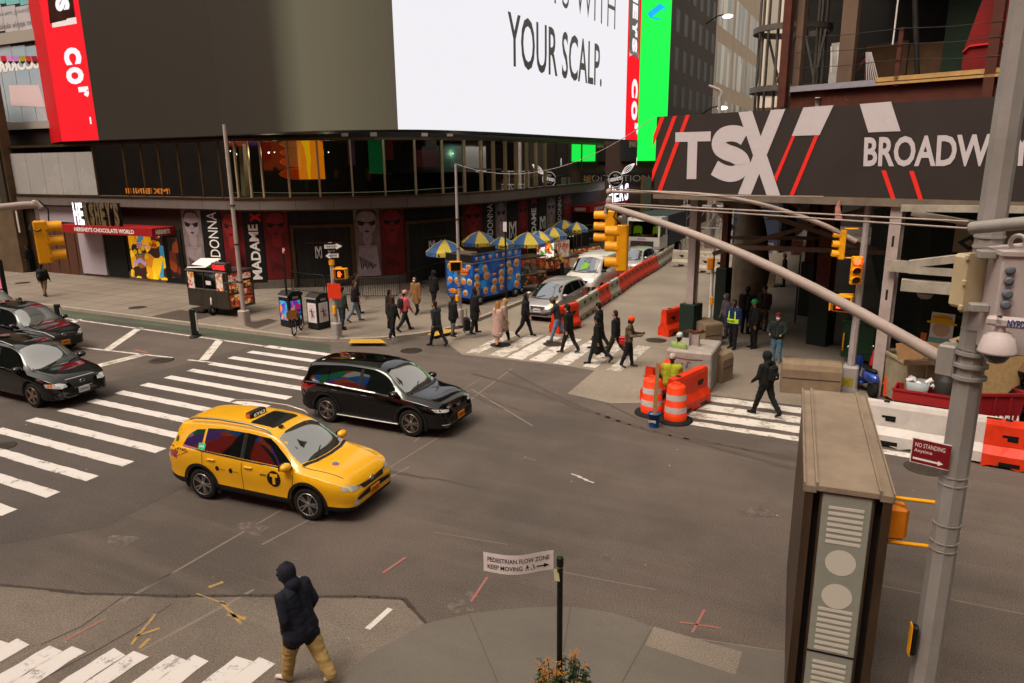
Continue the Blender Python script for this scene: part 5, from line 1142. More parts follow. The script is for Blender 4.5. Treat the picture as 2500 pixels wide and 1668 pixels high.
SUV_FRONT=[('grille',[(-.42,.70),(.42,.70),(.36,.62),(-.36,.62)],plastic,.006),('lower_grille',[(-.62,.52),(-.2,.58),(.2,.58),(.62,.52),(.55,.46),(-.55,.46)],plastic,.007),('bumper_lip',[(-.72,.36),(.72,.36),(.66,.28),(-.66,.28)],plastic,.008)]
y_p=mat('taxi yellow','d29a0c',.3,coat=.5,var=.04,vs=2);bk_p=mat('car black','050505',.07,spec=.35,coat=.45);silver=mat('car silver','a5a29e',.3,.5,coat=.6);taupe=mat('car taupe','8f8986',.3,.45,coat=.6);white_p=mat('car white','b9b4ae',.3,coat=.5)
# yellow taxi
T=dict(SUV);T.update(chrome=1,plate=plate_o,ptext='6Y63C',mm=y_p,front=SUV_FRONT+[('emblem_bar',[(-.5,.70),(0,.68),(.5,.70),(.5,.715),(0,.70),(-.5,.715)],M['chrome'],.012)],wh=(5,True),lamps=[[(-.80,.80),(-.44,.715),(-.40,.675),(-.60,.655),(-.80,.70)]])
tx,bd,bv,W=car('yellow_taxi','yellow taxi with black roof sign and sunroof, crossing the junction in the foreground',T,y_p,(-10.81,10.46),radians(5.1))
for ax in 'RL':
    b=MB();s=-1 if ax=='R' else 1;b.tube([(-1.75,s*.60,1.635),(-1.6,s*.605,1.69),(-1.0,s*.61,1.735),(-.2,s*.61,1.725),(.25,s*.60,1.66),(.33,s*.6,1.60)],[.02,.024,.024,.024,.022,.018],M['steel'],8);b.obj('roof_rail',tx)
decal(bv,[(-.32,-.40),(.22,-.40),(.25,-.35),(.25,.35),(.22,.40),(-.32,.40),(-.35,.35),(-.35,-.35)],'T',.006,glass,'sunroof',tx)
b=MB();b.box(-.62,-.44,-.24,.24,1.672,1.79,plastic,.03);rsg=b.obj('roof_sign',tx);b=MB();b.text('6Y63',frame((-.64,-.242,1.70),(0,0,0)if 0 else(1,0,0),(0,0,1)),.01,.01,plastic);b.v,b.f,b.mi,b.sm=[],[],[],[]
b.text('6Y63',frame((-.438,-.17,1.695),(0,1,0),(0,0,1)),.34,.07,mat('sign digits','c9b9a0',.5,emit=.3),.02,.002);b.box(-.58,-.48,-.247,-.241,1.69,1.77,amber);b.obj('sign_text',rsg)
b=MB();b.lathe([(.055,0),(.055,.02),(.04,.03),(.001,.035)],plastic,14,tr(.33,-.28,1.625));b.obj('antenna_puck',tx)
disc=[(.58+.165*cos(2*pi*k/28),.78+.165*sin(2*pi*k/28))for k in range(28)];decal(bv,disc,'R',.005,seam,'taxi_emblem',tx);decal_text(bv,'T',.49,.67,.18,.22,'R',y_p,'emblem_letter',tx,.09,.009);decal_text(bv,'NYC',.25,.80,.15,.05,'R',seam,'side_text',tx,.05)
for x in(-.85,-.5):decal(bv,[(x+.05*cos(2*pi*k/16),.79+.055*sin(2*pi*k/16))for k in range(16)],'R',.005,seam,'side_badge',tx);decal_text(bv,'accessible' if x<-.6 else 'solution',x+.07,.77,.14,.03,'R',seam,'side_text',tx)
decal_text(bv,'6Y63',-1.93,1.04,.26,.055,'R',seam,'side_text',tx,.03);decal(bv,[(-1.98+.045*cos(2*pi*k/16),1.24+.06*sin(2*pi*k/16))for k in range(16)],'R',.005,mat('sticker green','2d4a20',.5),'sticker',tx)
decal(bv,[(-1.36,1.13),(-1.18,1.125),(-1.18,1.24),(-1.36,1.245)],'R',.01,mat('sticker mint','1fae86',.5),'sticker',tx);decal_text(bv,'curb',-1.34,1.17,.13,.05,'R',M['white_text'],'sticker_text',tx,.03,.013)
decal(bv,[(1.62+.07*cos(2*pi*k/16),-.30+.07*sin(2*pi*k/16))for k in range(16)],'T',.005,mat('sticker blue','2c5f9a',.5),'sticker',tx);decal(bv,[(1.62+.05*cos(pi*k/8+pi),-.30+.05*sin(pi*k/8+pi))for k in range(9)],'T',.007,mat('sticker red','b0402a',.5),'sticker',tx)
for y in(-.62,.62):decal(bv,[(y+.06*cos(2*pi*k/14),.43+.05*sin(2*pi*k/14))for k in range(14)],'F',.01,lens,'fog_light',tx)
h,_,_,_=bv.ray_cast(Vector((6,0,.68)),Vector((-1,0,0)));b=MB();b.ell((h.x+.005,0,.69),(.02,.085,.06),M['chrome'],14,8);b.obj('badge',tx)
# black SUV crossing beyond the taxi
T=sc(SUV,4.6,1.855,1.69);T.update(chrome=1,r=.365,wh=(5,True),rim=mat('alloy two tone','8f8276',.3,.8),plate=plate_o,ptext='T742119C',clad=4.2,
    lamps=[[(-.84,.80),(-.52,.74),(-.46,.70),(-.56,.675),(-.82,.72)]],front=[('grille',[(-.44,.77),(.44,.77),(.36,.62),(-.36,.62)],plastic,.006),('chrome_bar',[(-.52,.79),(0,.745),(.52,.79),(.48,.74),(.2,.70),(-.2,.70),(-.48,.74)],M['chrome'],.012),('bumper_grille',[(-.6,.56),(.6,.56),(.5,.40),(-.5,.40)],plastic,.006),('bumper_lip',[(-.72,.34),(.72,.34),(.6,.28),(-.6,.28)],M['steel'],.01)])
sv,bd,bv,W=car('black_suv','glossy black SUV with silver two tone wheels just beyond the yellow taxi',T,bk_p,(-11.46,15.1),radians(1.8))
b=MB();b.box(-.95,1.0,-.99,-.90,.30,.335,M['steel'],.012);b.obj('running_board',sv);b=MB();b.box(-.95,1.0,.90,.99,.30,.335,M['steel'],.012);b.obj('running_board',sv)
h,_,_,_=bv.ray_cast(Vector((6,0,.73)),Vector((-1,0,0)));b=MB();b.text('H',frame((h.x+.02,-.06,.68),(0,1,0),(0,0,1)),.12,.1,M['chrome'],.03);b.obj('badge',sv)
for y in(-.66,.66):decal(bv,[(y-.1,.40),(y+.1,.40),(y+.08,.37),(y-.08,.37)],'F',.012,lens,'fog_light',sv)
# queue at the left of the junction
T=sc(SUV,4.77,1.885,1.72);T.update(chrome=1,r=.37,wh=(5,False),rim=mat('alloy bronze','9a8474',.3,.8),plate=plate_w,ptext='LSN4702',clad=1,flare=0,ws=[(1.24,-.72),(1.36,-.4),(1.40,0),(1.36,.4),(1.24,.72),(.9,.68),(.5,.58),(.44,.3),(.42,0),(.44,-.3),(.5,-.58),(.9,-.68)],
    lamps=[[(-.86,.76),(-.60,.75),(-.46,.70),(-.44,.62),(-.62,.60),(-.86,.66)]],front=[('grille',[(-.40,.78),(.40,.78),(.28,.56),(-.28,.56)],plastic,.006),('chrome_frame',[(-.42,.79),(.42,.79),(.42,.805),(-.42,.805)],M['chrome'],.012),('chrome_frame',[(-.28,.55),(.28,.55),(.27,.535),(-.27,.535)],M['chrome'],.012),('bumper_grille',[(-.55,.42),(.55,.42),(.48,.33),(-.48,.33)],plastic,.006)],pz=.46)
lx,bd,bv,W=car('black_suv','black SUV with bright grille frame waiting at the left crosswalk, nearest of the queue',T,bk_p,(-22.8,12.4),0)
for s in(-1,1):b=MB();b.tube([(-1.8,s*.6,1.69),(-1.2,s*.62,1.76),(-.2,s*.62,1.755),(.3,s*.6,1.67)],.025,M['chrome'],8);b.obj('roof_rail',lx)
for sgn in(-1,1):decal(bv,[(sgn*.98*a,c)for a,c in[(.80,.77),(.87,.76),(.87,.70),(.80,.71)]],'F',.012,amber,'indicator',lx)
h,_,_,_=bv.ray_cast(Vector((6,0,.70)),Vector((-1,0,0)));b=MB();b.tube([(h.x+.02,.07*cos(2*pi*k/20),.70+.052*sin(2*pi*k/20))for k in range(21)],.008,M['chrome'],6);b.box(h.x+.012,h.x+.026,-.045,-.03,.67,.74,M['chrome']);b.box(h.x+.012,h.x+.026,-.045,.035,.67,.684,M['chrome']);b.obj('badge',lx)
T2=dict(T);T2.update(pz=.45,ptext='T66814C',plate=plate_o,front=[('grille',[(-.5,.72),(.5,.72),(.42,.56),(-.42,.56)],plastic,.006),('bumper_grille',[(-.6,.46),(.6,.46),(.5,.34),(-.5,.34)],plastic,.006)],lamps=[[(-.88,.80),(-.66,.78),(-.52,.68),(-.62,.62),(-.86,.68)]])
ty,bd,bv,W=car('black_car','black car with an orange edged headlamp half hidden behind the nearest waiting SUV',T2,bk_p,(-29.05,15.8),0)
h,_,_,_=bv.ray_cast(Vector((6,0,.72)),Vector((-1,0,0)));b=MB();b.tube([(h.x+.02,.075*cos(2*pi*k/20),.73+.05*sin(2*pi*k/20))for k in range(21)],.007,M['chrome'],6);b.tube([(h.x+.02,.03*cos(2*pi*k/20),.73+.05*sin(2*pi*k/20))for k in range(21)],.006,M['chrome'],6);b.obj('badge',ty)
T3=dict(T2);T3.update(plate=plate_w,ptext='HJX4812');T3['mm']=bk_p
car('dark_car','dark car with pale reflecting bonnet, rearmost of the queue at the left edge',T3,mat('car graphite','3a3838',.2,.3,coat=1),(-34.6,17.25),0)
# small cars coming down the side street
HAT=dict(
    zb=[(-2.3,.48),(-2.2,.30),(-1.9,.24),(1.8,.22),(2.15,.22),(2.3,.28)],
    zs=[(-2.3,1.0),(-2.15,1.12),(-1.6,1.14),(-.3,1.08),(.9,1.02),(1.4,.98),(1.8,.90),(2.1,.78),(2.22,.70),(2.3,.58)],
    zr=[(-2.3,1.04),(-2.22,1.25),(-2.12,1.5),(-1.95,1.6),(-1.4,1.66),(-.6,1.68),(-.1,1.66),(.3,1.58),(1.45,1.08),(1.6,1.02),(1.9,.93),(2.1,.84),(2.22,.74),(2.3,.60)],
    w=[(-2.3,.76),(-2.2,.86),(-1.9,.91),(-1.3,.92),(1.3,.92),(1.75,.89),(2.05,.80),(2.2,.70),(2.3,.56)],wr=SUV['wr'],wb=1.40,r=.30,L=2.3,
    dlo=[[(-1.85,1.2),(-1.4,1.17),(-1.4,1.50),(-1.6,1.48),(-1.78,1.38)],[(-1.33,1.165),(-.32,1.13),(-.32,1.55),(-.8,1.55),(-1.33,1.52)],[(-.22,1.125),(1.18,1.06),(1.10,1.12),(.55,1.38),(.3,1.49),(-.22,1.55)]],
    ws=[(1.42,-.70),(1.55,-.4),(1.60,0),(1.55,.4),(1.42,.70),(1.0,.67),(.46,.58),(.36,.3),(.34,0),(.36,-.3),(.46,-.58),(1.0,-.67)],
    seams=[[(1.15,.40),(1.15,1.0)],[(-.27,.40),(-.27,1.1)],[(-1.05,.52),(-1.36,.80),(-1.36,1.15)]],handles=[(-.1,.95),(-1.1,.98)],sill=.4,clad=1,flare=0)
T=sc(HAT,4.1,1.70,1.55);T.update(chrome=2,wh=(6,False),plate=plate_w,ptext='AB83427',pz=.52,lens=mat('headlamp warm','d8b890',.1,.1,coat=1,emit=.05),lamps=[[(-.82,.98),(-.60,.90),(-.42,.74),(-.48,.66),(-.70,.72),(-.84,.84)]],
    front=[('grille',[(-.40,.74),(.40,.74),(.32,.60),(-.32,.60)],plastic,.006),('bumper_grille',[(-.6,.44),(.6,.44),(.55,.32),(-.55,.32)],plastic,.006)])
pf=G(1317,775,.22);ft,bd,bv,W=car('silver_hatchback','grey silver hatchback at the head of the side street queue',T,taupe,(pf.x-.12,pf.y+2.05),radians(-90))
h,_,_,_=bv.ray_cast(Vector((6,0,.64)),Vector((-1,0,0)));b=MB();b.text('H',frame((h.x+.02,-.06,.58),(0,1,0),(0,0,1)),.12,.1,M['chrome'],.03);b.obj('badge',ft)
VAN=dict(
    zb=[(-2.3,.40),(-2.2,.32),(-1.9,.28),(1.8,.26),(2.15,.26),(2.3,.32)],
    zs=[(-2.3,1.1),(-2.2,1.14),(-1.6,1.14),(-.3,1.12),(1.0,1.08),(1.5,1.04),(1.85,.98),(2.1,.88),(2.22,.80),(2.3,.66)],
    zr=[(-2.3,1.4),(-2.26,1.76),(-2.2,1.80),(-1.4,1.83),(-.6,1.84),(.2,1.82),(.55,1.74),(1.5,1.18),(1.65,1.12),(1.95,1.02),(2.15,.92),(2.22,.84),(2.3,.68)],
    w=[(-2.3,.82),(-2.2,.89),(-1.9,.92),(-1.3,.92),(1.3,.92),(1.8,.90),(2.1,.84),(2.22,.76),(2.3,.66)],
    wr=[(-2.3,.72),(-2.1,.74),(-.6,.75),(.3,.72),(.6,.70),(1.4,.74),(1.8,.70),(2.3,.5)],wb=1.38,r=.33,L=2.3,
    dlo=[[(-1.9,1.24),(-1.85,1.24),(-1.85,1.26),(-1.9,1.26)],[(-.55,1.2),(-.5,1.2),(-.5,1.22),(-.55,1.22)],[(.0,1.18),(1.28,1.12),(1.15,1.2),(.72,1.50),(.5,1.6),(.0,1.62)]],
    ws=[(1.48,-.74),(1.6,-.4),(1.64,0),(1.6,.4),(1.48,.74),(1.1,.72),(.72,.67),(.64,.3),(.62,0),(.64,-.3),(.72,-.67),(1.1,-.72)],
    seams=[[(1.3,.45),(1.3,1.1)],[(-.05,.40),(-.05,1.6)],[(-1.2,.45),(-1.2,1.6)]],handles=[(.1,1.02),(-1.1,1.02)],sill=.4,clad=2,flare=0)
T=sc(VAN,4.4,1.84,1.86);T.update(chrome=0,wh=(7,False),plate=mat('plate cream','b8a878',.5),ptext='XJW3A',pz=.5,mm=plastic,lamps=[[(-.84,.90),(-.60,.84),(-.48,.74),(-.56,.70),(-.84,.76)]],front=[('grille',[(-.46,.74),(.46,.74),(.40,.60),(-.40,.60)],plastic,.006),('bumper',[(-.84,.50),(.84,.50),(.8,.28),(-.8,.28)],plastic,.008)])
pf=G(1424,714,.25);pf.x=-13.15;vn,bd,bv,W=car('white_van','white delivery van with a roof rack behind the grey hatchback',T,white_p,(pf.x,pf.y+1.9),radians(-90));vn['category']='van'
for x in(-1.4,-.5,.4):
    b=MB();b.tube([(x,-.7,1.83),(x,-.72,1.96),(x,.72,1.96),(x,.7,1.83)],.025,M['white'],6);b.obj('roof_rack_bar',vn)
decal(bv,[(.95,-.15),(1.3,-.28),(1.42,-.05),(1.25,.1),(1.0,.12)],'T',.008,mat('hi vis vest','5f9a1c',.6,emit=.05),'dashboard_vest',vn)
T=sc(HAT,3.65,1.62,1.5);T.update(chrome=2,wh=(5,False),r=.29,plate=plate_w,ptext='KDH5512',pz=.5,lamps=[[(-.86,.92),(-.62,.86),(-.50,.76),(-.60,.70),(-.86,.78)]],front=[('grille',[(-.42,.66),(.42,.66),(.5,.46),(-.5,.46)],plastic,.006),('chrome_bar',[(-.4,.74),(.4,.74),(.38,.71),(-.38,.71)],plastic,.008)])
pf=G(1530,665,.22);pf.x=-13.1;sk,bd,bv,W=car('silver_hatchback','small pale silver hatchback before the white truck',T,silver,(pf.x,pf.y+1.85),radians(-90))
# white cab truck
pf=Vector((-13.9,47.2,0));tk=thing('white_truck','white flat fronted truck with two workers behind its windscreen','truck',(-13.9,pf.y,0),0)
b=MB();wp=white_p;W=1.2
pr=[(0,.95),(-.06,1.15),(-.02,1.75),(.06,1.95),(.22,2.78),(.42,3.0),(2.0,3.02),(2.05,.95)]
b.prism([(p[0],p[1])for p in pr[:3]]+[(2.05,1.75),(2.05,.95)],2*W,wp,Matrix(((0,0,1,-W),(1,0,0,0),(0,1,0,0),(0,0,0,1))))
b.prism([(.22,2.78),(.42,3.0),(2.0,3.02),(2.05,2.78)],2*W-.1,wp,Matrix(((0,0,1,-W+.05),(1,0,0,0),(0,1,0,0),(0,0,0,1))))
b.box(-W+.04,W-.04,1.7,2.05,1.75,2.8,wp)
for s in(-1,1):b.tube([(s*(W-.07),.0,1.75),(s*(W-.12),.25,2.8)],.07,wp,6);b.box(s*(W-.02),s*(W-.1),1.0,1.7,1.75,2.8,wp)
b.obj('cab',tk)
b=MB();b.box(-W+.1,W-.1,1.6,1.69,1.76,2.78,M['interior']);b.box(-W+.1,W-.1,.15,1.6,1.752,1.78,plastic);b.obj('cab_interior',tk)
b=MB();b.add([(-W+.1,-.0,1.78),(W-.1,-.0,1.78),(W-.16,.22,2.78),(-W+.16,.22,2.78)],[(0,1,2,3)],M_('window glass'));b.obj('windscreen',tk)
for s in(-1,1):b=MB();b.add([(s*(W-.04),.15,1.8),(s*(W-.04),.98,1.8),(s*(W-.07),.98,2.7),(s*(W-.07),.35,2.7)],[(0,1,2,3)],M_('window glass'));b.obj('side_window',tk)
b=MB();b.box(-.8,.8,-.08,-.03,1.12,1.5,mat('truck grille','55504a',.5,.3),.02);g_=b.obj('grille',tk);b=MB()
for k in range(6):b.box(-.76,.76,-.09,-.082,1.16+k*.055,1.175+k*.055,plastic)
b.obj('slats',g_);b=MB();b.add([(0,-.095,1.22),(.1,-.095,1.32),(0,-.095,1.42),(-.1,-.095,1.32)],[(0,1,2,3)],M['red']);b.obj('badge',tk)
b=MB();b.text('ROYAL',frame((-.28,-.06,1.58),(1,0,0),(0,0,1)),.56,.1,mat('truck letters','4a5a7a',.5),.03,.01);b.obj('lettering',tk)
b=MB();b.box(-W,W,-.12,.3,.45,.92,mat('truck bumper','8f8a84',.5,.2),.06);b.box(-.7,.7,-.13,-.115,.55,.8,plastic);b.obj('bumper',tk)
for s in(-1,1):
    b=MB();b.box(s*.78,s*1.12,-.14,-.11,.62,.82,lens,.02);b.obj('headlight',tk);b=MB();b.tube([(s*W,.2,2.5),(s*(W+.22),.05,2.45)],.025,plastic,5);b.box(s*(W+.12),s*(W+.36),.0,.1,1.95,2.6,plastic,.03);b.obj('mirror',tk);
    for y in(.95,5.6):
        q=MB();q.cyl((s*(W-.3),y,.5),(s*W,y,.5),.5,tyre,n=24);q.cyl((s*W,y,.5),(s*(W+.01),y,.5),.28,M['steel'],n=16);q.obj('wheel',tk)
b=MB();b.box(-1.22,1.22,2.25,7.2,1.0,3.1,mat('truck box','2c3038',.6,var=.2,vs=2),.03);b.obj('load_box',tk);b=MB();b.box(-.5,.5,.3,6.8,.6,.9,plastic);b.obj('chassis',tk)
for s in(-.8,-.4,0,.4,.8):b=MB();b.box(s-.06,s+.06,.36,.44,2.93,2.99,amber);b.obj('marker_light',tk)
hv=mat('hi vis yellow','9ac418',.6,emit=.1)
b=MB();
for x,c_ in((-.3,'c9701a'),(.05,'b8a890'),(.3,'c9701a'),(.55,'b03a1a')):b.box(x-.17,x+.17,.1,.35,1.78,1.9,mat('dash clutter '+c_,c_,.7,var=.3,vs=9),.02)
b.obj('dashboard_clutter',tk)
# blue scooter
sp0=G(2105,955);st=thing('blue_scooter','blue motor scooter parked beside the traffic signal pole','scooter',tuple(sp0),radians(115))
blu=mat('scooter blue','1f3f8c',.2,.2,coat=1)
for x in(-.62,.62):
    b=MB();b.lathe([(.15,-.06),(.24,-.06),(.27,0),(.24,.06),(.15,.06)],tyre,20,tr(x,0,.27)@Matrix.Rotation(pi/2,4,'X'));b.obj('wheel',st)
b=MB();b.ell((.62,0,.5),(.3,.11,.12),blu,14,8);b.tube([(.5,0,.45),(.42,0,.9),(.38,0,1.02)],[.1,.14,.06],blu,10);b.obj('front_fairing',st)
b=MB();b.ell((-.4,0,.58),(.45,.17,.2),blu,14,8);b.box(-.1,.42,-.14,.14,.26,.34,blu,.04);b.obj('rear_fairing',st)
b=MB();b.ell((-.3,0,.8),(.42,.15,.07),M['black'],14,8);b.obj('seat',st);b=MB();b.tube([(.36,-.35,1.05),(.4,0,1.02),(.36,.35,1.05)],.02,M['black'],6);b.obj('handlebar',st)
b=MB();b.ell((.5,0,.86),(.06,.09,.08),lens,12,6);b.obj('headlight',st)
for s in(-1,1):b=MB();b.tube([(.36,s*.3,1.05),(.34,s*.36,1.25)],.01,M['black'],5);b.ell((.34,s*.37,1.28),(.02,.07,.05),M['chrome'],10,6);b.obj('mirror',st)
# ------------------------------------------------------------------ people
SKIN={k:mat('skin '+k,c,.55,var=.08,vs=12)for k,c in(('light','a57a62'),('mid','8a5f47'),('dark','4d3023'))}
CL={}
def cloth(c):
    if c not in CL:CL[c]=mat('cloth '+c,c,.85,var=.18,vs=14,bump=.35,bs=18)
    return CL[c]
camo=paint_mat('camouflage cloth',['3a2c1e','5a4630','241c14','6a5840'],9,0,.85)
plaid=paint_mat('plaid cloth',['a8841c','2a2010','8a6a18','3a2c12'],12,0,.85)
def capsule(b,p0,p1,r0,r1,m,n=12,sy=1):
    p0,p1=Vector(p0),Vector(p1);a=(p1-p0);L=a.length;a=a/L if L else Vector((0,0,1));u=a.orthogonal().normalized();w_=a.cross(u);R=[]
    for k in range(5):t=pi/2*k/4;R.append((p0-a*r0*cos(t),r0*max(.02,sin(t))))
    for k in range(5):t=pi/2*k/4;R.append((p1+a*r1*sin(t),r1*max(.02,cos(t))))
    v=[c+u*cos(2*pi*k/n)*r+w_*sin(2*pi*k/n)*r for c,r in R for k in range(n)]
    f=[(i*n+k,i*n+(k+1)%n,(i+1)*n+(k+1)%n,(i+1)*n+k)for i in range(len(R)-1)for k in range(n)]
    b.add(v,f+[tuple(range(n))[::-1],tuple(range((len(R)-1)*n,len(R)*n))],m,True)
def person(label,px,py,z0,head,h,cfg,lk=None,vox=.02,group=None,at=None):
    """one figure: joints from the pose, tapered limbs fused into one skin by a voxel remesh, each face coloured by the limb it lies on"""
    p=at if at else G(px,py,z0);o=thing('person',label,'person',(p[0],p[1],p[2]),radians(head),group)
    s=h/1.75;g=cfg.get;sk=SKIN[g('skin','light')];jk=g('jm')or cloth(g('jk','121212'));tr_=g('tm')or cloth(g('tr','15151a'));sh_=cloth(g('sh','141414'));hr=cloth(g('hair','1a120c'))
    st=g('stride',.0)*.82;lean=g('lean',.03);legs=g('legs')or(st,-st);knees=g('knees')or(max(0,-st)*.6+.05,max(0,st)*.25+.05+(.55*abs(st)if st>0 else 0));sit=g('sit',0)
    th,shn=.43,.42
    J={};pel=Vector((0,0,.93));
    def rotY(v,a):return Vector((v[0]*cos(a)+v[2]*sin(a),v[1],-v[0]*sin(a)+v[2]*cos(a)))
    feet=[]
    for i,sd in enumerate((1,-1)):       # 1 = left
        a=legs[i];k=knees[i];hip=pel+Vector((0,sd*.095,-.02));kn=hip+rotY((0,sd*.01,-th),-a);an=kn+rotY((0,0,-shn),-(a-k));J['hip',i],J['kn',i],J['an',i]=hip,kn,an
        fa=a-k if g('toe',1)and a<-.1 else 0;J['toe',i]=an+rotY((.17,sd*.03,-.045),-(a-k)*.8 if a<0 else 0);feet.append(min(an.z-.075,J['toe',i].z-.03))
    dz=-min(feet)
    for k_ in list(J):J[k_]=J[k_]+Vector((0,0,dz))
    pel=pel+Vector((0,0,dz));sp=lambda v:pel+rotY(v,lean)
    chest=sp((.0,0,.40));neck=sp((.01,0,.56));nod=g('nod',.1);hd=neck+rotY((.015,0,.135),lean+nod*.6);T_=g('turn',0)
    fx=rotY((1,0,0),nod);fx=Vector((fx.x*cos(T_),fx.x*sin(T_),fx.z));upv=rotY((0,0,1),nod*.7);sidev=upv.cross(fx).normalized()
    B=[]  # (p0, p1, r0, r1, mat)
    bulk=1.2+(g('bulk',1.0)-1)*.8;lw=g('lw',1.24)
    def add(a,c,r0,r1,m,bias=0):B.append((Vector(a),Vector(c),r0,r1,m,bias))
    for i,sd in enumerate((1,-1)):
        add(J['hip',i],J['kn',i],.092*lw,.066*lw,tr_);add(J['kn',i],J['an',i]+Vector((0,0,.03)),.064*lw,.050*lw if not g('flare')else .068,g('shin')or tr_)
        hl=J['an',i];add(hl+(J['toe',i]-hl)*-.22+Vector((0,0,-.03)),J['toe',i],.043,.036,sh_);add(hl+Vector((0,0,-.03)),hl+Vector((0,0,.02)),.043,.042,sh_)
    for sd in(1,-1):
        add(sp((-.0,sd*.06*bulk,.02)),sp((0,sd*.075*bulk,.2)),.115*bulk,.105*bulk,jk);add(sp((0,sd*.075*bulk,.2)),sp((.0,sd*.085*bulk,.42)),.105*bulk,.10*bulk,jk)
        add(sp((0,sd*.07,.0)),sp((0,sd*.07,-.06)),.112*bulk,.108,jk if g('long',1)else tr_)
        add(sp((0,sd*.1,.48)),neck+Vector((0,0,-.02)),.075,.055,jk)
    arms=g('arms')or((-st*.8,.25),(st*.8,.25));hands=[]
    for i,sd in enumerate((1,-1)):
        a=arms[i];shd=sp((0,sd*.19*min(1.12,bulk),.475));ab=a[2]if len(a)>2 else .12;inn=a[3]if len(a)>3 else 0
        d=Vector((sin(a[0]),sd*sin(ab),-cos(a[0])*cos(ab))).normalized();el=shd+d*.29;a2=a[0]+a[1];d2=Vector((sin(a2),-sd*sin(inn),-cos(a2))).normalized();wr=el+d2*.25
        add(shd,el,.062*bulk,.052*bulk,jk);add(el,wr,.05*bulk,.041,jk);hands.append((wr,d2,sd));add(wr,wr+d2*.07,.028,.032,g('glove')or sk)
    add(neck+Vector((0,0,-.03)),hd,.052,.05,sk if not g('hood')else jk)
    hdm=sk
    add(hd+upv*.03-fx*.012,hd+upv*.035+fx*.012,.088,.085,sk);add(hd-upv*.055+fx*.03,hd-upv*.03+fx*.03,.055,.065,sk)
    add(hd+fx*.095+upv*.0-upv*.012,hd+fx*.088+upv*.03,.016,.011,sk)
    for sd in(1,-1):add(hd+sidev*sd*.088+upv*.01,hd+sidev*sd*.09-upv*.025,.016,.012,sk)
    if g('hood'):
        hm=g('hoodm')or jk;r=g('hoodr',.118);add(hd-fx*.035+upv*.05,hd-fx*.02+upv*.0,r,r,hm);add(hd-fx*.03-upv*.08,neck-fx*.03,.095,.11,hm)
        if g('peak'):add(hd+upv*.06-fx*.05,hd+upv*.135-fx*.075,.085,.045,hm)
        for t in range(9):q=2*pi*t/9;add(hd+fx*.05+upv*(.035+.1*cos(q))+sidev*.088*sin(q),hd+fx*.02+upv*(.035+.1*cos(q))+sidev*.09*sin(q),.026,.03,g('furm')or hm)
    elif g('hat'):
        hm=g('hat')if not isinstance(g('hat'),str)else cloth(g('hat'));add(hd+upv*.07-fx*.01,hd+upv*.075,.098,.098,hm);add(hd+upv*.06-fx*.03,hd+upv*.06,.10,.097,hm)
        if g('brim'):add(hd+upv*.06+fx*.09+sidev*.04,hd+upv*.06+fx*.09-sidev*.04,.022,.022,hm);add(hd+upv*.065+fx*.13+sidev*.03,hd+upv*.06+fx*.13-sidev*.03,.014,.014,hm)
    if not g('hood')and not g('bald'):
        ln=g('hairlen',.02);add(hd+upv*.055-fx*.025,hd+upv*.03-fx*.03,.094 if not g('hat')else .09,.09,hr);add(hd-fx*.055+upv*.02,hd-fx*.06-upv*(.06+ln),.07,.05 if ln<.1 else .085,hr)
        if ln>.1:
            for sd in(1,-1):add(hd+sidev*sd*.06-fx*.02+upv*.03,hd+sidev*sd*.075-fx*.03-upv*ln,.05,.06,hr)
    ck=g('coat')
    if ck:
        cm=g('coatm')or jk;wd=g('coatw',.15)
        for sd in(1,-1):add(sp((0,sd*.07,.1)),Vector((pel.x-.01,sd*.09,pel.z-ck)),.115*bulk,wd,cm,.05)
        add(sp((0,0,.1)),Vector((pel.x-.02,0,pel.z-ck)),.11,wd,cm,.05)
    mb=MB()
    for q in B:capsule(mb,q[0],q[1],q[2],q[3],q[4])
    mb.v=[v*s for v in mb.v]
    body=mb.obj('body',o);md=body.modifiers.new('r','REMESH');md.mode='VOXEL';md.voxel_size=vox*s;m2=body.modifiers.new('s','SMOOTH');m2.factor=.5;m2.iterations=2
    TC.objects.link(body);dg=dgraph();me=bpy.data.meshes.new_from_object(body.evaluated_get(dg));body.modifiers.clear();TC.objects.unlink(body);old=body.data;body.data=me;bpy.data.meshes.remove(old)
    segs=[(a*s,(c-a)*s,max(1e-9,(c-a).length_squared*s*s),r0*s,r1*s,m,bi_)for a,c,r0,r1,m,bi_ in B];mats=[]
    for q in B:
        if q[4]not in mats:mats.append(q[4])
    me.materials.clear()
    for m in mats:me.materials.append(m)
    ix=[]
    seed=Vector((px*.37,py*.21,0))if px else Vector((3,1,0))
    bod={jk,tr_};folds=g('folds',.012)
    zc=hd.z*s-.16
    NV=[(v.co.copy(),v.normal.copy())for v in me.vertices];out_=[]
    for c,n_ in NV:
        if c.z<zc:c=c+n_*((1.7 if c.z<pel.z*s-.12 else 1)*(noise.noise(c*9+seed)*.5+noise.noise(Vector((c.x*5,c.y*5,c.z*22))+seed)*.6)*folds*s)
        out_+=c[:]
    me.vertices.foreach_set('co',out_)
    n_=len(me.polygons);cc=np.empty(n_*3);me.polygons.foreach_get('center',cc);cc=cc.reshape(-1,3);best=np.full(n_,9.);ix=np.zeros(n_,int)
    for a,d,L2,r0,r1,m,bi_ in segs:
        q=cc-np.array(a[:]);dv=d[:];t=np.clip((q[:,0]*dv[0]+q[:,1]*dv[1]+q[:,2]*dv[2])/L2,0,1);e=np.sqrt(sum((q[:,i]-t*dv[i])**2 for i in(0,1,2)))-(r0+(r1-r0)*t)-bi_;k=e<best;best[k]=e[k];ix[k]=mats.index(m)
    ix=ix.tolist()
    me.polygons.foreach_set('material_index',ix);me.polygons.foreach_set('use_smooth',[True]*len(ix));me.update()
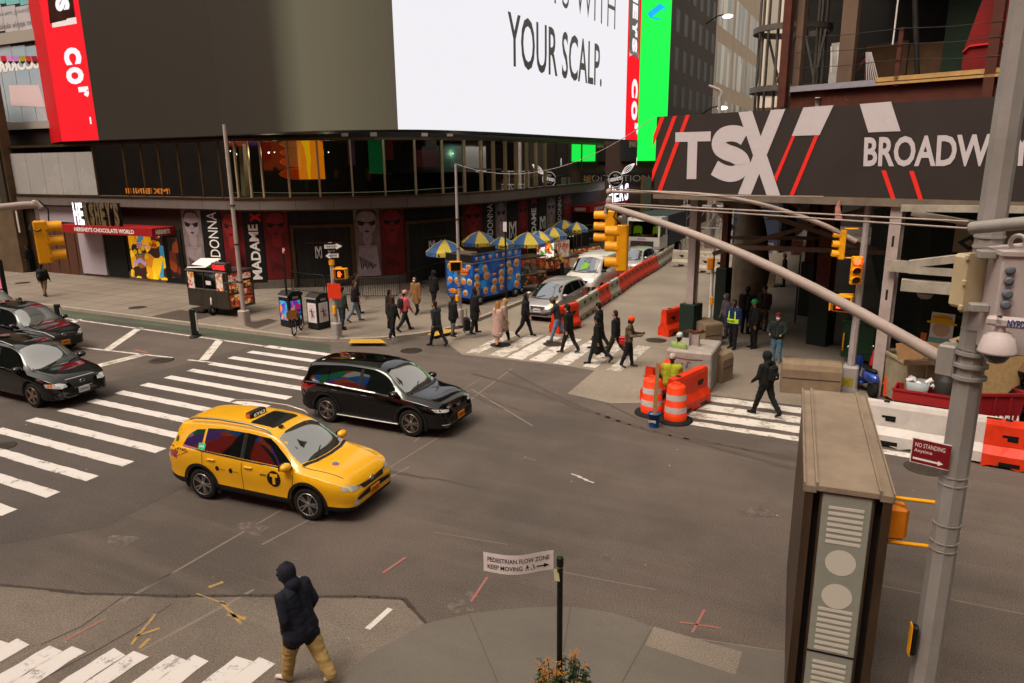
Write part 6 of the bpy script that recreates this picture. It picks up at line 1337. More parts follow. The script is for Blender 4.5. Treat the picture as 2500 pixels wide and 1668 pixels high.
    # hands: palm is in the body; five fingers each
    hm_=g('glove')or sk
    if not g('pockets'):
        b=MB()
        for wr,d2,sd in hands:
            pal=wr+d2*.085;lat=Vector((1,0,0));lat=(lat-d2*lat.dot(d2)).normalized();nrm=d2.cross(lat)*sd
            for k,L_ in enumerate((.060,.072,.068,.052)):
                q=pal+lat*(.026-.0175*k);c1=q+d2*L_*.55+nrm*-.006;c2=c1+d2*L_*.42+nrm*-.02;b.tube([q*s,c1*s,c2*s],[.0095*s,.009*s,.007*s],hm_,6)
            q=wr+d2*.03+lat*.03;b.tube([q*s,(q+d2*.03+lat*.022)*s,(q+d2*.06+lat*.02)*s],[.011*s,.01*s,.008*s],hm_,6)
        b.obj('fingers',o)
    if not g('hood')or g('face'):
        b=MB();ew=cloth('c8c0b8')
        for sd in(1,-1):e=hd+fx*.078+sidev*sd*.033+upv*.022;b.ell(e*s,.0115*s,ew,8,6);b.ell((e+fx*.008)*s,.007*s,M['black'],8,5);b.tube([(e+upv*.02+sidev*.018)*s,(e+upv*.023-sidev*.018)*s],.004*s,hr,4)
        m_=hd+fx*.086-upv*.046;b.tube([(m_+sidev*.022)*s,(m_+fx*.005)*s,(m_-sidev*.022)*s],.006*s,mat('lip','6a3a32',.6),5);b.obj('face',o)
        if g('mask'):
            b=MB();b.ell((hd+fx*.06-upv*.04)*s,(.052*s,.062*s,.052*s),cloth('b8c2c8'),12,8);b.obj('face_mask',o)
    if g('zip',0):
        b=MB();b.tube([(sp((.115*bulk,0,.02+.08*k))*s)for k in range(6)],.006*s,M['steel'],5);b.obj('zip',o)
    o['_']=0;del o['_']
    return o,dict(pel=pel*s,chest=chest*s,neck=neck*s,hd=hd*s,hands=[h_[0]*s for h_ in hands],s=s,fx=fx,up=upv,side=sidev,T=Matrix.Translation(p)@rotz(radians(head)))
def backpack(inf,label,m,w_=.3,h_=.42,d=.17,lean=.03):
    c=inf['T']@(inf['chest']+Vector((-.19*inf['s'],0,-.10)));o=thing('backpack',label,'backpack',tuple(c),atan2(inf['T'][1][0],inf['T'][0][0]));b=MB();b.box(-d/2,d/2,-w_/2,w_/2,-h_/2,h_/2,m,.06);o2=b.obj('bag',o);b=MB();b.box(-d/2-.05,-d/2+.01,-w_*.36,w_*.36,-h_*.42,.02,m,.03);b.obj('pocket',o);b=MB()
    for sd in(1,-1):b.tube([Vector((d/2,sd*.1,h_*.42)),Vector((d/2+.08,sd*.11,h_*.5)),Vector((d/2+.22,sd*.12,h_*.3)),Vector((d/2+.2,sd*.14,-.05))],.018,m,5)
    b.obj('strap',o);b=MB();b.box(-d/2-.056,-d/2-.05,.02,.06,-.08,-.06,M['white']);b.obj('tag',o);return o
W_=.13
bt=lambda c:cloth(c)
# 1 nearest figure
person('person in a navy hooded jacket and tan trousers striding left in the foreground',715,1690,0,178,1.74,dict(jk='141722',tr='a08450',sh='c0b4ac',stride=.5,hood=1,hoodr=.122,peak=1,lean=.15,nod=.5,bulk=1.12,lw=1.6,folds=.010,pockets=1,coat=.1,coatw=.18,arms=((-.30,.75,.18,.25),(-.35,.75,.18,.25)),knees=(.10,.12),legs=(.30,-.42)),vox=.012,at=(-6.32,6.17,.012))
p,inf=person('person in black jacket and tan trousers walking away by the souvenir shop',112,724,W_,118,1.7,dict(jk='10120f',tr='6a5038',sh='100f0e',hair='100c0a',stride=.28,bulk=1.12));backpack(inf,'black backpack on the person walking away at far left',cloth('0c0d0b'))
person('dark clothed person standing before the souvenir shop at the left edge',78,664,W_,200,1.72,dict(jk='0d0e0d',tr='0d0d10',pockets=1))
person('person in a grey green jacket and jeans behind the walk signal pole',838,805,W_,75,1.74,dict(jk='30322c',tr='1f2b33',stride=.1,hat='2a211c',bulk=1.15))
person('person in maroon jacket, pale jeans and brown boots right of the signal pole',868,786,W_,40,1.78,dict(jk='1c1012',tr='6f7a82',sh='6a3414',stride=.32,hair='3a1a0c',bulk=1.12))
person('person in a black jacket half hidden behind the maroon jacket',872,768,W_,40,1.84,dict(jk='121212',tr='101016',skin='mid',stride=.2,hair='0d0a08'))
person('person in a black puffer coat seen from behind beside the pink jacket',953,803,W_,60,1.62,dict(jk='0f0f0f',tr='0e0e12',hair='100c08',coat=.2,bulk=1.1))
person('person with reddish dark hair, black jacket and white trainers near the tactile pad',960,829,W_,75,1.66,dict(jk='0f1010',tr='0d0e11',sh='b0aaa4',hair='32140c',hairlen=.16,stride=.25,mask=1,turn=.6))
p,inf=person('person in a coral pink hooded jacket walking with a dark backpack',990,808,W_,62,1.68,dict(jk='a8464c',tr='15161a',hat='b08078',hair='2a1a12',stride=.42,sh='141414'));backpack(inf,'dark backpack worn over the coral pink jacket',cloth('1a1614'))
person('person in a camel coat and white face mask by the barricades',1018,767,W_,262,1.68,dict(jk='7a5634',coat=.34,coatw=.13,tr='100e0e',hair='120c0a',hairlen=.14,mask=1,stride=.18,zip=0))
person('person in black with a fur trimmed hood beside the barricades',1060,752,W_,70,1.72,dict(jk='0d0d0c',tr='0e0e11',hood=1,furm=cloth('4a3620'),stride=.12,bulk=1.12,coat=.12))
person('person in a charcoal overcoat entering the side crosswalk at its left end',1068,845,.012,172,1.74,dict(jk='2a2a2e',tr='0f0f12',sh='100f0f',hair='1a0f0a',coat=.18,coatw=.12,stride=.38,pockets=1,lean=.06))
person('person in a short black coat and grey jeans standing by the signal pole base',1107,822,W_,60,1.6,dict(jk='0f0f0e',tr='4a5058',hair='3a2014',coat=.16,bulk=1.12,stride=.1,sh='1a1614'))
person('broad person in a long black parka with a tan fur hood, hauling a suitcase',1160,816,W_,40,1.84,dict(jk='100f0f',tr='121212',hood=1,hoodr=.11,furm=cloth('7a5a34'),bulk=1.3,coat=.3,coatw=.16,stride=.15))
b=MB();q=G(1140,810,W_);o=thing('suitcase','small black wheeled suitcase beside the long parka','suitcase',tuple(q),radians(40));b.box(-.12,.12,-.2,.2,.06,.58,cloth('141414'),.04);b.obj('case',o);b=MB();b.tube([(0,-.12,.55),(0,-.12,.95),(0,.12,.95),(0,.12,.55)],.01,M['black'],5);b.obj('handle',o)
for y in(-.15,.15):b=MB();b.cyl((-.13,y,.04),(-.09,y,.04),.04,M['rubber']);b.obj('wheel',o)
person('person with curly blond hair in a pale pink coat, nearer of the two blondes',1215,845,.02,60,1.68,dict(jk='a08478',coat=.45,coatw=.18,tr='9a6a58',sh='100e0e',hair='8a5a30',hairlen=.2,bulk=1.08,stride=.08,shin=SKIN['light']))
person('person with straight blond hair, pale coat and white trainers, further of two blondes',1232,836,.02,20,1.70,dict(jk='9a7f74',coat=.35,coatw=.16,tr='100f12',sh='b8b0aa',hair='9a7444',hairlen=.24,stride=.25))
person('person in a black puffer jacket with a fur hood mid crosswalk before the grey hatchback',1283,822,.02,15,1.74,dict(jk='0f1012',tr='0e0f13',hood=1,hoodr=.105,furm=cloth('6a4a28'),bulk=1.25,stride=.36,turn=.4))
person('person in a grey hoodie, patterned cap and jeans leaning forward by the orange barrier',1362,834,.012,195,1.76,dict(jk='26262a',tr='5a6a80',sh='6a5f56',hat=camo,brim=1,lean=.22,stride=.38,arms=((.5,1.0),(.3,1.0)),skin='dark',nod=.4))
person('person in a black jacket, cap and dark trousers with white soles walking left',1388,862,.012,178,1.78,dict(jk='121110',tr='1c1612',sh='3a3632',hat='100f0f',brim=1,stride=.34,bulk=1.12,lean=.05,hair='1a1512'))
person('person in a black coat behind the pair at the right of the side crosswalk',1462,852,.012,178,1.72,dict(jk='0d0e0e',tr='0e0e12',hair='0e0b09',hat='0c0c0c',coat=.2,stride=.35))
person('person in a long black coat and beanie walking left, nearest of the group of three',1458,888,.012,185,1.70,dict(jk='0f1010',tr='141c26',coat=.42,coatw=.14,hat='0c0c0c',hair='0e0c0a',stride=.48,skin='mid',knees=(.15,.5)))
person('person in olive trousers and white trainers at the right of the walking trio',1502,876,.012,176,1.77,dict(jk='121212',tr='2a2216',sh='b8b2ac',hair='2a1810',stride=.46,pockets=1))
p,inf=person('person in a camouflage jacket and orange beanie looking at a phone',1533,897,.012,8,1.72,dict(jm=camo,tr='121214',sh='3a3634',hat='d8400e',skin='dark',arms=((.35,1.25),(.35,1.35)),stride=.2,nod=.35,hair='0d0a08'))
b=MB();q=inf['T']@(inf['pel']+Vector((-.15,.2,-.02)));o=thing('shoulder_bag','bright red shoulder bag on the camouflage jacket','bag',tuple(q),radians(8));b.box(-.2,.12,-.09,.09,-.2,.02,mat('bag red','a80e1a',.5,var=.1),.05);b.obj('pouch',o);b=MB();b.box(-.21,.13,-.095,.095,0,.1,MATS['bag red'],.04);b.obj('flap',o)
b=MB();q=inf['T']@(inf['hands'][0]+Vector((.12,-.05,.06)));b.box(-.04,.04,-.035,.035,-.005,.005,M['black'],.004);o=b.obj('phone',None,tuple(q));tag(o,'black phone held by the person in the orange beanie','phone')
# under the shed
person('security guard in a blue shirt and lime reflective vest under the shed',1787,852,.015,250,1.80,dict(jk='14284a',tr='0f1012',sh='0c0c0c',hair='0d0a08',skin='dark',bulk=1.18,stride=.08))
q=G(1787,852,.015);o=thing('safety_vest','lime reflective vest lettered for security on the guard','vest',(q.x,q.y,.015),radians(250));b=MB();lm=mat('vest lime','a8c020',.5,emit=.12)
for s_ in(-1,1):b.tube([(-.15,s_*.12,1.05),(-.14,s_*.12,1.45),(0,s_*.11,1.53),(.14,s_*.12,1.42),(.15,s_*.12,1.05)],.022,lm,5)
b.obj('braces',o);b=MB();rws=[[(.185*cos(t)*1.0,.255*sin(t),z)for t in[2*pi*k/24 for k in range(24)]]for z in(1.0,1.16)];b.grid(rws,lm,True,True);bd_=b.obj('belt',o);b=MB();b.text('SECURITY',frame((.192,-.17,1.04),(0,1,0),(0,0,1)),.34,.08,M['black'],.04,.004);b.text('SECURITY',frame((-.192,.17,1.04),(0,-1,0),(0,0,1)),.34,.08,M['black'],.04,.004);b.obj('lettering',bd_)
person('person in a pale grey hoodie behind the security guard',1770,826,.015,220,1.72,dict(jk='6a6268',tr='3a3a40',hood=1,stride=.1))
person('worker in black with a bright green helmet beside the security guard',1838,850,.015,215,1.80,dict(jk='0d0e0d',tr='0e0f10',hat=mat('helmet green','0c8a44',.35),brim=1,bulk=1.25,coat=.15,skin='mid'))
person('bald headed person in a black coat, back turned, behind the guards',1818,815,.015,80,1.86,dict(jk='0b0c0b',tr='0c0c0e',hat='2a2018',bulk=1.2,skin='mid',hair='1a120c'))
person('person in a dark jacket and camouflage trousers behind the green helmet',1862,806,.015,245,1.80,dict(jk='1c1614',tm=camo,hat='2a2420',bulk=1.15,skin='mid'))
person('person in a red beanie, dark green jacket, face mask and blue jeans',1893,884,.015,262,1.70,dict(jk='18221e',tr='48667a',sh='6a5a50',hat='5a0c12',hair='2a140c',mask=1,bulk=1.15,pockets=1,arms=((.25,.9,.35,.5),(.25,.9,.35,.5)),flare=1,zip=1))
p,inf=person('person in a black hooded jacket crossing left with a black backpack near the concrete cube',1865,1015,.012,150,1.80,dict(jk='0e0f0e',tr='0e0e10',sh='0c0c0c',hood=1,bulk=1.15,stride=.4,pockets=1,arms=((.2,.6),(.15,.6))));backpack(inf,'black backpack with a small white tag on the hooded figure',cloth('0d0e0d'))
person('dark figure with a pale cap far back under the shed by the closed sign',1912,700,.015,190,1.78,dict(jk='0f1410',tr='0c0d0e',hat='7a6a58',pockets=1))
# at the roadworks
person('worker in a lime jacket and stickered hat sitting on the orange barrier',1662,950,0,97,1.76,dict(jk='8a8c1c',tr='17171a',hat=mat('stickered helmet','5a1a1c',.5,var=.6,vs=22,col2='c8c0b8'),bulk=1.2,legs=(1.45,1.45),knees=(1.45,1.45),arms=((.3,.7),(.3,.7)),hair='2a1a12'),at=(-4.72,19.35,.12))
person('worker in a white helmet and green vest behind the seated lime jacket',1652,905,0,70,1.74,dict(jk='7a8a50',tr='1a1a1c',hat=mat('helmet pale','a8a6a0',.4,var=.4,vs=14),legs=(1.3,1.3),knees=(1.3,1.3)),at=(-5.0,21.2,.25))
# by the carts and further down the street
person('vendor in a yellow plaid shirt bending over a cart',1372,680,.13,200,1.74,dict(jm=plaid,tr='12161c',hat='7a2014',lean=.5,nod=.3,arms=((.9,.5),(.9,.5)),stride=.1))
for i,(x,y,c,hh)in enumerate(((1316,640,'14120f',1.7),(1516,560,'7a1620',1.72),(1526,548,'101216',1.78),(1508,590,'0e1012',1.8),(1545,542,'16161a',1.75),(1430,570,'121010',1.7))):
    person(('shadowed person standing by the furthest umbrellas','person in a red jacket on the far sidewalk beside the truck','dark figure with pale hair beside the red jacket','tall dark figure left of the truck cab','dark figure nearest the truck roof on the far sidewalk','dark figure in the shadow below the far awning')[i],x,y,.13,265,hh,dict(jk=c,tr='0e0f12',stride=.15),vox=.03)
# two workers in the truck cab
for x,nm in((-.62,'worker in a lime vest at the left of the truck windscreen'),(.72,'worker in a lime vest at the right of the truck windscreen')):
    person(nm,0,0,0,270,1.75,dict(jm=hv,tr='15151a',legs=(1.5,1.5),knees=(1.5,1.5),hair='1a120c',skin='mid'),vox=.03,at=(-13.9+x,tk.location.y+1.05,1.3))
# ------------------------------------------------------------------ street furniture
def alongX(label):pass
def picpanel(name,seed,cols,scale=6,emit=.12):return MATS.get(name)or paint_mat(name,cols,scale,emit,.4,seed=seed)
FOOD=['8a1c10','b8661c','c9a88a','6a3a14','a83a16','d8b060','4a1a0c','b0241a']
foodm=picpanel('food picture',1,FOOD,9);foodw=picpanel('food picture pale',3,['b8b0a8','a8301c','c07a28','b8b0a8','8a4a1c','c0b8b0'],11)
ss1=mat('cart steel','554d45',.3,.75,var=.2,vs=3);ssd=mat('cart dark steel','2e2924',.45,.6,var=.2)  # the second is a darker tone of cart steel
def cart_frame(p0,p1,p2,z0=.13):
    """a box standing on the pavement from three ground corners: left, nearest, right"""
    a,c,d=G(*p0,z0),G(*p1,z0),G(*p2,z0);return a,c,d
def cwheel(parent,x,y,r=.2):
    b=MB();b.lathe([(r*.5,-.05),(r,-.04),(r,.04),(r*.5,.05)],M['rubber'],18,tr(x,y,r)@Matrix.Rotation(pi/2,4,'Y'));b.lathe([(.001,-.055),(r*.5,-.055),(r*.5,.055),(.001,.055)],M['steel'],12,tr(x,y,r)@Matrix.Rotation(pi/2,4,'Y'));b.obj('wheel',parent)
# steel cart by the tall pale pole
a,c,d=cart_frame((464,764),(563,777),(617,757));L_,W_c=2.45,1.55
fc=thing('food_cart','stainless steel food cart with picture menus beside the tall pale pole','food cart',tuple(a),atan2(c.y-a.y,c.x-a.x));L_=(c-a).length;W_c=1.5
b=MB();b.box(0,L_,0,W_c,.38,1.22,ss1,.02);b.box(0,.06,0,W_c,1.22,1.95,ss1);
for x in(0,L_*.42,L_*.72,L_-.05):b.box(x,x+.05,0,.05,1.22,1.98,ss1);b.box(x,x+.05,W_c-.05,W_c,1.22,1.98,ss1)
b.box(-.03,L_+.03,-.03,W_c+.03,1.98,2.06,ss1,.02);b.obj('body',fc)
for x0,x1 in((.1,L_*.42),(L_*.47,L_*.71)):b=MB();b.box(x0,x1,.02,.05,1.26,1.94,M['glass']);b.obj('window',fc)
for x0 in(.15,L_*.75):b=MB();b.box(x0,x0+.42,-.015,.0,1.2,1.95,foodw);b.obj('menu_picture',fc)
for x in(L_*.36,L_*.7):b=MB();b.box(x-.006,x+.006,-.006,0,.4,1.2,M['black']);b.obj('door_seam',fc)
b=MB();b.box(L_*.5,L_*.62,-.02,0,1.42,1.6,M['white']);b.obj('notice',fc);b=MB();b.lathe([(.04,.55),(.05,.75),(.02,.85),(.001,.87)],M['white'],10,tr(L_*.6,-.06,0));b.obj('bottle',fc)
for y0,z0,z1 in((.1,.45,1.0),(.1,1.12,1.5),(.75,.5,.85),(.75,.95,1.2),(.75,1.3,1.55),(.1,1.62,1.9),(.75,1.66,1.92)):b=MB();b.box(L_,L_+.015,y0,y0+.6,z0,z1,foodm if z0<1.6 else foodw);b.obj('menu_picture',fc)
b=MB();b.box(L_-.9,L_+.02,.0,.35,2.07,2.45,ss1,.02);b.obj('sign_box',fc);b=MB();b.box(L_-.85,L_-.02,-.012,-.002,2.12,2.40,M['black']);b.text('CHEESE',frame((L_-.82,-.014,2.16),(1,0,0),(0,0,1)),.78,.2,mat('led red','ff1a1a',emit=1.6),.03,.003);b.box(L_+.021,L_+.03,.02,.33,2.12,2.40,MATS['led red'])if 0 else None;b.obj('led_sign',fc)
b=MB();b.add([(0,.1,2.1),(1.3,.1,2.18),(1.35,.9,2.5),(.05,.9,2.45)],[(0,1,2,3)],M['white']);b.box(0,1.5,.2,1.2,2.07,2.22,ssd,.03);b.obj('roof_board',fc)
for x,y in((L_*.55,.1),(L_*.55,W_c-.1)):cwheel(fc,x,y,.24)
b=MB();b.box(-.05,L_*.3,.1,.8,.1,.2,ss1);b.obj('step',fc)
# blue hot dog cart
a,c,d=cart_frame((1092,739),(1156,749),(1229,717));L_=(c-a).length;Wd=(d-c).length
bc=thing('food_cart','big blue food cart covered in hot dog and burger pictures','food cart',tuple(a),atan2(c.y-a.y,c.x-a.x))
bluec=picpanel('cart blue picture',2,['0c3f86','1460a8','0a2f6a','1a78b8','0f4c96','0b3a7c'],4,.06)
b=MB();b.box(0,L_,0,Wd,.35,2.0,bluec,.02);b.obj('body',bc);b=MB();b.box(-.03,L_+.03,-.03,Wd+.03,2.0,2.06,M['steel'],.01)
b.box(0,L_,.0,.04,2.06,2.42,ssd);b.box(L_-.04,L_,0,Wd,2.06,2.42,bluec);b.box(-.03,L_+.03,-.03,.03,2.42,2.47,M['steel']);b.box(L_-.03,L_+.03,-.03,Wd+.03,2.42,2.47,M['steel']);b.box(0,.04,0,Wd,2.06,2.42,ssd);b.obj('top_rail',bc)
rd_=random.Random(2);bun=mat('bun','b0702a',.5,emit=.06);saus=mat('sausage','a02a12',.5,emit=.06);grn=mat('salad','3a6a1c',.6)
def burger(parent,T,s_,kind):
    b=MB()
    if kind==0:b.ell((0,0,0),(s_,s_*.45,.02),bun,14,6,T);b.ell((0,s_*.08,.008),(s_*1.15,s_*.2,.02),saus,14,6,T);b.tube([T@Vector((-s_*.8+.2*s_*k,s_*.08+s_*.08*(-1)**k,.03))for k in range(9)],.015,M['yellow'],4)
    else:b.ell((0,0,0),(s_,s_,.012),mat('plate white cart','a8a09a',.5),16,6,T);b.ell((0,s_*.18,.01),(s_*.72,s_*.4,.02),bun,12,6,T);b.ell((0,-s_*.12,.014),(s_*.75,s_*.16,.02),saus if kind==1 else grn,12,6,T);b.ell((0,-s_*.35,.012),(s_*.68,s_*.22,.02),bun,12,6,T)
    b.obj('food_picture',parent)
F1=lambda x,z:frame((x,-.012,z),(1,0,0),(0,0,1));F2=lambda y,z:frame((L_+.012,y,z),(0,1,0),(0,0,1))
burger(bc,F1(L_*.62,1.6),.42,0)
for x in(.15,.4,.66,.88):burger(bc,F1(L_*x,1.15),.17,1 if x<.7 else 2)
for x,z,k in((.25,.62,0),(.72,.6,1),(.85,1.86,1),(.15,1.8,1)):burger(bc,F1(L_*x,z),.3 if k==0 else .16,k)
for i in range(6):
    for j in range(4):
        if(i*3+j*2)%7!=5:burger(bc,F2(Wd*(.09+.165*i)+.05*((i*j)%3-1),.64+.36*j),.15+.035*((i+2*j)%3),(i*2+j)%3 if j else 1)
for i in range(7):burger(bc,frame((L_+.012,Wd*(.08+.135*i),2.24),(0,1,0),(0,0,1)),.1,1+i%2)
for q in(.12,.86):cwheel(bc,L_+.02,Wd*q,.24)
b=MB();b.box(.1,L_-.1,.1,Wd-.1,.2,.35,M['black']);b.obj('chassis',bc)
b=MB();b.box(L_*.2,L_*.75,.3,.9,2.06,2.5,mat('cooker hood','5a4a3c',.6,.3),.06);b.obj('cooker',bc)
# further carts under the umbrellas
def cart(label,p0,p1,p2,h,faceA,faceB,nm='food_cart',body=None):
    a,c,d=cart_frame(p0,p1,p2);L_=max(.8,(c-a).length);Wd=max(.9,(d-c).length);o=thing(nm,label,'food cart',tuple(a),atan2(c.y-a.y,c.x-a.x));m_=body or ss1
    b=MB();b.box(0,L_,0,Wd,.4,.95,m_,.02);b.box(0,L_,Wd*.0,Wd,.95,1.0,M['steel']);b.obj('body',o)
    for x in(.03,L_-.06):
        for y in(.03,Wd-.06):b=MB();b.box(x,x+.03,y,y+.03,1.0,h,M['steel']);b.obj('post',o)
    b=MB();b.box(.05,L_*.95,.1,Wd*.55,1.0,h-.25,faceB or ssd,.02);b.obj('upper_case',o)
    b=MB();b.box(.05,L_-.05,-.015,0,.45,.9,faceA);b.box(L_,L_+.015,.06,Wd-.06,.45,.9,faceA);b.obj('menu_picture',o)
    b=MB();b.box(0,L_,0,Wd,h-.06,h,ssd,.02);b.obj('roof',o)
    for y in(Wd*.2,Wd*.8):cwheel(o,L_-.02,y,.2)
    return o,L_,Wd
c1,l1,w1=cart('dark food cart hung with small pictures behind the big blue cart',(1222,714),(1258,721),(1284,703),1.85,picpanel('dark menu',4,['1a120c','6a1c10','2a2010','8a5a1c','14201a','1a120c'],7,.06),picpanel('dark shelf',5,['1a1612','4a3a2a','2a1c12','6a5a48','14100c'],6,.03),body=ssd)
b=MB();b.box(l1,l1+.02,.1,w1*.95,1.5,1.75,picpanel('red menu strip',6,['6a1610','8a2a14','3a1a10','7a4a1c'],8,.08));b.obj('menu_strip',c1)
c2,l2,w2=cart('red food cart with a bright lit display of snacks by the plaid shirted vendor',(1308,672),(1354,676),(1378,655),2.25,picpanel('snack panel',7,['8a2410','a85a24','6a140c','b88a50','7a1c10'],8,.12),foodw)
b=MB();b.box(.05,l2*.95,.08,.095,1.05,2.0,picpanel('lit snack panel',8,['c8c0b0','b0241a','d8741c','d0c8b8','4a7a2a','c03018','d8d0c0'],6,.5));b.obj('lit_panel',c2);b=MB();b.ell((l2*.5,.3,2.05),(.4,.2,.2),mat('fried snacks','d8701c',.6,emit=.35,var=.4,vs=25),14,8);b.obj('snacks',c2)
c3,l3,w3=cart('food cart strung with warm bulbs behind the plaid shirted vendor',(1372,640),(1400,643),(1422,628),2.0,foodm,ssd)
for k in range(4):b=MB();b.ell((.2+.25*k,-.05,1.8+.05*(k%2)),.05,lampw,8,6);b.obj('bulb',c3)
cart('darkest food cart at the far end of the row, by the far awning',(1388,618),(1410,620),(1425,612),2.0,ssd,ssd)
b=MB();q=G(1400,668,.13);o=thing('plastic_chair','cream plastic chair beside the vendor in plaid','chair',tuple(q),radians(-60));cm2=mat('cream plastic','b0a08c',.5);b.box(-.22,.22,-.22,.22,.42,.46,cm2,.015);b.obj('seat',o);b=MB();b.box(-.24,-.19,-.22,.22,.46,.9,cm2,.015);b.obj('backrest',o)
for x in(-.19,.19):
    for y in(-.19,.19):b=MB();b.box(x-.02,x+.02,y-.02,y+.02,0,.42,cm2);b.obj('leg',o)
b=MB();q=G(1357,672,.13);b.box(0,.7,0,.45,0,.5,mat('crate grey','4a443c',.7,var=.2),.02);o=b.obj('plastic_crate',None,tuple(q));tag(o,'grey crate on the ground at the vendor\'s feet','crate')
b=MB();q=G(1393,660,.13);b.lathe([(.1,0),(.2,.1),(.16,.35),(.05,.45)],mat('bag red plastic','a0141c',.5),12);o=b.obj('carrier_bag',None,tuple(q));tag(o,'small red carrier bag behind the plaid shirted vendor','bag')
# umbrellas
uy=mat('umbrella yellow','d4bc4a',.6,var=.12,vs=3);ub=mat('umbrella blue','44699c',.6,var=.12,vs=3);uw=mat('umbrella pale','c8c0b4',.6,var=.1);ut=mat('umbrella text','101014',.6)
def umbrella(label,px,py,wpx,zt=2.95,rot=0,pale=0):
    dr_=ray(px,py);t=(zt-CAMH)/dr_.z;p=O+dr_*t;R=wpx/2/FPX*hypot(p.x,p.y)*1.03;o=thing('market_umbrella',label,'umbrella',(p.x,p.y,.13),rot,'yellow and blue umbrellas over the food carts');z0=zt-.13
    for k in range(8):
        a0,a1=2*pi*k/8,2*pi*(k+1)/8;m_=(uy if k%2==0 else ub)if not(pale and k%4 in(1,3)and k<5)else uw;b=MB();rows=[]
        for j in range(6):
            t_=j/5;r=R*t_;z=z0-.62*R*.9*(t_**1.6);rows.append([(r*cos(a0+(a1-a0)*i/4)*(1-.03*sin(pi*i/4)*t_),r*sin(a0+(a1-a0)*i/4)*(1-.03*sin(pi*i/4)*t_),z+(.0 if t_<1 else 0))for i in range(5)])
        e=rows[-1];b.grid(rows,m_);b.grid([e,[(x*.985,y*.985,z-.2)for x,y,z in e]],m_ if m_ is not uw else ub);q=b.obj('panel',o)
        am=(a0+a1)/2;ev=Vector(e[4])-Vector(e[0]);u=ev.normalized();out=Vector((cos(am),sin(am),0));T=frame(Vector(e[0])+out*.012+Vector((0,0,-.17)),u,(0,0,1));b=MB()
        if m_ is uy:
            b.text('SABRETT',T@tr(ev.length*.1,0,.008),ev.length*.8,.14,ut,.05);mid=Vector(rows[3][2])*.97;T2=frame(mid+out*.03+Vector((0,0,.035)),u,out*-1*.62+Vector((0,0,.5)));b.ell((0,0,0),(R*.16,R*.05,.008),saus,12,5,T2);b.text('SABRETT',T2@tr(-R*.16,R*.07,0),R*.32,R*.08,ub,.0)
        else:b.text('FRANKFURTERS',T@tr(ev.length*.14,.03,.008),ev.length*.72,.08,uw,.0);mid=Vector(rows[3][2])*.97;T2=frame(mid+out*.03+Vector((0,0,.035)),u,out*-.62+Vector((0,0,.5)));b.ell((0,0,0),(R*.09,R*.09,.006),uy if m_ is ub else ub,12,5,T2)
        b.obj('panel_print',q)
    b=MB();b.tube([(0,0,0),(0,0,z0)],.025,M['steel'],8);b.obj('pole',o);b=MB();b.ell((0,0,z0+.02),.04,M['steel'],8,6);b.obj('finial',o)
for a_ in(('umbrella nearest the camera, left of the blue cart',1086,586,94,2.95,.1),('umbrella over the back of the blue cart',1169,565,86,2.98,.3),('umbrella with a pale side, low behind the thin black sign post',1225,578,60,2.9,.2,1),('large umbrella in front of the lit snack cart',1288,567,88,2.95,.25,1),('umbrella directly above the lit snack panel',1316,564,70,2.95,.5,1),('umbrella above the plaid shirted vendor',1351,555,66,2.95,.1,1),('highest umbrella of the row, second from the far end',1376,537,62,2.95,.3,1),('umbrella at the far end of the row by the awning',1408,543,54,2.9,0,1)):umbrella(*a_)
# tall poles
def pole(name,label,catg,base,top,r0,r1,m,bw=.2,bh=.6,z0=.13,oct_=False):
    p=G(*base,z0);zt=zat(top[0],top[1],p);o=thing(name,label,catg,tuple(p));b=MB();b.cyl((0,0,0),(0,0,zt-z0),r0,m,r1,8 if oct_ else 12,sm=not oct_);b.obj('shaft',o)
    if bw:b=MB();b.box(-bw,bw,-bw,bw,0,bh,m,.05);b.box(-bw*1.1,bw*1.1,-bw*1.1,bw*1.1,0,.06,m);b.obj('base',o)
    return o,p,zt
gpk=mat('pole pink grey','97887f',.55,var=.12,vs=2)
o,p,zt=pole('flag_pole','tall pale bare pole rising past the dark screen beside the steel food cart','pole',(598,790),(549,304),.10,.07,gpk)
for z in(1.8,3.4,5):b=MB();b.cyl((0,0,z),(0,0,z+.05),.11,M['dark_steel'],n=12);b.obj('band',o)
ow,p,zt=pole('signal_pole','short grey pole with one way signs, walk signal and orange bin lid at the corner','pole',(823,824),(810,592),.085,.075,M['grey_paint'],.17,.62)
b=MB();zy=zat(814,640,p)-.13;b.cyl((0,0,zy-.1),(0,0,zy+.12),.11,M['yellow']);b.obj('collar',ow);d_=hypot(p.x,p.y)
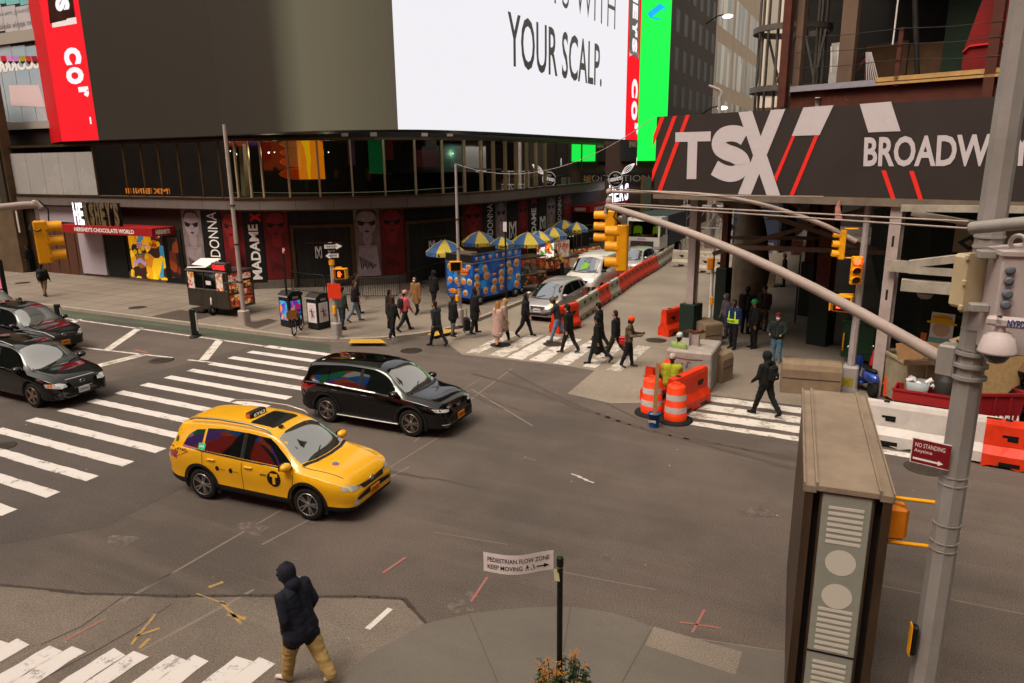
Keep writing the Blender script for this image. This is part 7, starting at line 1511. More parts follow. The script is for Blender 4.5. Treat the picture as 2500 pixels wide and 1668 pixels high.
def sgn(parent,p,x0,x1,y0,y1,txt,arrow,face,border=True,m=None,tm=None,bd=.03):
    """a flat street sign by its picture corners, standing at the distance of its pole"""
    d_=hypot(p[0],p[1])-.1;l,r=D(x0,(y0+y1)/2,d_),D(x1,(y0+y1)/2,d_);zt,zb=D((x0+x1)/2,y0,d_).z,D((x0+x1)/2,y1,d_).z;t=r-l;t.z=0;wd=t.length;h=zt-zb;T=frame((l.x,l.y,zb),t,(0,0,1));b=MB();m=m or M['black'];tm=tm or M['white_text']
    b.box(0,wd,0,h,-.012,0,m,T=T);q=b.obj('sign_plate',parent,wc=True);b=MB()
    if arrow:
        ax=[(.04,.25),(.66,.25),(.66,.06),(.98,.5),(.66,.94),(.66,.75),(.04,.75)];ax=ax if arrow>0 else[(1-x,y)for x,y in ax][::-1]
        b.add([(x*wd,y*h,.004)for x,y in ax],[tuple(range(7))],tm,False,T);b.text(txt,T@tr(wd*(.1 if arrow>0 else .28),h*.33,.002),wd*.6,h*.34,m,bd,.006)
    else:b.text(txt,T@tr(wd*.1,h*.15,0),wd*.8,h*.7,tm,bd,.005)
    b.obj('lettering',q,wc=True);return q,T,wd,h
sgn(ow,p,790,836,593,611,'ONE WAY',1,0);sgn(ow,p,794,828,615,634,'ONE WAY',-1,0)
hand=mat('hand lit','ff4a1c',emit=1.6);man_=mat('dark lens','14110e',.3)
def pedbox(parent,c,rz,lit,sz=.42):
    T=tr(*c)@rotz(rz);b=MB();b.box(-sz*.55,sz*.55,-.1,.12,-sz*.5,sz*.5,M['yellow'],.03,T=T);b.box(-sz*.6,sz*.6,-.26,-.1,sz*.44,sz*.52,M['yellow'],T=T);b.box(-sz*.6,-sz*.53,-.26,-.1,-sz*.4,sz*.5,M['yellow'],T=T);b.box(sz*.53,sz*.6,-.26,-.1,-sz*.4,sz*.5,M['yellow'],T=T);q=b.obj('walk_signal',parent,wc=True)
    b=MB();b.box(-sz*.46,sz*.46,-.112,-.101,-sz*.42,sz*.42,man_,T=T);q2=b.obj('lens',q,wc=True)
    if lit:
        b=MB();F=T@Matrix(((1,0,0,0),(0,0,-1,-.114),(0,1,0,0),(0,0,0,1)));u=sz*.2
        b.box(-u*.8-u*.6,u*.6-u*.6,-u*1.4,u*.2,0,.003,hand,T=F)
        for k in range(4):b.box(-u*1.4+k*.38*u,-u*1.1+k*.38*u,u*.2,u*(1.2 if k in(1,2)else .95),0,.003,hand,T=F)
        b.box(u*.0,u*.45,-u*.6,-u*.1,0,.003,hand,T=F@rotz(.5));b.obj('hand_symbol',q,wc=True)
    return q
pedbox(ow,D(834,668,d_-.15),radians(18),1);b=MB();
for y in(653,682):b.tube([D(818,y,d_),D(834,y,d_-.1)],.025,M['yellow'],6)
b.obj('signal_bracket',ow,wc=True);b=MB();q=D(816,757,d_-.12);b.box(q.x-.07,q.x+.07,q.y-.05,q.y+.05,q.z-.16,q.z+.16,M['yellow'],.02);b.obj('push_button',ow,wc=True)
orl=mat('orange sheet','c8300c',.6);q=D(816,711,d_-.13);b=MB();b.box(-.27,.27,-.015,.0,-.3,.3,orl,.005,T=tr(*q)@rotz(radians(18)));b.obj('orange_panel',ow,wc=True)
tw,p,zt=pole('wire_pole','tall thin grey pole with a wire from its top beside the blue food cart','pole',(1124,793),(1120,400),.085,.05,M['grey_paint'],.13,.7);d_=hypot(p.x,p.y)
for z in(1.6,3.2,4.4):b=MB();b.cyl((0,0,z),(0,0,z+.03),.09,M['dark_steel']);b.obj('band',tw)
pedbox(tw,D(1111,650,d_-.1),radians(40),0);b=MB();q=D(1116,728,d_-.15);b.box(q.x-.06,q.x+.06,q.y-.05,q.y+.05,q.z-.14,q.z+.14,M['yellow'],.02);b.obj('push_button',tw,wc=True)
b=MB();A_,B_=Vector((p.x,p.y,zt)),TW.at(-.05,8.2,.1);b.tube([A_.lerp(B_,t/16)+Vector((0,0,-1.0*4*(t/16)*(1-t/16)))for t in range(17)],.012,M['grey_paint'],5);o=b.obj('span_wire');tag(o,'thin slack wire from the wire pole to the sign shed corner','wire')
def thinpost(label,base,top,s0,s1,m,tm,txt):
    p=G(*base,.13);zt=zat(*top,p);o=thing('sign_post',label,'sign',tuple(p));b=MB();b.box(-.03,.03,-.03,.03,0,zt-.13,mat('post dark green','10140f',.6));b.obj('post',o);sgn(o,p,s0[0],s1[0],s0[1],s1[1],txt,0,0,m=m,tm=tm);return o
thinpost('thin black post with a narrow red and white sign behind the first litter bin',(707,800),(692,602),(689,604),(696,620),M['red'],M['white_text'],'P');thinpost('thin black post with a blank white sign back beside the umbrellas',(1236,738),(1236,540),(1228,542),(1237,566),M['white'],M['white'],'l')
# litter bins
def litter(label,p0,p1,adA,adB):
    a,c=G(*p0,.13),G(*p1,.13);w_=max(.62,(c-a).length);o=thing('litter_bin',label,'litter bin',tuple(a),atan2(c.y-a.y,c.x-a.x));h=1.3
    b=MB();b.box(0,w_,0,.72,.02,h,mat('bin black','1b1a18',.5,var=.15),.03);b.obj('body',o);b=MB()
    pr=[(-.02,h),(.74,h),(.74,h+.12),(.5,h+.2),(.2,h+.2),(-.02,h+.06)];b.prism(pr,w_+.04,MATS['bin black'],Matrix(((0,0,1,-.02),(1,0,0,0),(0,1,0,0),(0,0,0,1))));b.box(0,w_,-.03,-.021,h-.02,h+.05,M['grey_paint']);b.obj('lid',o)
    for F,m_ in((frame((w_*.12,-.006,.3),(1,0,0),(0,0,1)),adA),(frame((w_+.006,.09,.3),(0,1,0),(0,0,1)),adB)):
        b=MB();b.add([(0,0,0),(.5,0,0),(.5,.82,0),(0,.82,0)],[(0,1,2,3)],m_,False,F);q=b.obj('advert',o)
        if m_ is M['white']:
            b=MB();b.add([(.25+.2*cos(2*pi*k/20),.41+.36*sin(2*pi*k/20),.002)for k in range(20)],[tuple(range(20))],mat('advert pink white','c0b4b4',.5),False,F);fg=mat('advert maroon','5a1a16',.5);b.tube([F@Vector(q_)for q_ in((.22,.58,.006),(.25,.42,.006),(.24,.2,.006))],.022,fg,4);b.tube([F@Vector(q_)for q_ in((.25,.42,.006),(.38,.22,.006))],.02,fg,4);b.box(.1,.4,.44,.48,.003,.005,mat('advert red','9a241c',.5),T=F);b.obj('advert_picture',q)
    b=MB();b.box(w_+.002,w_+.012,.22,.5,h-.1,h+.02,M['grey_paint']);b.obj('hopper',o);return o
ad1=picpanel('advert bright',9,['c03a8a','2a6ab8','6a2a9a','c8742a','1f9ab0','a01c5a','3a3aa8'],7,.25)
litter('black litter bin with bright purple and blue adverts',(685,796),(709,801),ad1,ad1);litter('black litter bin with white oval adverts beside the signal pole',(752,803),(777,807),M['white'],M['white'])
# bicycle in front of the bins
q=G(728,812,.13);bk=thing('bicycle','dark bicycle with a brown basket parked before the litter bins','bicycle',tuple(q),radians(-62))
for x in(-.52,.52):b=MB();b.tube([(x+.33*cos(2*pi*k/24),0,.34+.33*sin(2*pi*k/24))for k in range(25)],.026,M['rubber'],6);b.tube([(x+.29*cos(2*pi*k/24),0,.34+.29*sin(2*pi*k/24))for k in range(25)],.012,M['steel'],5);[b.tube([(x,0,.34),(x+.29*cos(pi*k/5),0,.34+.29*sin(pi*k/5))],.003,M['steel'],3)for k in range(10)];b.obj('wheel',bk)
b=MB();[b.tube(t_,.02,M['black'],6)for t_ in([(-.52,0,.34),(-.1,0,.32),(-.22,0,.82),(-.52,0,.34)],[(-.1,0,.32),(.36,0,.72)],[(-.2,0,.78),(.34,0,.8)],[(.52,0,.34),(.36,0,.72),(.32,0,.95)])];b.obj('frame',bk);b=MB();b.ell((-.24,0,.88),(.15,.08,.04),M['black'],10,6);b.obj('saddle',bk);b=MB();b.tube([(.25,-.28,1.0),(.34,-.1,.98),(.34,.1,.98),(.25,.28,1.0)],.014,M['black'],6);b.obj('handlebar',bk)
b=MB();bsk=mat('basket brown','6a4018',.8,var=.3,vs=20);b.box(.4,.75,-.2,.2,.72,.74,bsk);[b.box(*c_,.74,.98,bsk)for c_ in((.4,.42,-.2,.2),(.73,.75,-.2,.2),(.42,.73,-.2,-.18),(.42,.73,.18,.2))];b.obj('basket',bk)
# lane posts
dl=mat('lane post black','12120f',.6)
for i,(px,py,lb_)in enumerate(((149,807,'black lane divider panel with a white edge beside the waiting cars'),(477,822,'black lane divider panel with a white edge before the steel food cart'))):
    q=G(px,py,.005);o=thing('lane_post',lb_,'bollard',tuple(q),radians(-60),'lane posts along the green lane');b=MB();b.lathe([(.28,0),(.27,.05),(.12,.08)],dl,16,Matrix.Diagonal((1.3,.75,1,1)));b.obj('base',o);b=MB();b.box(-.05,.05,-.13,.13,.07,1.15,dl,.03);b.obj('panel',o);b=MB();b.box(-.055,.055,.115,.135,.25,1.0,M['white']);b.obj('white_edge',o);
# crowd barricades
def barricade(label,p,q):
    a,c=G(*p,.13),G(*q,.13);L_=(c-a).length;o=thing('crowd_barricade',label,'barricade',tuple(a),atan2(c.y-a.y,c.x-a.x),'black barricades round the corner doors');fm=mat('barricade black','0e0f0d',.5);b=MB();b.tube([(.03,0,.15),(.03,0,1.0),(.1,0,1.08),(L_-.1,0,1.08),(L_-.03,0,1.0),(L_-.03,0,.15),(.03,0,.15)],.022,fm,6);b.obj('frame',o);n=min(40,int(L_/.11))
    for k in range(1,n):b=MB();b.cyl((L_*k/n,0,.15),(L_*k/n,0,1.07),.012,fm,n=5);b.obj('bar',o)
    for x in(.25,L_-.25):b=MB();b.tube([(x,-.3,0),(x,-.25,.06),(x,0,.16),(x,.25,.06),(x,.3,0)],.018,fm,5);b.obj('foot',o)
for lb_,p,q in(('leftmost black crowd barricade before the first dark doors',(713,713),(795,723)),('black crowd barricade behind the one way signal pole',(797,723),(882,729)),('black crowd barricade between the two dark doors',(884,730),(974,729)),('angled black crowd barricade behind the camel coat',(976,723),(1028,702)),('rightmost black crowd barricade running up to the blue cart',(1030,702),(1088,682))):barricade(lb_,p,q)
# water filled barriers
bo=mat('barrier orange','c22e0e',.5,var=.22,vs=4,bump=.1,bs=9);bw_=mat('barrier white','9a9080',.55,var=.2,vs=4,bump=.1,bs=9)
def wbar(label,loc,rz,m,L_=1.83,W_=.58,H_=1.06,grp='water filled barriers',text=None,sag=0):
    o=thing('water_barrier',label,'barrier',tuple(loc),rz,grp);pr=[(-W_/2,.06),(-W_/2,.3),(-W_*.28,.48),(-W_*.24,H_-.1),(-W_*.18,H_),(W_*.18,H_),(W_*.24,H_-.1),(W_*.28,.48),(W_/2,.3),(W_/2,.06)]
    b=MB();rows=[];N=13
    for i in range(N):
        t=i/(N-1);x=-L_/2+L_*t;e=.92 if i in(0,N-1)else 1;ind=.88 if i in(3,4,8,9)else 1;rows.append([(x,y*(e*ind if .3<z<H_-.12 else e),z*(1-sag*sin(pi*t)*(z/H_))+(0 if z>.1 else(.0 if i%4 else-.06)))for y,z in pr])
    b.grid(rows,m,False,True)
    for r,fl in((rows[0],0),(rows[-1],1)):b.add(r,[tuple(range(len(r)))[::(1 if fl else-1)]],m)
    b.obj('body',o)
    for x in(-L_*.27,L_*.27):
        b=MB();b.box(x-.15,x+.15,-W_*.262,-W_*.243,.62,.76,M['black']);b.box(x-.15,x+.15,W_*.243,W_*.262,.62,.76,M['black']);b.obj('fork_slot',o)
    b=MB();b.lathe([(.07,0),(.07,.02),(.05,.025)],M['black'],12,tr(-L_*.3,0,H_*(1-sag*.8)));b.obj('fill_cap',o)
    for x in(-L_*.25,L_*.25):b=MB();b.box(x-.2,x+.2,-W_/2-.004,W_/2+.004,.0,.1,M['black'])if 0 else b.box(x-.2,x+.2,-W_/2-.004,-W_/2-.001,.06,.16,M['black']);b.obj('foot_recess',o)
    if text:b=MB();b.text(text,frame((.3,-W_/2-.006,.16),(1,0,0),(0,0,1)),.4,.08,M['black'],.03,.003);b.obj('lettering',o)
    return o
P_=[(26.2,-11.15),(29,-11.28),(32,-11.5),(36,-11.75),(38.7,-12.0),(44.5,-12.23),(50,-12.65),(60,-13.1)];cols_='WWWOWOOOOOWWW';y=26.25
for i,ch in enumerate(cols_):
    x=interp(P_,y);x2=interp(P_,y+1.8);wbar(('white' if ch=='W' else 'orange')+' water barrier, number %s from the crosswalk in the side street row'%('one two three four five six seven eight nine ten eleven twelve thirteen fourteen'.split()[i]),((x+x2)/2,y+.9,.004),atan2(1.8,x2-x),bw_ if ch=='W' else bo,1.84,.46,.88);y+=1.86
q=G(1357,815,.004);wbar('orange water barrier set across the end of the row in the crosswalk',(q.x+.1,q.y+.75,.004),radians(75),bo,1.5)
q=G(1652,812,.004);wbar('orange water barrier alone on the side street beside the green post casing',q,radians(68),bo,1.8)
q=G(1690,652,.004);wbar('long white water barrier under the shed edge, end on to the scaffold',(q.x,q.y,.004),radians(-3),bw_,2.6);q=G(1740,668,.004);wbar('white water barrier behind the pink grey post',q,radians(-20),bw_,1.9)
for px,py,lb_ in((1525,690,'amber warning lamp on the orange barriers before the small silver car'),(1691,633,'amber warning lamp on the white barrier by the pink grey post')):q=G(px,py+15,0);z=1.06;q=D(px,py,hypot(q.x,q.y)+1.5);o=thing('warning_lamp',lb_,'lamp',(q.x,q.y,q.z-.1));b=MB();b.box(-.07,.07,-.05,.05,-.12,.05,M['yellow'],.02);b.obj('battery_box',o);b=MB();b.ell((0,0,.16),(.12,.06,.12),mat('amber glow','e8820c',.3,emit=.35),12,8);b.obj('lens',o)
wbar('sagging orange water barrier behind the barrels, end on',(-5.25,20.3,.0),radians(80),bo,1.7,sag=.18);wbar('orange water barrier under the seated worker',(-4.25,19.35,0),radians(74),bo,1.8)
wbar('white water barrier at right behind the red parking sign',(1.55,18.75,.0),radians(-6),mat('barrier clean white','b4aca6',.5,var=.12,vs=3,bump=.1,bs=9),2.9,text='yodock');wbar('bright orange water barrier at the right picture edge',(3.75,18.45,.0),radians(-5),bo,2.1,text='yodock')
# barrels, bucket, plank
ow_=mat('barrel orange','d8380c',.45,var=.1,vs=6);rw=mat('reflective white','b8b4b0',.4,var=.15,vs=10)
for px,py,lb_ in((1588,1012,'orange and white traffic barrel, left one with a plank before it'),(1646,1030,'orange and white traffic barrel, right one nearest the orange barrier')):
    q=G(px,py,.0);q.y+=.1;o=thing('traffic_barrel',lb_,'barrel',tuple(q),0,'traffic barrels');b=MB();b.lathe([(.47,0),(.46,.05),(.3,.07)],M['rubber'],24);b.obj('rubber_base',o);st=[(.30,.07),(.30,.27),(.285,.28),(.285,.44),(.272,.45),(.272,.61),(.262,.62),(.262,.78),(.25,.79),(.25,.96),(.22,1.0),(.05,1.02)]
    b=MB();b.lathe(st,ow_,28);b.obj('body',o)
    for i in(2,6):b=MB();b.lathe([(st[i][0]+.003,st[i][1]),(st[i+1][0]+.003,st[i+1][1])],rw,28,caps=False);b.obj('band',o)
    b=MB();b.tube([(-.1,0,1.0),(-.08,0,1.08),(.08,0,1.08),(.1,0,1.0)],.02,ow_,6);b.obj('handle',o)
q=G(1596,1042,0);o=thing('bucket','small blue bucket holding a wooden plank at the barrels','bucket',tuple(q));b=MB();b.lathe([(.13,0),(.155,.36),(.165,.36),(.165,.39),(.15,.39),(.14,.3)],mat('bucket blue','1c4a86',.5),20);b.obj('pail',o);b=MB();b.lathe([(.148,.33),(.001,.34)],mat('mortar','8a8078',.9),16,caps=False);b.obj('mortar',o);b=MB();b.text('LOWES',frame((-.1,-.15,.16),(1,0,0),(0,0,1)),.2,.07,M['white_text'],.02,.01);b.obj('lettering',o)
b=MB();b.box(-.05,.05,-.015,.015,.1,1.75,M['wood'],T=tr(*q)@Matrix.Rotation(.03,4,'Y'));o=b.obj('wooden_plank');tag(o,'upright grey wooden plank standing in the blue bucket','plank')
# concrete cube with steel stub
ccm=mat('pale concrete','8a8178',.9,var=.28,vs=2.2,bump=.6,bs=14);o=thing('concrete_block','pale concrete cube with a steel stub and graffiti on top of the crosswalk corner','block',(-5.3,20.85,0),radians(2));b=MB();b.box(0,1.38,0,1.75,0,1.24,ccm,.04);cb_=b.obj('cube',o)
b=MB();gr=mat('graffiti','5a524b',.9);rg=random.Random(4)
for k in range(9):x=.2+rg.random()*.9;z=.3+rg.random()*.6;b.tube([(x+.09*cos(t),-.006,z+.11*sin(t*1.3))for t in[rg.random()*3+i*.6 for i in range(7)]],.008,gr,4)
b.tube([(.2,-.006,1.05),(.7,-.006,1.0),(1.1,-.006,1.03)],.012,mat('graffiti red','8a3a30',.9),4);b.obj('graffiti',cb_)
b=MB();b.box(.55,.57,.7,.95,1.24,1.62,M_('post pink grey'));b.box(.83,.85,.7,.95,1.24,1.62,M_('post pink grey'));b.box(.57,.83,.81,.84,1.24,1.62,M_('post pink grey'));b.obj('steel_stub',o)
b=MB();[b.tube([(.3+.1*k,.8,1.63),(.5+.1*k,.82,1.72-.02*k),(.75+.06*k,.8+.03*k,1.68),(.95,.85,1.72+.03*(k%2))],.022,mat('rusty bar','5a3420',.9,var=.4,vs=12),5)for k in range(5)];b.obj('rusty_scrap',o)
# right foreground: kiosk
H_k=3.2;kq=[G(1965,1180,H_k),G(2185,1210,H_k),G(2035,958,H_k),G(2180,970,H_k)];c0=(kq[0]+kq[1])/2;an=atan2(kq[1].y-kq[0].y,kq[1].x-kq[0].x);wk2=(kq[1]-kq[0]).length;ky=((kq[2]+kq[3])/2-c0).length
ko=thing('metal_kiosk','tall brown metal kiosk with a grey striped panel and dusty flat top','kiosk',(c0.x,c0.y,0),an);h=wk2/2
top_m=mat('kiosk top','80705f',.75,.1,var=.18,vs=3,bump=.25,bs=40);fin=mat('kiosk fin','4a3a2c',.45,.5,var=.3,vs=2.5,stretch=(1,1,.3));pan=mat('kiosk panel','85857b',.35,var=.06);kst=mat('kiosk stripe','bcb6aa',.5)
b=MB();b.box(-h*.72,h*.70,0,ky,H_k-.08,H_k,top_m,.01);b.box(-h,-h*.72,.0,ky,H_k-.10,H_k-.02,top_m);b.box(h*.70,h,0,ky,H_k-.10,H_k-.02,top_m);b.box(-h*.75,-h*.69,.002,ky,H_k-.03,H_k+.03,top_m);b.box(h*.67,h*.73,.002,ky,H_k-.03,H_k+.03,top_m);b.box(-h*1.02,-h*.98,0,ky,H_k-.1,H_k+.015,top_m);b.box(h*.98,h*1.02,0,ky,H_k-.1,H_k+.015,top_m);b.obj('top',ko)
b=MB();b.box(-h*.98,-h*.78,.01,ky-.02,0,H_k-.1,fin);b.obj('side_fin',ko);b=MB();b.box(h*.78,h*.98,.01,ky-.02,0,H_k-.1,fin);b.obj('side_fin',ko)
b=MB();b.box(-h*.78,h*.78,.16,ky-.1,0,H_k-.12,mat('kiosk recess','14110e',.7));b.obj('core',ko)
b=MB();b.box(-h*.56,h*.56,.03,.158,.2,H_k-.1,pan,.01);b.box(-h*.62,-h*.56,.05,.158,.2,H_k-.1,fin);b.box(h*.56,h*.62,.05,.158,.2,H_k-.1,fin);pn=b.obj('panel',ko)
fz=lambda yd:zat(2055,yd*1.0638,c0)
for ya,n in((1170,7),(1409,8),(1535,8)):
    for k in range(n):b=MB();z,z2=fz(ya+13.3*k-3.4),fz(ya+13.3*k+3.4);b.box(-h*.40,h*.40,.025,.0296,z2,z,kst);b.obj('stripe',pn)
for yd in(1296,1375):b=MB();b.add([(.165*cos(2*pi*k/40),.026,fz(yd)+.165*sin(2*pi*k/40))for k in range(40)],[tuple(range(40))],kst);b.obj('disc',pn)
b=MB();b.box(-h*.56,h*.56,.024,.0295,fz(1514),fz(1510),M['black']);b.obj('panel_joint',pn)
# right foreground: signal pole with mast arm
Pb=D(2368,900,8.6);Pb.z=0;bp_=thing('mast_pole','thick grey pole at the right edge carrying the long mast arm','pole',(Pb.x,Pb.y,0));pm_=mat('mast grey','8a8580',.5,.15,var=.14,vs=2.5,bump=.12,bs=30)
b=MB();b.cyl((0,0,0),(0,0,9.5),.148,pm_,.118,8,sm=False);b.obj('shaft',bp_);fx_=(D(1490,505,11)-Vector((Pb.x,Pb.y,0)));fx_.z=0;fx_.normalize();zc=zat(2350,885,Pb)
def ring(z,h_,r=.165,nm='clamp'):b=MB();b.cyl((0,0,z),(0,0,z+h_),r,pm_,n=16);b.obj(nm,bp_)
for z in(zc-.16,zc-.03,zc+.1):ring(z,.035)
b=MB();T=tr(Pb.x,Pb.y,zc)@rotz(atan2(fx_.y,fx_.x));b.box(.12,.3,-.1,.1,-.17,.17,pm_,.02,T=T);b.obj('arm_bracket',bp_,wc=True)
arm0=Vector((Pb.x,Pb.y,zc))+fx_*.28;tipp=D(1482,503,11)
b=MB();mid=[arm0.lerp(tipp,t/10)+Vector((0,0,.17*sin(pi*t/10)))for t in range(11)];b.tube(mid,[.068-.022*t/10 for t in range(11)],gpk,14);ma=b.obj('mast_arm',bp_,wc=True)
for d_,y0,y1 in((0,497,541),(0,501,558)):b=MB();b.tube([D(1496,y0,10.95),D(2365,y1,8.65)],.0105,gpk,6);b.obj('tie_rod',ma,wc=True)
b=MB();b.ell(D(1487,492,11),(.05,.05,.07),gpk,10,8);b.tube([D(1487,500,11),D(1488,478,11)],.03,gpk,8);b.tube([tipp,tipp+Vector((-.02,0,-.12))],.035,gpk,8);b.obj('end_fitting',ma,wc=True)
b=MB();b.tube([D(1505,512,11),D(1498,530,10.95),D(1512,545,10.95),D(1515,552,10.95)],.012,M['black'],6);b.obj('cable',ma,wc=True)
ys=M['yellow'];
def head(name,label,c,face,dirs,sec=.232,wd=.23,lit=-1,par=None):
    """three section signal head hanging at c (top centre); dirs: direction the visors point"""
    o=par or thing(name,label,'traffic light',tuple(c),face,'yellow traffic lights');
    b=MB();b.box(-.07,.09,-wd/2,wd/2,-3*sec,0,ys,.015);q0=b.obj('housing',o)
    for k in range(3):
        z=-sec*(k+.5);b=MB();R0=wd*.42
        rows=[[(x,R0*cos(t)*(1-.02*j),z+R0*sin(t)*(1-.02*j)+.0)for t in[radians(-35+250*i/14)for i in range(15)]]for j,x in enumerate((.09,.16,.23,.27-.0))];b.grid(rows,ys);b.lathe([(R0*1.04,.088),(R0*1.04,.1),(R0*.9,.1)],ys,18,tr(0,0,z)@Matrix.Rotation(pi/2,4,'Y'));v_=b.obj('visor',o)
        b=MB();lm_=mat('lens red lit','ff3018',emit=5)if k==lit else mat('lens dark','3a2a18',.25,coat=.5);b.ell((.095,0,z),(.02,R0*.88,R0*.88),lm_,14,8);b.obj('lens',o)
        for s_ in(-1,1):b=MB();b.box(.06,.1,s_*wd*.5,s_*wd*.55,z-.02,z+.02,ys);b.obj('hinge',o)
    return o
hz=D(1523,548,11);s1=head('traffic_light','yellow traffic light hanging nearest on the long mast arm, visors pointing left',hz,radians(192),1)
b=MB();b.tube([(0,0,0),(0,0,.1),(-.02,0,.22)],.035,pm_,8);b.box(-.04,.1,-.12,-.02,.02,.12,pm_,.02);b.obj('hanger',s1)
hz2=D(1494,514,11.35);s2=head('traffic_light','second yellow traffic light partly behind the nearest one on the mast arm',hz2,radians(190),1,.17,.19)
b=MB();b.tube([(0,0,0),(0,0,.1)],.03,pm_,8);b.obj('hanger',s2)
# things on the thick pole
hbx=mat('cabinet cream','a89878',.5,var=.1,vs=3);wbx=mat('cabinet white','a79a97',.5,var=.07,vs=2.5,bump=.15,bs=60)
sb=D(2360,685,8.5);o=thing('control_box','cream control box strapped to the left of the thick pole','box',tuple(sb),radians(35));b=MB();b.box(-.11,.11,-.12,.10,-.27,.27,hbx,.03);b.box(-.13,.13,-.125,-.1,-.3,.3,hbx,.02);b.obj('case',o);b=MB();[b.box(-.15,-.11,-.14,-.1,z-.03,z+.03,hbx,.01)for z in(-.25,0,.25)];b.obj('latches',o)
wbp=D(2500,730,8.35);o=thing('white_cabinet','large white equipment cabinet with a lifting ring hung right of the thick pole','cabinet',tuple(wbp),radians(10));b=MB();b.box(-.29,.55,-.2,.2,-.52,.47,wbx,.012);b.add([(-.31,-.22,.47),(.57,-.22,.47),(.57,.22,.47),(-.31,.22,.47),(.1,0,.56)],[(0,1,4),(1,2,4),(2,3,4),(3,0,4)],wbx);b.box(-.31,.57,-.22,.22,.43,.47,wbx);b.obj('case',o)
b=MB();b.tube([(-.16+.06*cos(2*pi*k/16),-.1,.55+.06*sin(2*pi*k/16))for k in range(17)],.02,M['white'],8);b.obj('lifting_ring',o)
for i,z in enumerate((.3,.2,.08,-.02)):b=MB();b.lathe([(.04,0),(.04,.03 if i<2 else .06),(.02,.035 if i<2 else .06)],mat('gland grey','5a5f66',.5),12,tr(-.22,-.2,z)@Matrix.Rotation(pi/2,4,'X'));b.obj('cable_gland',o)
for z in(.2,.14,.08):b=MB();b.box(.0,.3,-.225,-.201,z-.012,z+.012,wbx,.005);b.obj('louvre',o)
for z in(.42,-.1):b=MB();b.box(-.45,-.29,-.06,.06,z-.04,z+.04,pm_,.01);b.obj('mounting',o)
cp=D(2437,838,7.9);o=thing('dome_camera','white police dome camera on a lettered bracket before the white cabinet','camera',tuple(cp));b=MB();b.lathe([(.05,.11),(.09,.1),(.11,.07),(.125,.065),(.16,-.07),(.165,-.09),(.13,-.09)],wbx,28);b.obj('housing',o);b=MB();b.lathe([(.11,-.09),(.105,-.13),(.075,-.175),(.03,-.195),(.001,-.197)],mat('smoked dome','2a2420',.08,coat=1),24,caps=False);b.obj('dome',o)
b=MB();b.box(-.06,.2,-.06,.06,.16,.25,wbx,.02,T=rotz(radians(-8)));b.cyl((.0,0,.1),(0,0,.17),.04,wbx);b.box(-.12,.02,-.06,.06,.17,.25,wbx,.02,T=rotz(radians(-8)));br_=b.obj('bracket',o);b=MB();b.text('NYPD',rotz(radians(-8))@frame((.045,-.062,.17),(1,0,0),(0,0,1)),.135,.07,mat('police blue','1c2f6a',.5),.03,.003);b.obj('lettering',br_)
b=MB();p1,p2=D(2372,557,8.3),D(2520,543,8.0);b.tube([p1,p2],.06,pm_,16);b.cyl(p1-(p2-p1).normalized()*.002,p1-(p2-p1).normalized()*.006,.05,M['black'],n=14);o=b.obj('pipe_stub');tag(o,'open ended grey pipe clamped across the thick pole','pipe')
for z0_ in(6.05,5.95):ring(z0_,.02,.14)
for y in(600,640,668,800,850,1165,1185,1285,1330,1350):z_=zat(2350,y,Pb);ring(z_,.012,.151-.0031*z_,'steel_strap')
b=MB();b.box(.1,.17,-.1,-.02,zat(2440,640,Pb),zat(2440,600,Pb),mat('strap plate','6a5038',.6,.3));b.obj('strap_plate',bp_)
# red parking sign on the pole
d_=8.45;l,r=D(2222,1110,d_+.05),D(2322,1105,d_-.02);zt,zb=D(2270,1077,d_).z,D(2270,1140,d_).z;t=r-l;t.z=0;T=frame((l.x,l.y,zb),t,(0,0,1));wd=t.length;hh=zt-zb;o=thing('parking_sign','red no standing sign with a white arrow on the thick pole','sign',(l.x,l.y,zb));b=MB();b.box(0,wd,0,hh,-.004,0,M['white'],.004,T=T);b.box(.012,wd,.012,hh-.012,0,.002,mat('sign dark red','6e0e18',.5),T=T);pl=b.obj('plate',o,wc=True);b=MB()
b.text('NO STANDING',T@tr(wd*.1,hh*.66,0),wd*.76,hh*.17,M['white_text'],.0,.004);b.text('Anytime',T@tr(wd*.09,hh*.42,0),wd*.46,hh*.17,M['white_text'],.0,.004);b.add([(x*wd,y*hh,.004)for x,y in((.08,.16),(.72,.16),(.72,.10),(.85,.2),(.72,.3),(.72,.235),(.08,.235))],[tuple(range(7))],M['white_text'],False,T);b.obj('lettering',pl,wc=True)
# yellow walk signal between kiosk and pole
o=thing('walk_signal','yellow walk signal on two yellow arms between the kiosk and the thick pole','traffic light',tuple(D(2200,1265,8.75)));b=MB();
for(x0,y0),(x1,y1)in(((2175,1214),(2292,1228)),((2165,1322),(2275,1335))):b.tube([D(x0,y0,8.75),D(x1,y1,8.6)],.024,ys,8);b.ell(D(x1,y1,8.6),.032,ys,8,6)
b.obj('arms',o,wc=True);b=MB();c_=D(2187,1268,8.8);b.box(-.16,.12,-.1,.1,-.235,.2,mat('signal amber','c8740c',.45,var=.15,vs=6),.05,T=tr(*c_)@rotz(radians(15)));b.obj('case',o,wc=True)
o=thing('push_button','yellow edged push button low on the thick pole','button',tuple(D(2232,1562,8.4)));b=MB();c_=D(2230,1562,8.43);b.box(-.03,.035,-.05,.05,-.19,.19,M['black'],.02,T=tr(*c_)@rotz(radians(10)));b.box(-.042,-.03,-.055,.055,-.2,.2,ys,.01,T=tr(*c_)@rotz(radians(10)));b.obj('case',o,wc=True)
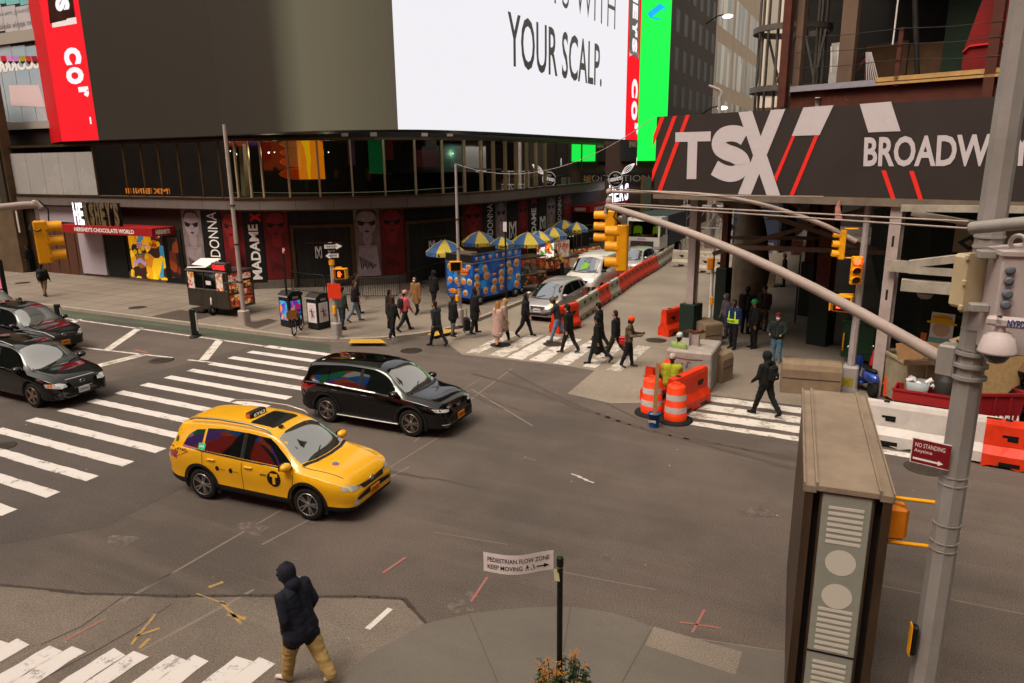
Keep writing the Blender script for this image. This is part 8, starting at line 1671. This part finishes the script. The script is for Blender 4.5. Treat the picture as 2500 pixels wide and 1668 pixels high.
# the far signal pole with its curved arm
fp,p,zt=pole('signal_pole','grey signal pole beside the blue scooter with a red light and curved arm','pole',(2072,950),(2112,430),.12,.085,M['grey_paint'],.22,.75,.015,True);d_=hypot(p.x,p.y);b=MB();b.box(-.2,.1,-.225,-.221,.15,.4,mat('faded yellow stencil','8a7a1c',.8,var=.4,vs=20));b.obj('stencil',fp)
lf=D(1487,468,21.5);rtp=D(2090,590,d_);mdp=[rtp,D(2000,545,d_-.2),D(1850,497,d_-.6),D(1700,474,d_-1),lf];b=MB();b.tube([Vector(q_)for q_ in cat([tuple(q_)for q_ in mdp],5)],[.075-.03*i/20 for i in range(21)],gpk,10);b.obj('curved_arm',fp,wc=True);b=MB();b.tube([lf+Vector((0,0,.1)),D(1700,478,22),D(2010,480,22.6)],.018,gpk,5);b.obj('stay',fp,wc=True);b=MB();b.ell(lf,.09,gpk,10,8);b.obj('arm_end',fp,wc=True)
head('traffic_light','yellow traffic light showing red on the far signal pole',D(2094,626,d_-.25),atan2(-p.y,-p.x)+.15,1,.27,.30,0);head('traffic_light','unlit yellow traffic light in profile left of the far signal pole',D(2060,562,d_),radians(190),1,.28,.30)
b=MB();[b.tube([D(2062,y,d_),D(2096,y,d_)],.03,ys,6)for y in(559,630)];b.obj('signal_bracket',fp,wc=True);pedbox(fp,D(2057,741,d_-.1),radians(-12),1,.5);b=MB();[b.tube([D(2050,y,d_),D(2085,y,d_)],.03,ys,6)for y in(719,758)];b.obj('signal_bracket',fp,wc=True)
# second one way pole by the post
q=G(1733,775,.015);o=thing('sign_post','white post with a one way sign and yellow signal box under the shed','sign',tuple(q));zt=zat(1738,590,q);b=MB();b.cyl((0,0,0),(0,0,zt),.07,M['white']);b.obj('post',o);d_=hypot(q.x,q.y);sgn(o,q,1722,1774,591,602,'ONE WAY',1,0);b=MB();b.tube([D(1715,604,d_),D(1800,604,d_)],.03,ys,6);b.obj('yellow_arm',o,wc=True);b=MB();c_=D(1736,643,d_-.15);b.box(-.15,.15,-.12,.1,-.27,.25,M_('signal amber'),.05,T=tr(*c_));b.obj('signal_box',o,wc=True);b=MB();c_=D(1737,735,d_-.12);b.box(-.08,.08,-.06,.06,-.17,.17,ys,.02,T=tr(*c_));b.obj('push_button',o,wc=True)
# left signal
tp=D(92,503,12);o=thing('signal_gantry','short pale signal arm entering at the left picture edge','pole',tuple(tp));b=MB();b.tube([D(-150,520,12),D(-10,508,12),D(60,501,12),D(92,500,12),D(99,508,12)],.05,gpk,12);b.obj('tube',o,wc=True);b=MB();b.ell(D(85,497,12),.05,gpk,10,6);b.obj('end_cap',o,wc=True)
hl=D(93,539,12);s3=head('traffic_light','yellow traffic light hanging at the left edge, visors pointing right',hl,radians(57),1,.196,.21);b=MB();b.tube([(0,0,0),(0,0,.25)],.025,pm_,8);b.tube([(.05,0,.27),(.14,.0,.15),(.12,0,-.05),(-.02,-.14,-.14),(-.12,-.1,-.1),(-.05,0,.03)],.01,M['black'],6);b.obj('hanger',s3)
b=MB();q0,z0=LO.hit(-75,575);q1,_=LO.hit(78,562);z1=LO.hit(40,512)[1];z0=LO.hit(40,563)[1];T=frame(LO.at(q0,z0,1.1),LO.at(q1,0,.75)-LO.at(q0,0,1.1),(0,0,1));wd=q1-q0;hh=z1-z0;o=thing('sale_banner','white sale banner with red lettering over the souvenir shop','banner',tuple(LO.at(q0,z0,1.1)));b.box(0,wd,0,hh,-.05,0,M['white'],T=T);pl=b.obj('board',o,wc=True);b=MB();rs2=mat('sale red','9c1420',.5);b.text('Construction Sale',T@tr(wd*.04,hh*.55,0),wd*.93,hh*.34,rs2,.02,.02);b.text('50-75',T@tr(wd*.40,hh*.08,0),wd*.42,hh*.38,rs2,.05,.02);b.text('% OFF',T@tr(wd*.84,hh*.12,0),wd*.13,hh*.26,rs2,.02,.02);b.obj('lettering',pl,wc=True)
q=G(22,748,.13);o=thing('display_stand','black framed street display with a pink picture at the left edge','display',tuple(q),radians(8));b=MB();b.box(-1.1,.0,-.1,.1,0,2.3,M['black'],.03);b.obj('frame',o);b=MB();b.box(-1.0,-.1,-.112,-.101,.9,2.15,picpanel('pink advert',11,['a85a66','b87078','9a4a56','a85a66','b06a70'],8,.35));q2=b.obj('screen',o);b=MB();b.tube([(-.35,-.115,1.9),(-.4,-.115,1.5),(-.5,-.115,1.2)],[.05,.09,.03],M['black'],6);b.obj('picture',q2)
# skips and rubbish behind the right barriers
tan=mat('skip tan','8c8068',.75,var=.25,vs=2.5);
def skip(label,px0,px1,py,dep,h,m,rz=None,txt=None):
    a,c=G(px0,py,.015),G(px1,py,.015);L_=(c-a).length;o=thing('skip',label,'skip',tuple(a),atan2(c.y-a.y,c.x-a.x));b=MB();w_=.04
    v=[(.08,.05,.12),(L_-.08,.05,.12),(L_-.08,dep-.05,.12),(.08,dep-.05,.12),(0,0,h),(L_,0,h),(L_,dep,h),(0,dep,h)];b.add(v,[(3,2,1,0),(0,1,5,4),(1,2,6,5),(2,3,7,6),(3,0,4,7)],m);b.box(-.04,L_+.04,-.04,.04,h,h+.07,m);b.box(-.04,L_+.04,dep-.04,dep+.04,h,h+.07,m);b.box(-.04,.04,.04,dep-.04,h,h+.07,m);b.box(L_-.04,L_+.04,.04,dep-.04,h,h+.07,m);b.obj('body',o)
    b=MB();b.box(.1,L_-.1,.08,dep-.08,h-.35,h-.1,mat('rubble','3a342c',.95,var=.5,vs=9,bump=.8,bs=8));b.obj('load',o)
    for x in(L_*.3,L_*.65):b=MB();b.box(x-.03,x+.03,-.03,.0,.2,h,m);b.obj('rib',o)
    if txt:b=MB();b.text(txt,frame((L_*.08,-.035,h*.18),(1,0,0),(0,0,1)),L_*.85,h*.33,M['white_text'],.04,.01);b.obj('lettering',o)
    return o,a,L_
sk1,a1,l1=skip('tan steel skip with taped timber rails, left of the thick pole',2202,2352,1008,1.5,1.35,tan)
T=sk1.matrix_basis.copy();wd_=mat('pale timber','9a8468',.8,var=.2,vs=5)
for y,z in((-.1,1.7),(-.14,1.48)):b=MB();b.box(-.2,l1+.3,y-.03,y+.03,z-.07,z+.06,wd_,T=T);b.box(-.05,.03,y+.03,y+.2,1.42,z,wd_,T=T);o=b.obj('timber_rail');tag(o,'pale timber rail taped in blue on the tan skip, %s'%('upper one' if z>1.6 else 'lower one'),'timber')
for x,z in((.45,1.66),(1.55,1.66),(.8,1.45),(1.95,1.45)):b=MB();b.box(x-.05,x+.05,-.185,-.05,z-.1,z+.12,mat('blue tape','3f86b0',.5),.02,T=T@tr(0,0,0));o=b.obj('tape_tie');tag(o,'blue tape tie on the timber rails of the tan skip','tape','blue tape ties')
q=G(2250,1035,.0);rt_=thing('red_tub','low red tub full of cups and buckets before the tan skip','tub',(q.x-.75,q.y+.2,.0),radians(-8));b=MB();rdm=mat('tub red','8a1a1c',.6,var=.15);b.box(0,1.9,0,.7,.5,.54,rdm);[b.box(*c_,.54,.82,rdm)for c_ in((0,.04,0,.7),(1.86,1.9,0,.7),(.04,1.86,0,.04),(.04,1.86,.66,.7))];b.box(-.03,1.93,-.03,.0,.78,.84,rdm);b.box(.05,1.85,.05,.65,0,.5,M['black']);b.obj('body',rt_);T=rt_.matrix_basis.copy()
b=MB();b.lathe([(.32,0),(.38,.28),(.34,.28),(.3,.05)],mat('tub pale','8f9698',.6),4,T@tr(.55,.35,.75)@rotz(pi/4));o=b.obj('grey_basin');tag(o,'pale grey basin in the red tub','basin')
for k,(x,y,z)in enumerate(((.3,.3,1.0),(.5,.25,1.02),(.72,.3,1.02),(.85,.3,.98),(.25,.45,.95))):b=MB();b.cyl((0,0,0),(.14,-.1+.05*k,.1*(-1)**k),.055,M['white'],.07);o=b.obj('paper_cup',None,T@Vector((x,y,z)));tag(o,'white paper cup among the heap in the red tub','cup','cups in the red tub')
b=MB();b.lathe([(.22,0),(.25,.45),(.22,.48),(.1,.62),(.04,.7)],mat('black drum','241f1c',.6),14,T@tr(1.15,.3,.7));o=b.obj('black_drum');tag(o,'black drum with a grey sack on it behind the red tub','drum');b=MB();b.box(0,.42,0,.35,0,.28,mat('carton','9a8a70',.8,var=.15),T=T@tr(1.4,.1,.76));o=b.obj('carton');tag(o,'small tan carton at the right end of the red tub','box')
sk2,a2,l2=skip('red skip with white lettering behind the orange barrier at right',2385,2490,1060,1.2,1.0,mat('skip red','7c1018',.6,var=.15,vs=3),txt='CARDELLA');T=sk2.matrix_basis.copy()
b=MB();b.box(-.3,1.2,.5,.6,.8,2.0,mat('chipboard','9c8258',.85,var=.2,vs=12),T=T@tr(0,0,0));o=b.obj('board');tag(o,'large tan chipboard sheet standing in the red skip','board')
def pallet(label,T):
    o=thing('pallet',label,'pallet',tuple(T.translation));
    for k in range(6):b=MB();b.box(-.5+k*.19,-.38+k*.19,-.4,.4,.1,.12,wd_,T=T);b.obj('slat',o,wc=True)
    for y in(-.38,0,.38):b=MB();b.box(-.5,.57,y-.04,y+.04,0,.1,wd_,T=T);b.obj('bearer',o,wc=True)
pallet('broken wooden pallet tilted on the heap right of the thick pole',T@tr(.3,1.0,2.0)@Matrix.Rotation(-.35,4,'Y')@Matrix.Rotation(.6,4,'X'))
b=MB();rb=random.Random(8);
for k in range(9):x,y,z,r=1.3+rb.random()*1.2,.2+rb.random()*.9,.3+rb.random()*1.2,.3+rb.random()*.15;b=MB();b.ell((0,0,0),(r,r*.9,r*.85),mat('bin bag','0c0c0c',.25,bump=.9,bs=9),12,8);o=b.obj('rubbish_bag',None,T@Vector((x,y,z)));tag(o,'shiny black rubbish bag in the heap at the right edge','rubbish bag','black rubbish bags in the heap')
for k,(x,y,z,a_)in enumerate(((1.2,.1,1.75,.3),(1.7,.2,1.6,-.4),(2.0,.0,1.35,.2),(-.9,1.1,1.9,.1),(-1.3,1.2,1.85,-.2))):b=MB();b.box(-.3,.3,-.02,.02,-.22,.22,mat('cardboard','8c6a48',.9,var=.15),T=Matrix.Rotation(a_,4,'Y')@rotz(a_));o=b.obj('cardboard',None,T@Vector((x,y,z)));tag(o,'torn piece of cardboard on the rubbish heap','cardboard','cardboard pieces on the rubbish heap')
q=G(2085,888,.015);o=thing('green_dumpster','dark green wheeled bin behind the far signal pole','bin',tuple(q),radians(-20));b=MB();b.box(-.5,.55,0,.8,.15,1.35,mat('dumpster green','10301c',.5,var=.2),.03);b.obj('body',o);b=MB();b.box(-.53,.58,-.03,.83,1.35,1.45,MATS['dumpster green'],.03);b.obj('lid',o);b=MB();b.tube([(-.4,-.04,.4),(-.4,-.08,.45),(-.4,-.08,.95),(-.4,-.04,1.0)],.025,M['yellow'],6);b.obj('handle',o)
q=G(2165,972,.015);b=MB();b.box(-.06,.0,-.02,.02,0,.75,M['yellow'],T=tr(*q)@tr(.1,0,0)@Matrix.Rotation(.12,4,'Y'));o=b.obj('yellow_stake');tag(o,'leaning yellow stake at the foot of the pink grey post by the kiosk','stake');b=MB();b.box(-.12,-.02,-.17,-.16,.1,.7,mat('orange spray','c8400c',.8,var=.3,vs=20),T=tr(*q));b.box(-.16,.06,-.171,-.161,.45,.52,MATS['orange spray'],T=tr(*q));o=b.obj('orange_mark');tag(o,'orange painted mark on the foot of the post by the kiosk','mark')
for px,py,lb_ in((2129,905,'red marker cone tip between the scooter and the posts'),(2450,930,'red marker cone behind the rubbish heap')):q=G(px,py,.015);b=MB();b.lathe([(.14,0),(.04,.7),(.001,.72)],mat('cone red','b01c14',.5),14);o=b.obj('marker_cone',None,tuple(q));tag(o,lb_,'cone')
# subway globe lamp
q=G(2240,900,.015);zt=zat(2252,722,q);o=thing('subway_lamp','rust red post with a half white globe in front of the green hoarding','lamp',tuple(q));b=MB();b.lathe([(.2,0),(.2,.15),(.13,.25),(.11,zt-.35),(.15,zt-.3),(.1,zt-.2)],mat('lamp post red','4a1a14',.6,var=.2),14);b.obj('post',o);b=MB();b.lathe([(.05,zt-.2),(.26,zt-.05),(.31,zt+.08)],mat('globe white','a8a096',.35),20,caps=False);b.obj('lower_globe',o);b=MB();b.lathe([(.31,zt+.08),(.26,zt+.24),(.001,zt+.36)],mat('globe green','1c3a24',.3),20,caps=False);b.obj('upper_globe',o)
# near: flow zone sign and shrub
fpq=D(1366,1600,6.5);fpq.z=0;ztp=zat(1363,1362,fpq);o=thing('flow_sign','thin dark post with a curved white pedestrian flow zone sign at bottom centre','sign',tuple(fpq));pg=mat('post green black','0f140f',.45);b=MB();b.cyl((0,0,0),(0,0,ztp),.03,pg,n=14);b.cyl((0,0,ztp-.09),(0,0,ztp),.036,pg,n=14);b.ell((0,0,ztp),(.036,.036,.012),pg,14,6);b.obj('post',o);b=MB();b.cyl((0,0,ztp-.105),(0,0,ztp-.09),.033,mat('brass band','8a7440',.4,.6),n=14);b.obj('band',o)
dR=hypot(fpq.x,fpq.y);pts=[(1180,1352,1396),(1215,1348.5,1396),(1260,1347,1395),(1300,1350,1399),(1330,1358,1407),(1350,1364,1413.5)]
tl,tr_p=D(1180,1370,dR),D(1352,1385,dR);u=(tr_p-tl);u.z=0;Ls_=u.length;u.normalize();nb_=Vector((u.y,-u.x,0));HS=zat(1200,1350,tl)-zat(1200,1396,tl)
SW=Wall([(tl+u*Ls_*k/24+nb_*(.05*sin(pi*1.6*k/24-.6)))[:2]for k in range(25)])
zb_=zat(1190,1397,tl);b=MB();rows=[[],[]]
cen=lambda f:zb_-.012*f-.045*max(0,f-.45)
for k in range(25):f=k/24;rows[0].append(SW.at(SW.s[-1]*f*.999,zb_+HS,0));rows[1].append(SW.at(SW.s[-1]*f*.999,zb_,0))
wsn=mat('sign sheet','d8cccb',.5);b.grid(rows,wsn);b.grid([[v-nb_*.004 for v in r]for r in rows],wsn);sp_=b.obj('sign_sheet',o,wc=True)
def curved(t,f0,f1,z0,z1,m,bold=0):
    v,fcs=text_geo(t,bold);b=MB();b.add([SW.at(SW.s[-1]*(f0+(f1-f0)*a_),zb_+HS*(z0+(z1-z0)*c_),.003)for a_,c_ in v],fcs,m);b.obj('lettering',sp_,wc=True)
tk_=mat('sign ink','0e0d0d',.6);curved('PEDESTRIAN FLOW ZONE',.06,.94,.56,.80,tk_,.01);curved('KEEP MOVING',.06,.55,.18,.42,tk_,.01)
def cpoly(P,nm='symbol'):b=MB();b.add([SW.at(SW.s[-1]*x,zb_+HS*z,.003)for x,z in P],[tuple(range(len(P)))],tk_);b.obj(nm,sp_,wc=True)
cpoly([(.755,.25),(.86,.25),(.86,.17),(.94,.285),(.86,.40),(.86,.32),(.755,.32)],'arrow');cpoly([(.62+.012*cos(2*pi*k/10),.41+.035*sin(2*pi*k/10))for k in range(10)])
for P in([(.605,.37),(.63,.37),(.628,.27),(.612,.27)],[(.612,.28),(.62,.28),(.605,.15),(.595,.16)],[(.62,.28),(.628,.27),(.65,.16),(.64,.15)],[(.608,.36),(.59,.28),(.596,.27),(.612,.33)],[(.628,.36),(.65,.30),(.645,.285),(.622,.33)]):cpoly(P)
for k in range(12):a0,a1=2*pi*k/16+2.2,2*pi*(k+1)/16+2.2;cpoly([(.695+.024*cos(a0),.21+.075*sin(a0)),(.695+.024*cos(a1),.21+.075*sin(a1)),(.695+.017*cos(a1),.21+.053*sin(a1)),(.695+.017*cos(a0),.21+.053*sin(a0))])
for P in([(.70,.36),(.71,.38),(.725,.27),(.715,.25)],[(.70,.36),(.73,.31),(.728,.29),(.70,.33)],[(.712,.27),(.735,.24),(.738,.17),(.73,.17),(.728,.22),(.71,.24)]):cpoly(P)
cpoly([(.705+.01*cos(2*pi*k/10),.41+.03*sin(2*pi*k/10))for k in range(10)])
b=MB();b.box(0,.05,-.004,.004,0,HS+.01,mat('sign bracket','8a8468',.5,.3),T=frame(SW.at(SW.s[-1],zb_,0),u,(0,0,1)));b.obj('bracket',o,wc=True)
# the shrub
shc=Vector((fpq.x+.06,fpq.y-.1,0));o=thing('shrub','leafy shrub with orange tips at the foot of the flow zone sign','shrub',tuple(shc));rs3=random.Random(12);lg=mat('leaf dark green','26381a',.6,var=.35,vs=12);lo_=mat('leaf orange','8a4a1c',.6,var=.35,vs=14,col2='a8762e');b=MB();bo_=MB();bs_=MB()
ztop=zat(1370,1598,shc);pot=.38
def leaf(B,p,d,L_,w_,m):
    d=d.normalized();s_=d.cross(Vector((0,0,1)));s_=s_.normalized()if s_.length>.01 else Vector((1,0,0));n_=s_.cross(d);B.add([p,p+d*L_*.5+s_*w_+n_*.004,p+d*L_-n_*L_*.12,p+d*L_*.5-s_*w_+n_*.004],[(0,1,2,3)],m)
for k in range(140):
    a_=rs3.uniform(0,2*pi);e=rs3.uniform(.2,1.5);R_=rs3.uniform(.85,1.0);tipv=Vector((cos(a_)*cos(e)**.6*.47*R_,sin(a_)*cos(e)**.6*.47*R_,.55+(ztop-.55)*sin(e)*R_));r0_=Vector((cos(a_)*.05,sin(a_)*.05,.45));bs_.tube([r0_,r0_.lerp(tipv,.5)+Vector((0,0,.05)),tipv],[.006,.005,.003],mat('twig','2a2014',.9),4)
    for j in range(17):t=.35+.62*j/16;p_=r0_.lerp(tipv,t);d_=Vector((rs3.gauss(0,1),rs3.gauss(0,1),rs3.uniform(-.9,.4)));leaf(b,p_,d_,rs3.uniform(.06,.1),rs3.uniform(.012,.02),lg)
    if rs3.random()<.5 and tipv.z>ztop-.28:
        for j in range(16):leaf(bo_,tipv+Vector((rs3.gauss(0,.018),rs3.gauss(0,.018),rs3.gauss(0,.015))),Vector((rs3.gauss(0,1),rs3.gauss(0,1),rs3.uniform(-.3,1))),rs3.uniform(.03,.055),.0045,lo_)
b.obj('foliage',o);bo_.obj('orange_tips',o);bs_.obj('stems',o);b=MB();b.lathe([(.3,0),(.38,.42),(.41,.45),(.38,.48),(.34,.45),(.3,.4)],mat('planter','3a342e',.7),24);o2=thing('planter','round planter holding the orange tipped shrub','planter',tuple(shc));b.obj('pot',o2);b=MB();b.lathe([(.34,.43),(.001,.44)],mat('soil','1c1610',.95),20,caps=False);b.obj('soil',o2)
# ------------------------------------------------------------------ one mesh per piece: parts that lie apart become parts of their own
def split_pieces(o):
    me=o.data;nv=len(me.vertices)
    if nv<6 or nv>60000:return
    par=list(range(nv))
    def find(i):
        while par[i]!=i:par[i]=par[par[i]];i=par[i]
        return i
    for p in me.polygons:
        v=p.vertices;r=find(v[0])
        for k in v[1:]:par[find(k)]=r
    rt_=[find(i)for i in range(nv)];ids=sorted(set(rt_));k=len(ids)
    if k<2 or k>800:return
    ix={r:i for i,r in enumerate(ids)};isl=np.array([ix[r]for r in rt_]);co=np.empty(nv*3);me.vertices.foreach_get('co',co);co=co.reshape(-1,3)
    lo=np.full((k,3),np.inf);hi=np.full((k,3),-np.inf);np.minimum.at(lo,isl,co);np.maximum.at(hi,isl,co);sz=(hi-lo).max(axis=1)
    gap=np.maximum(0,np.maximum(lo[:,None]-hi[None],lo[None]-hi[:,None]));near=np.sqrt((gap**2).sum(axis=2))<=np.maximum(.019,.49*np.maximum(sz[:,None],sz[None]))
    q=list(range(k))
    def f2(i):
        while q[i]!=i:q[i]=q[q[i]];i=q[i]
        return i
    for a,c in zip(*np.nonzero(np.triu(near,1))):q[f2(int(c))]=f2(int(a))
    pc=[f2(i)for i in range(k)];pcs=sorted(set(pc))
    if len(pcs)<2:return
    for n_,pid in enumerate(pcs):
        keep=[p for p in me.polygons if pc[isl[p.vertices[0]]]==pid];vs=sorted({v for p in keep for v in p.vertices});mp={v:i for i,v in enumerate(vs)}
        m2=bpy.data.meshes.new(o.name);m2.from_pydata([tuple(co[v])for v in vs],[],[tuple(mp[v]for v in p.vertices)for p in keep])
        for mm in me.materials:m2.materials.append(mm)
        m2.polygons.foreach_set('material_index',[p.material_index for p in keep]);m2.polygons.foreach_set('use_smooth',[p.use_smooth for p in keep]);m2.update()
        if n_==0:first=m2
        else:c=o.copy();c.data=m2;C.objects.link(c)
    o.data=first
for o in list(C.objects):
    if o.type=='MESH' and o.parent and not o.children:split_pieces(o)
bpy.data.scenes.remove(TS)
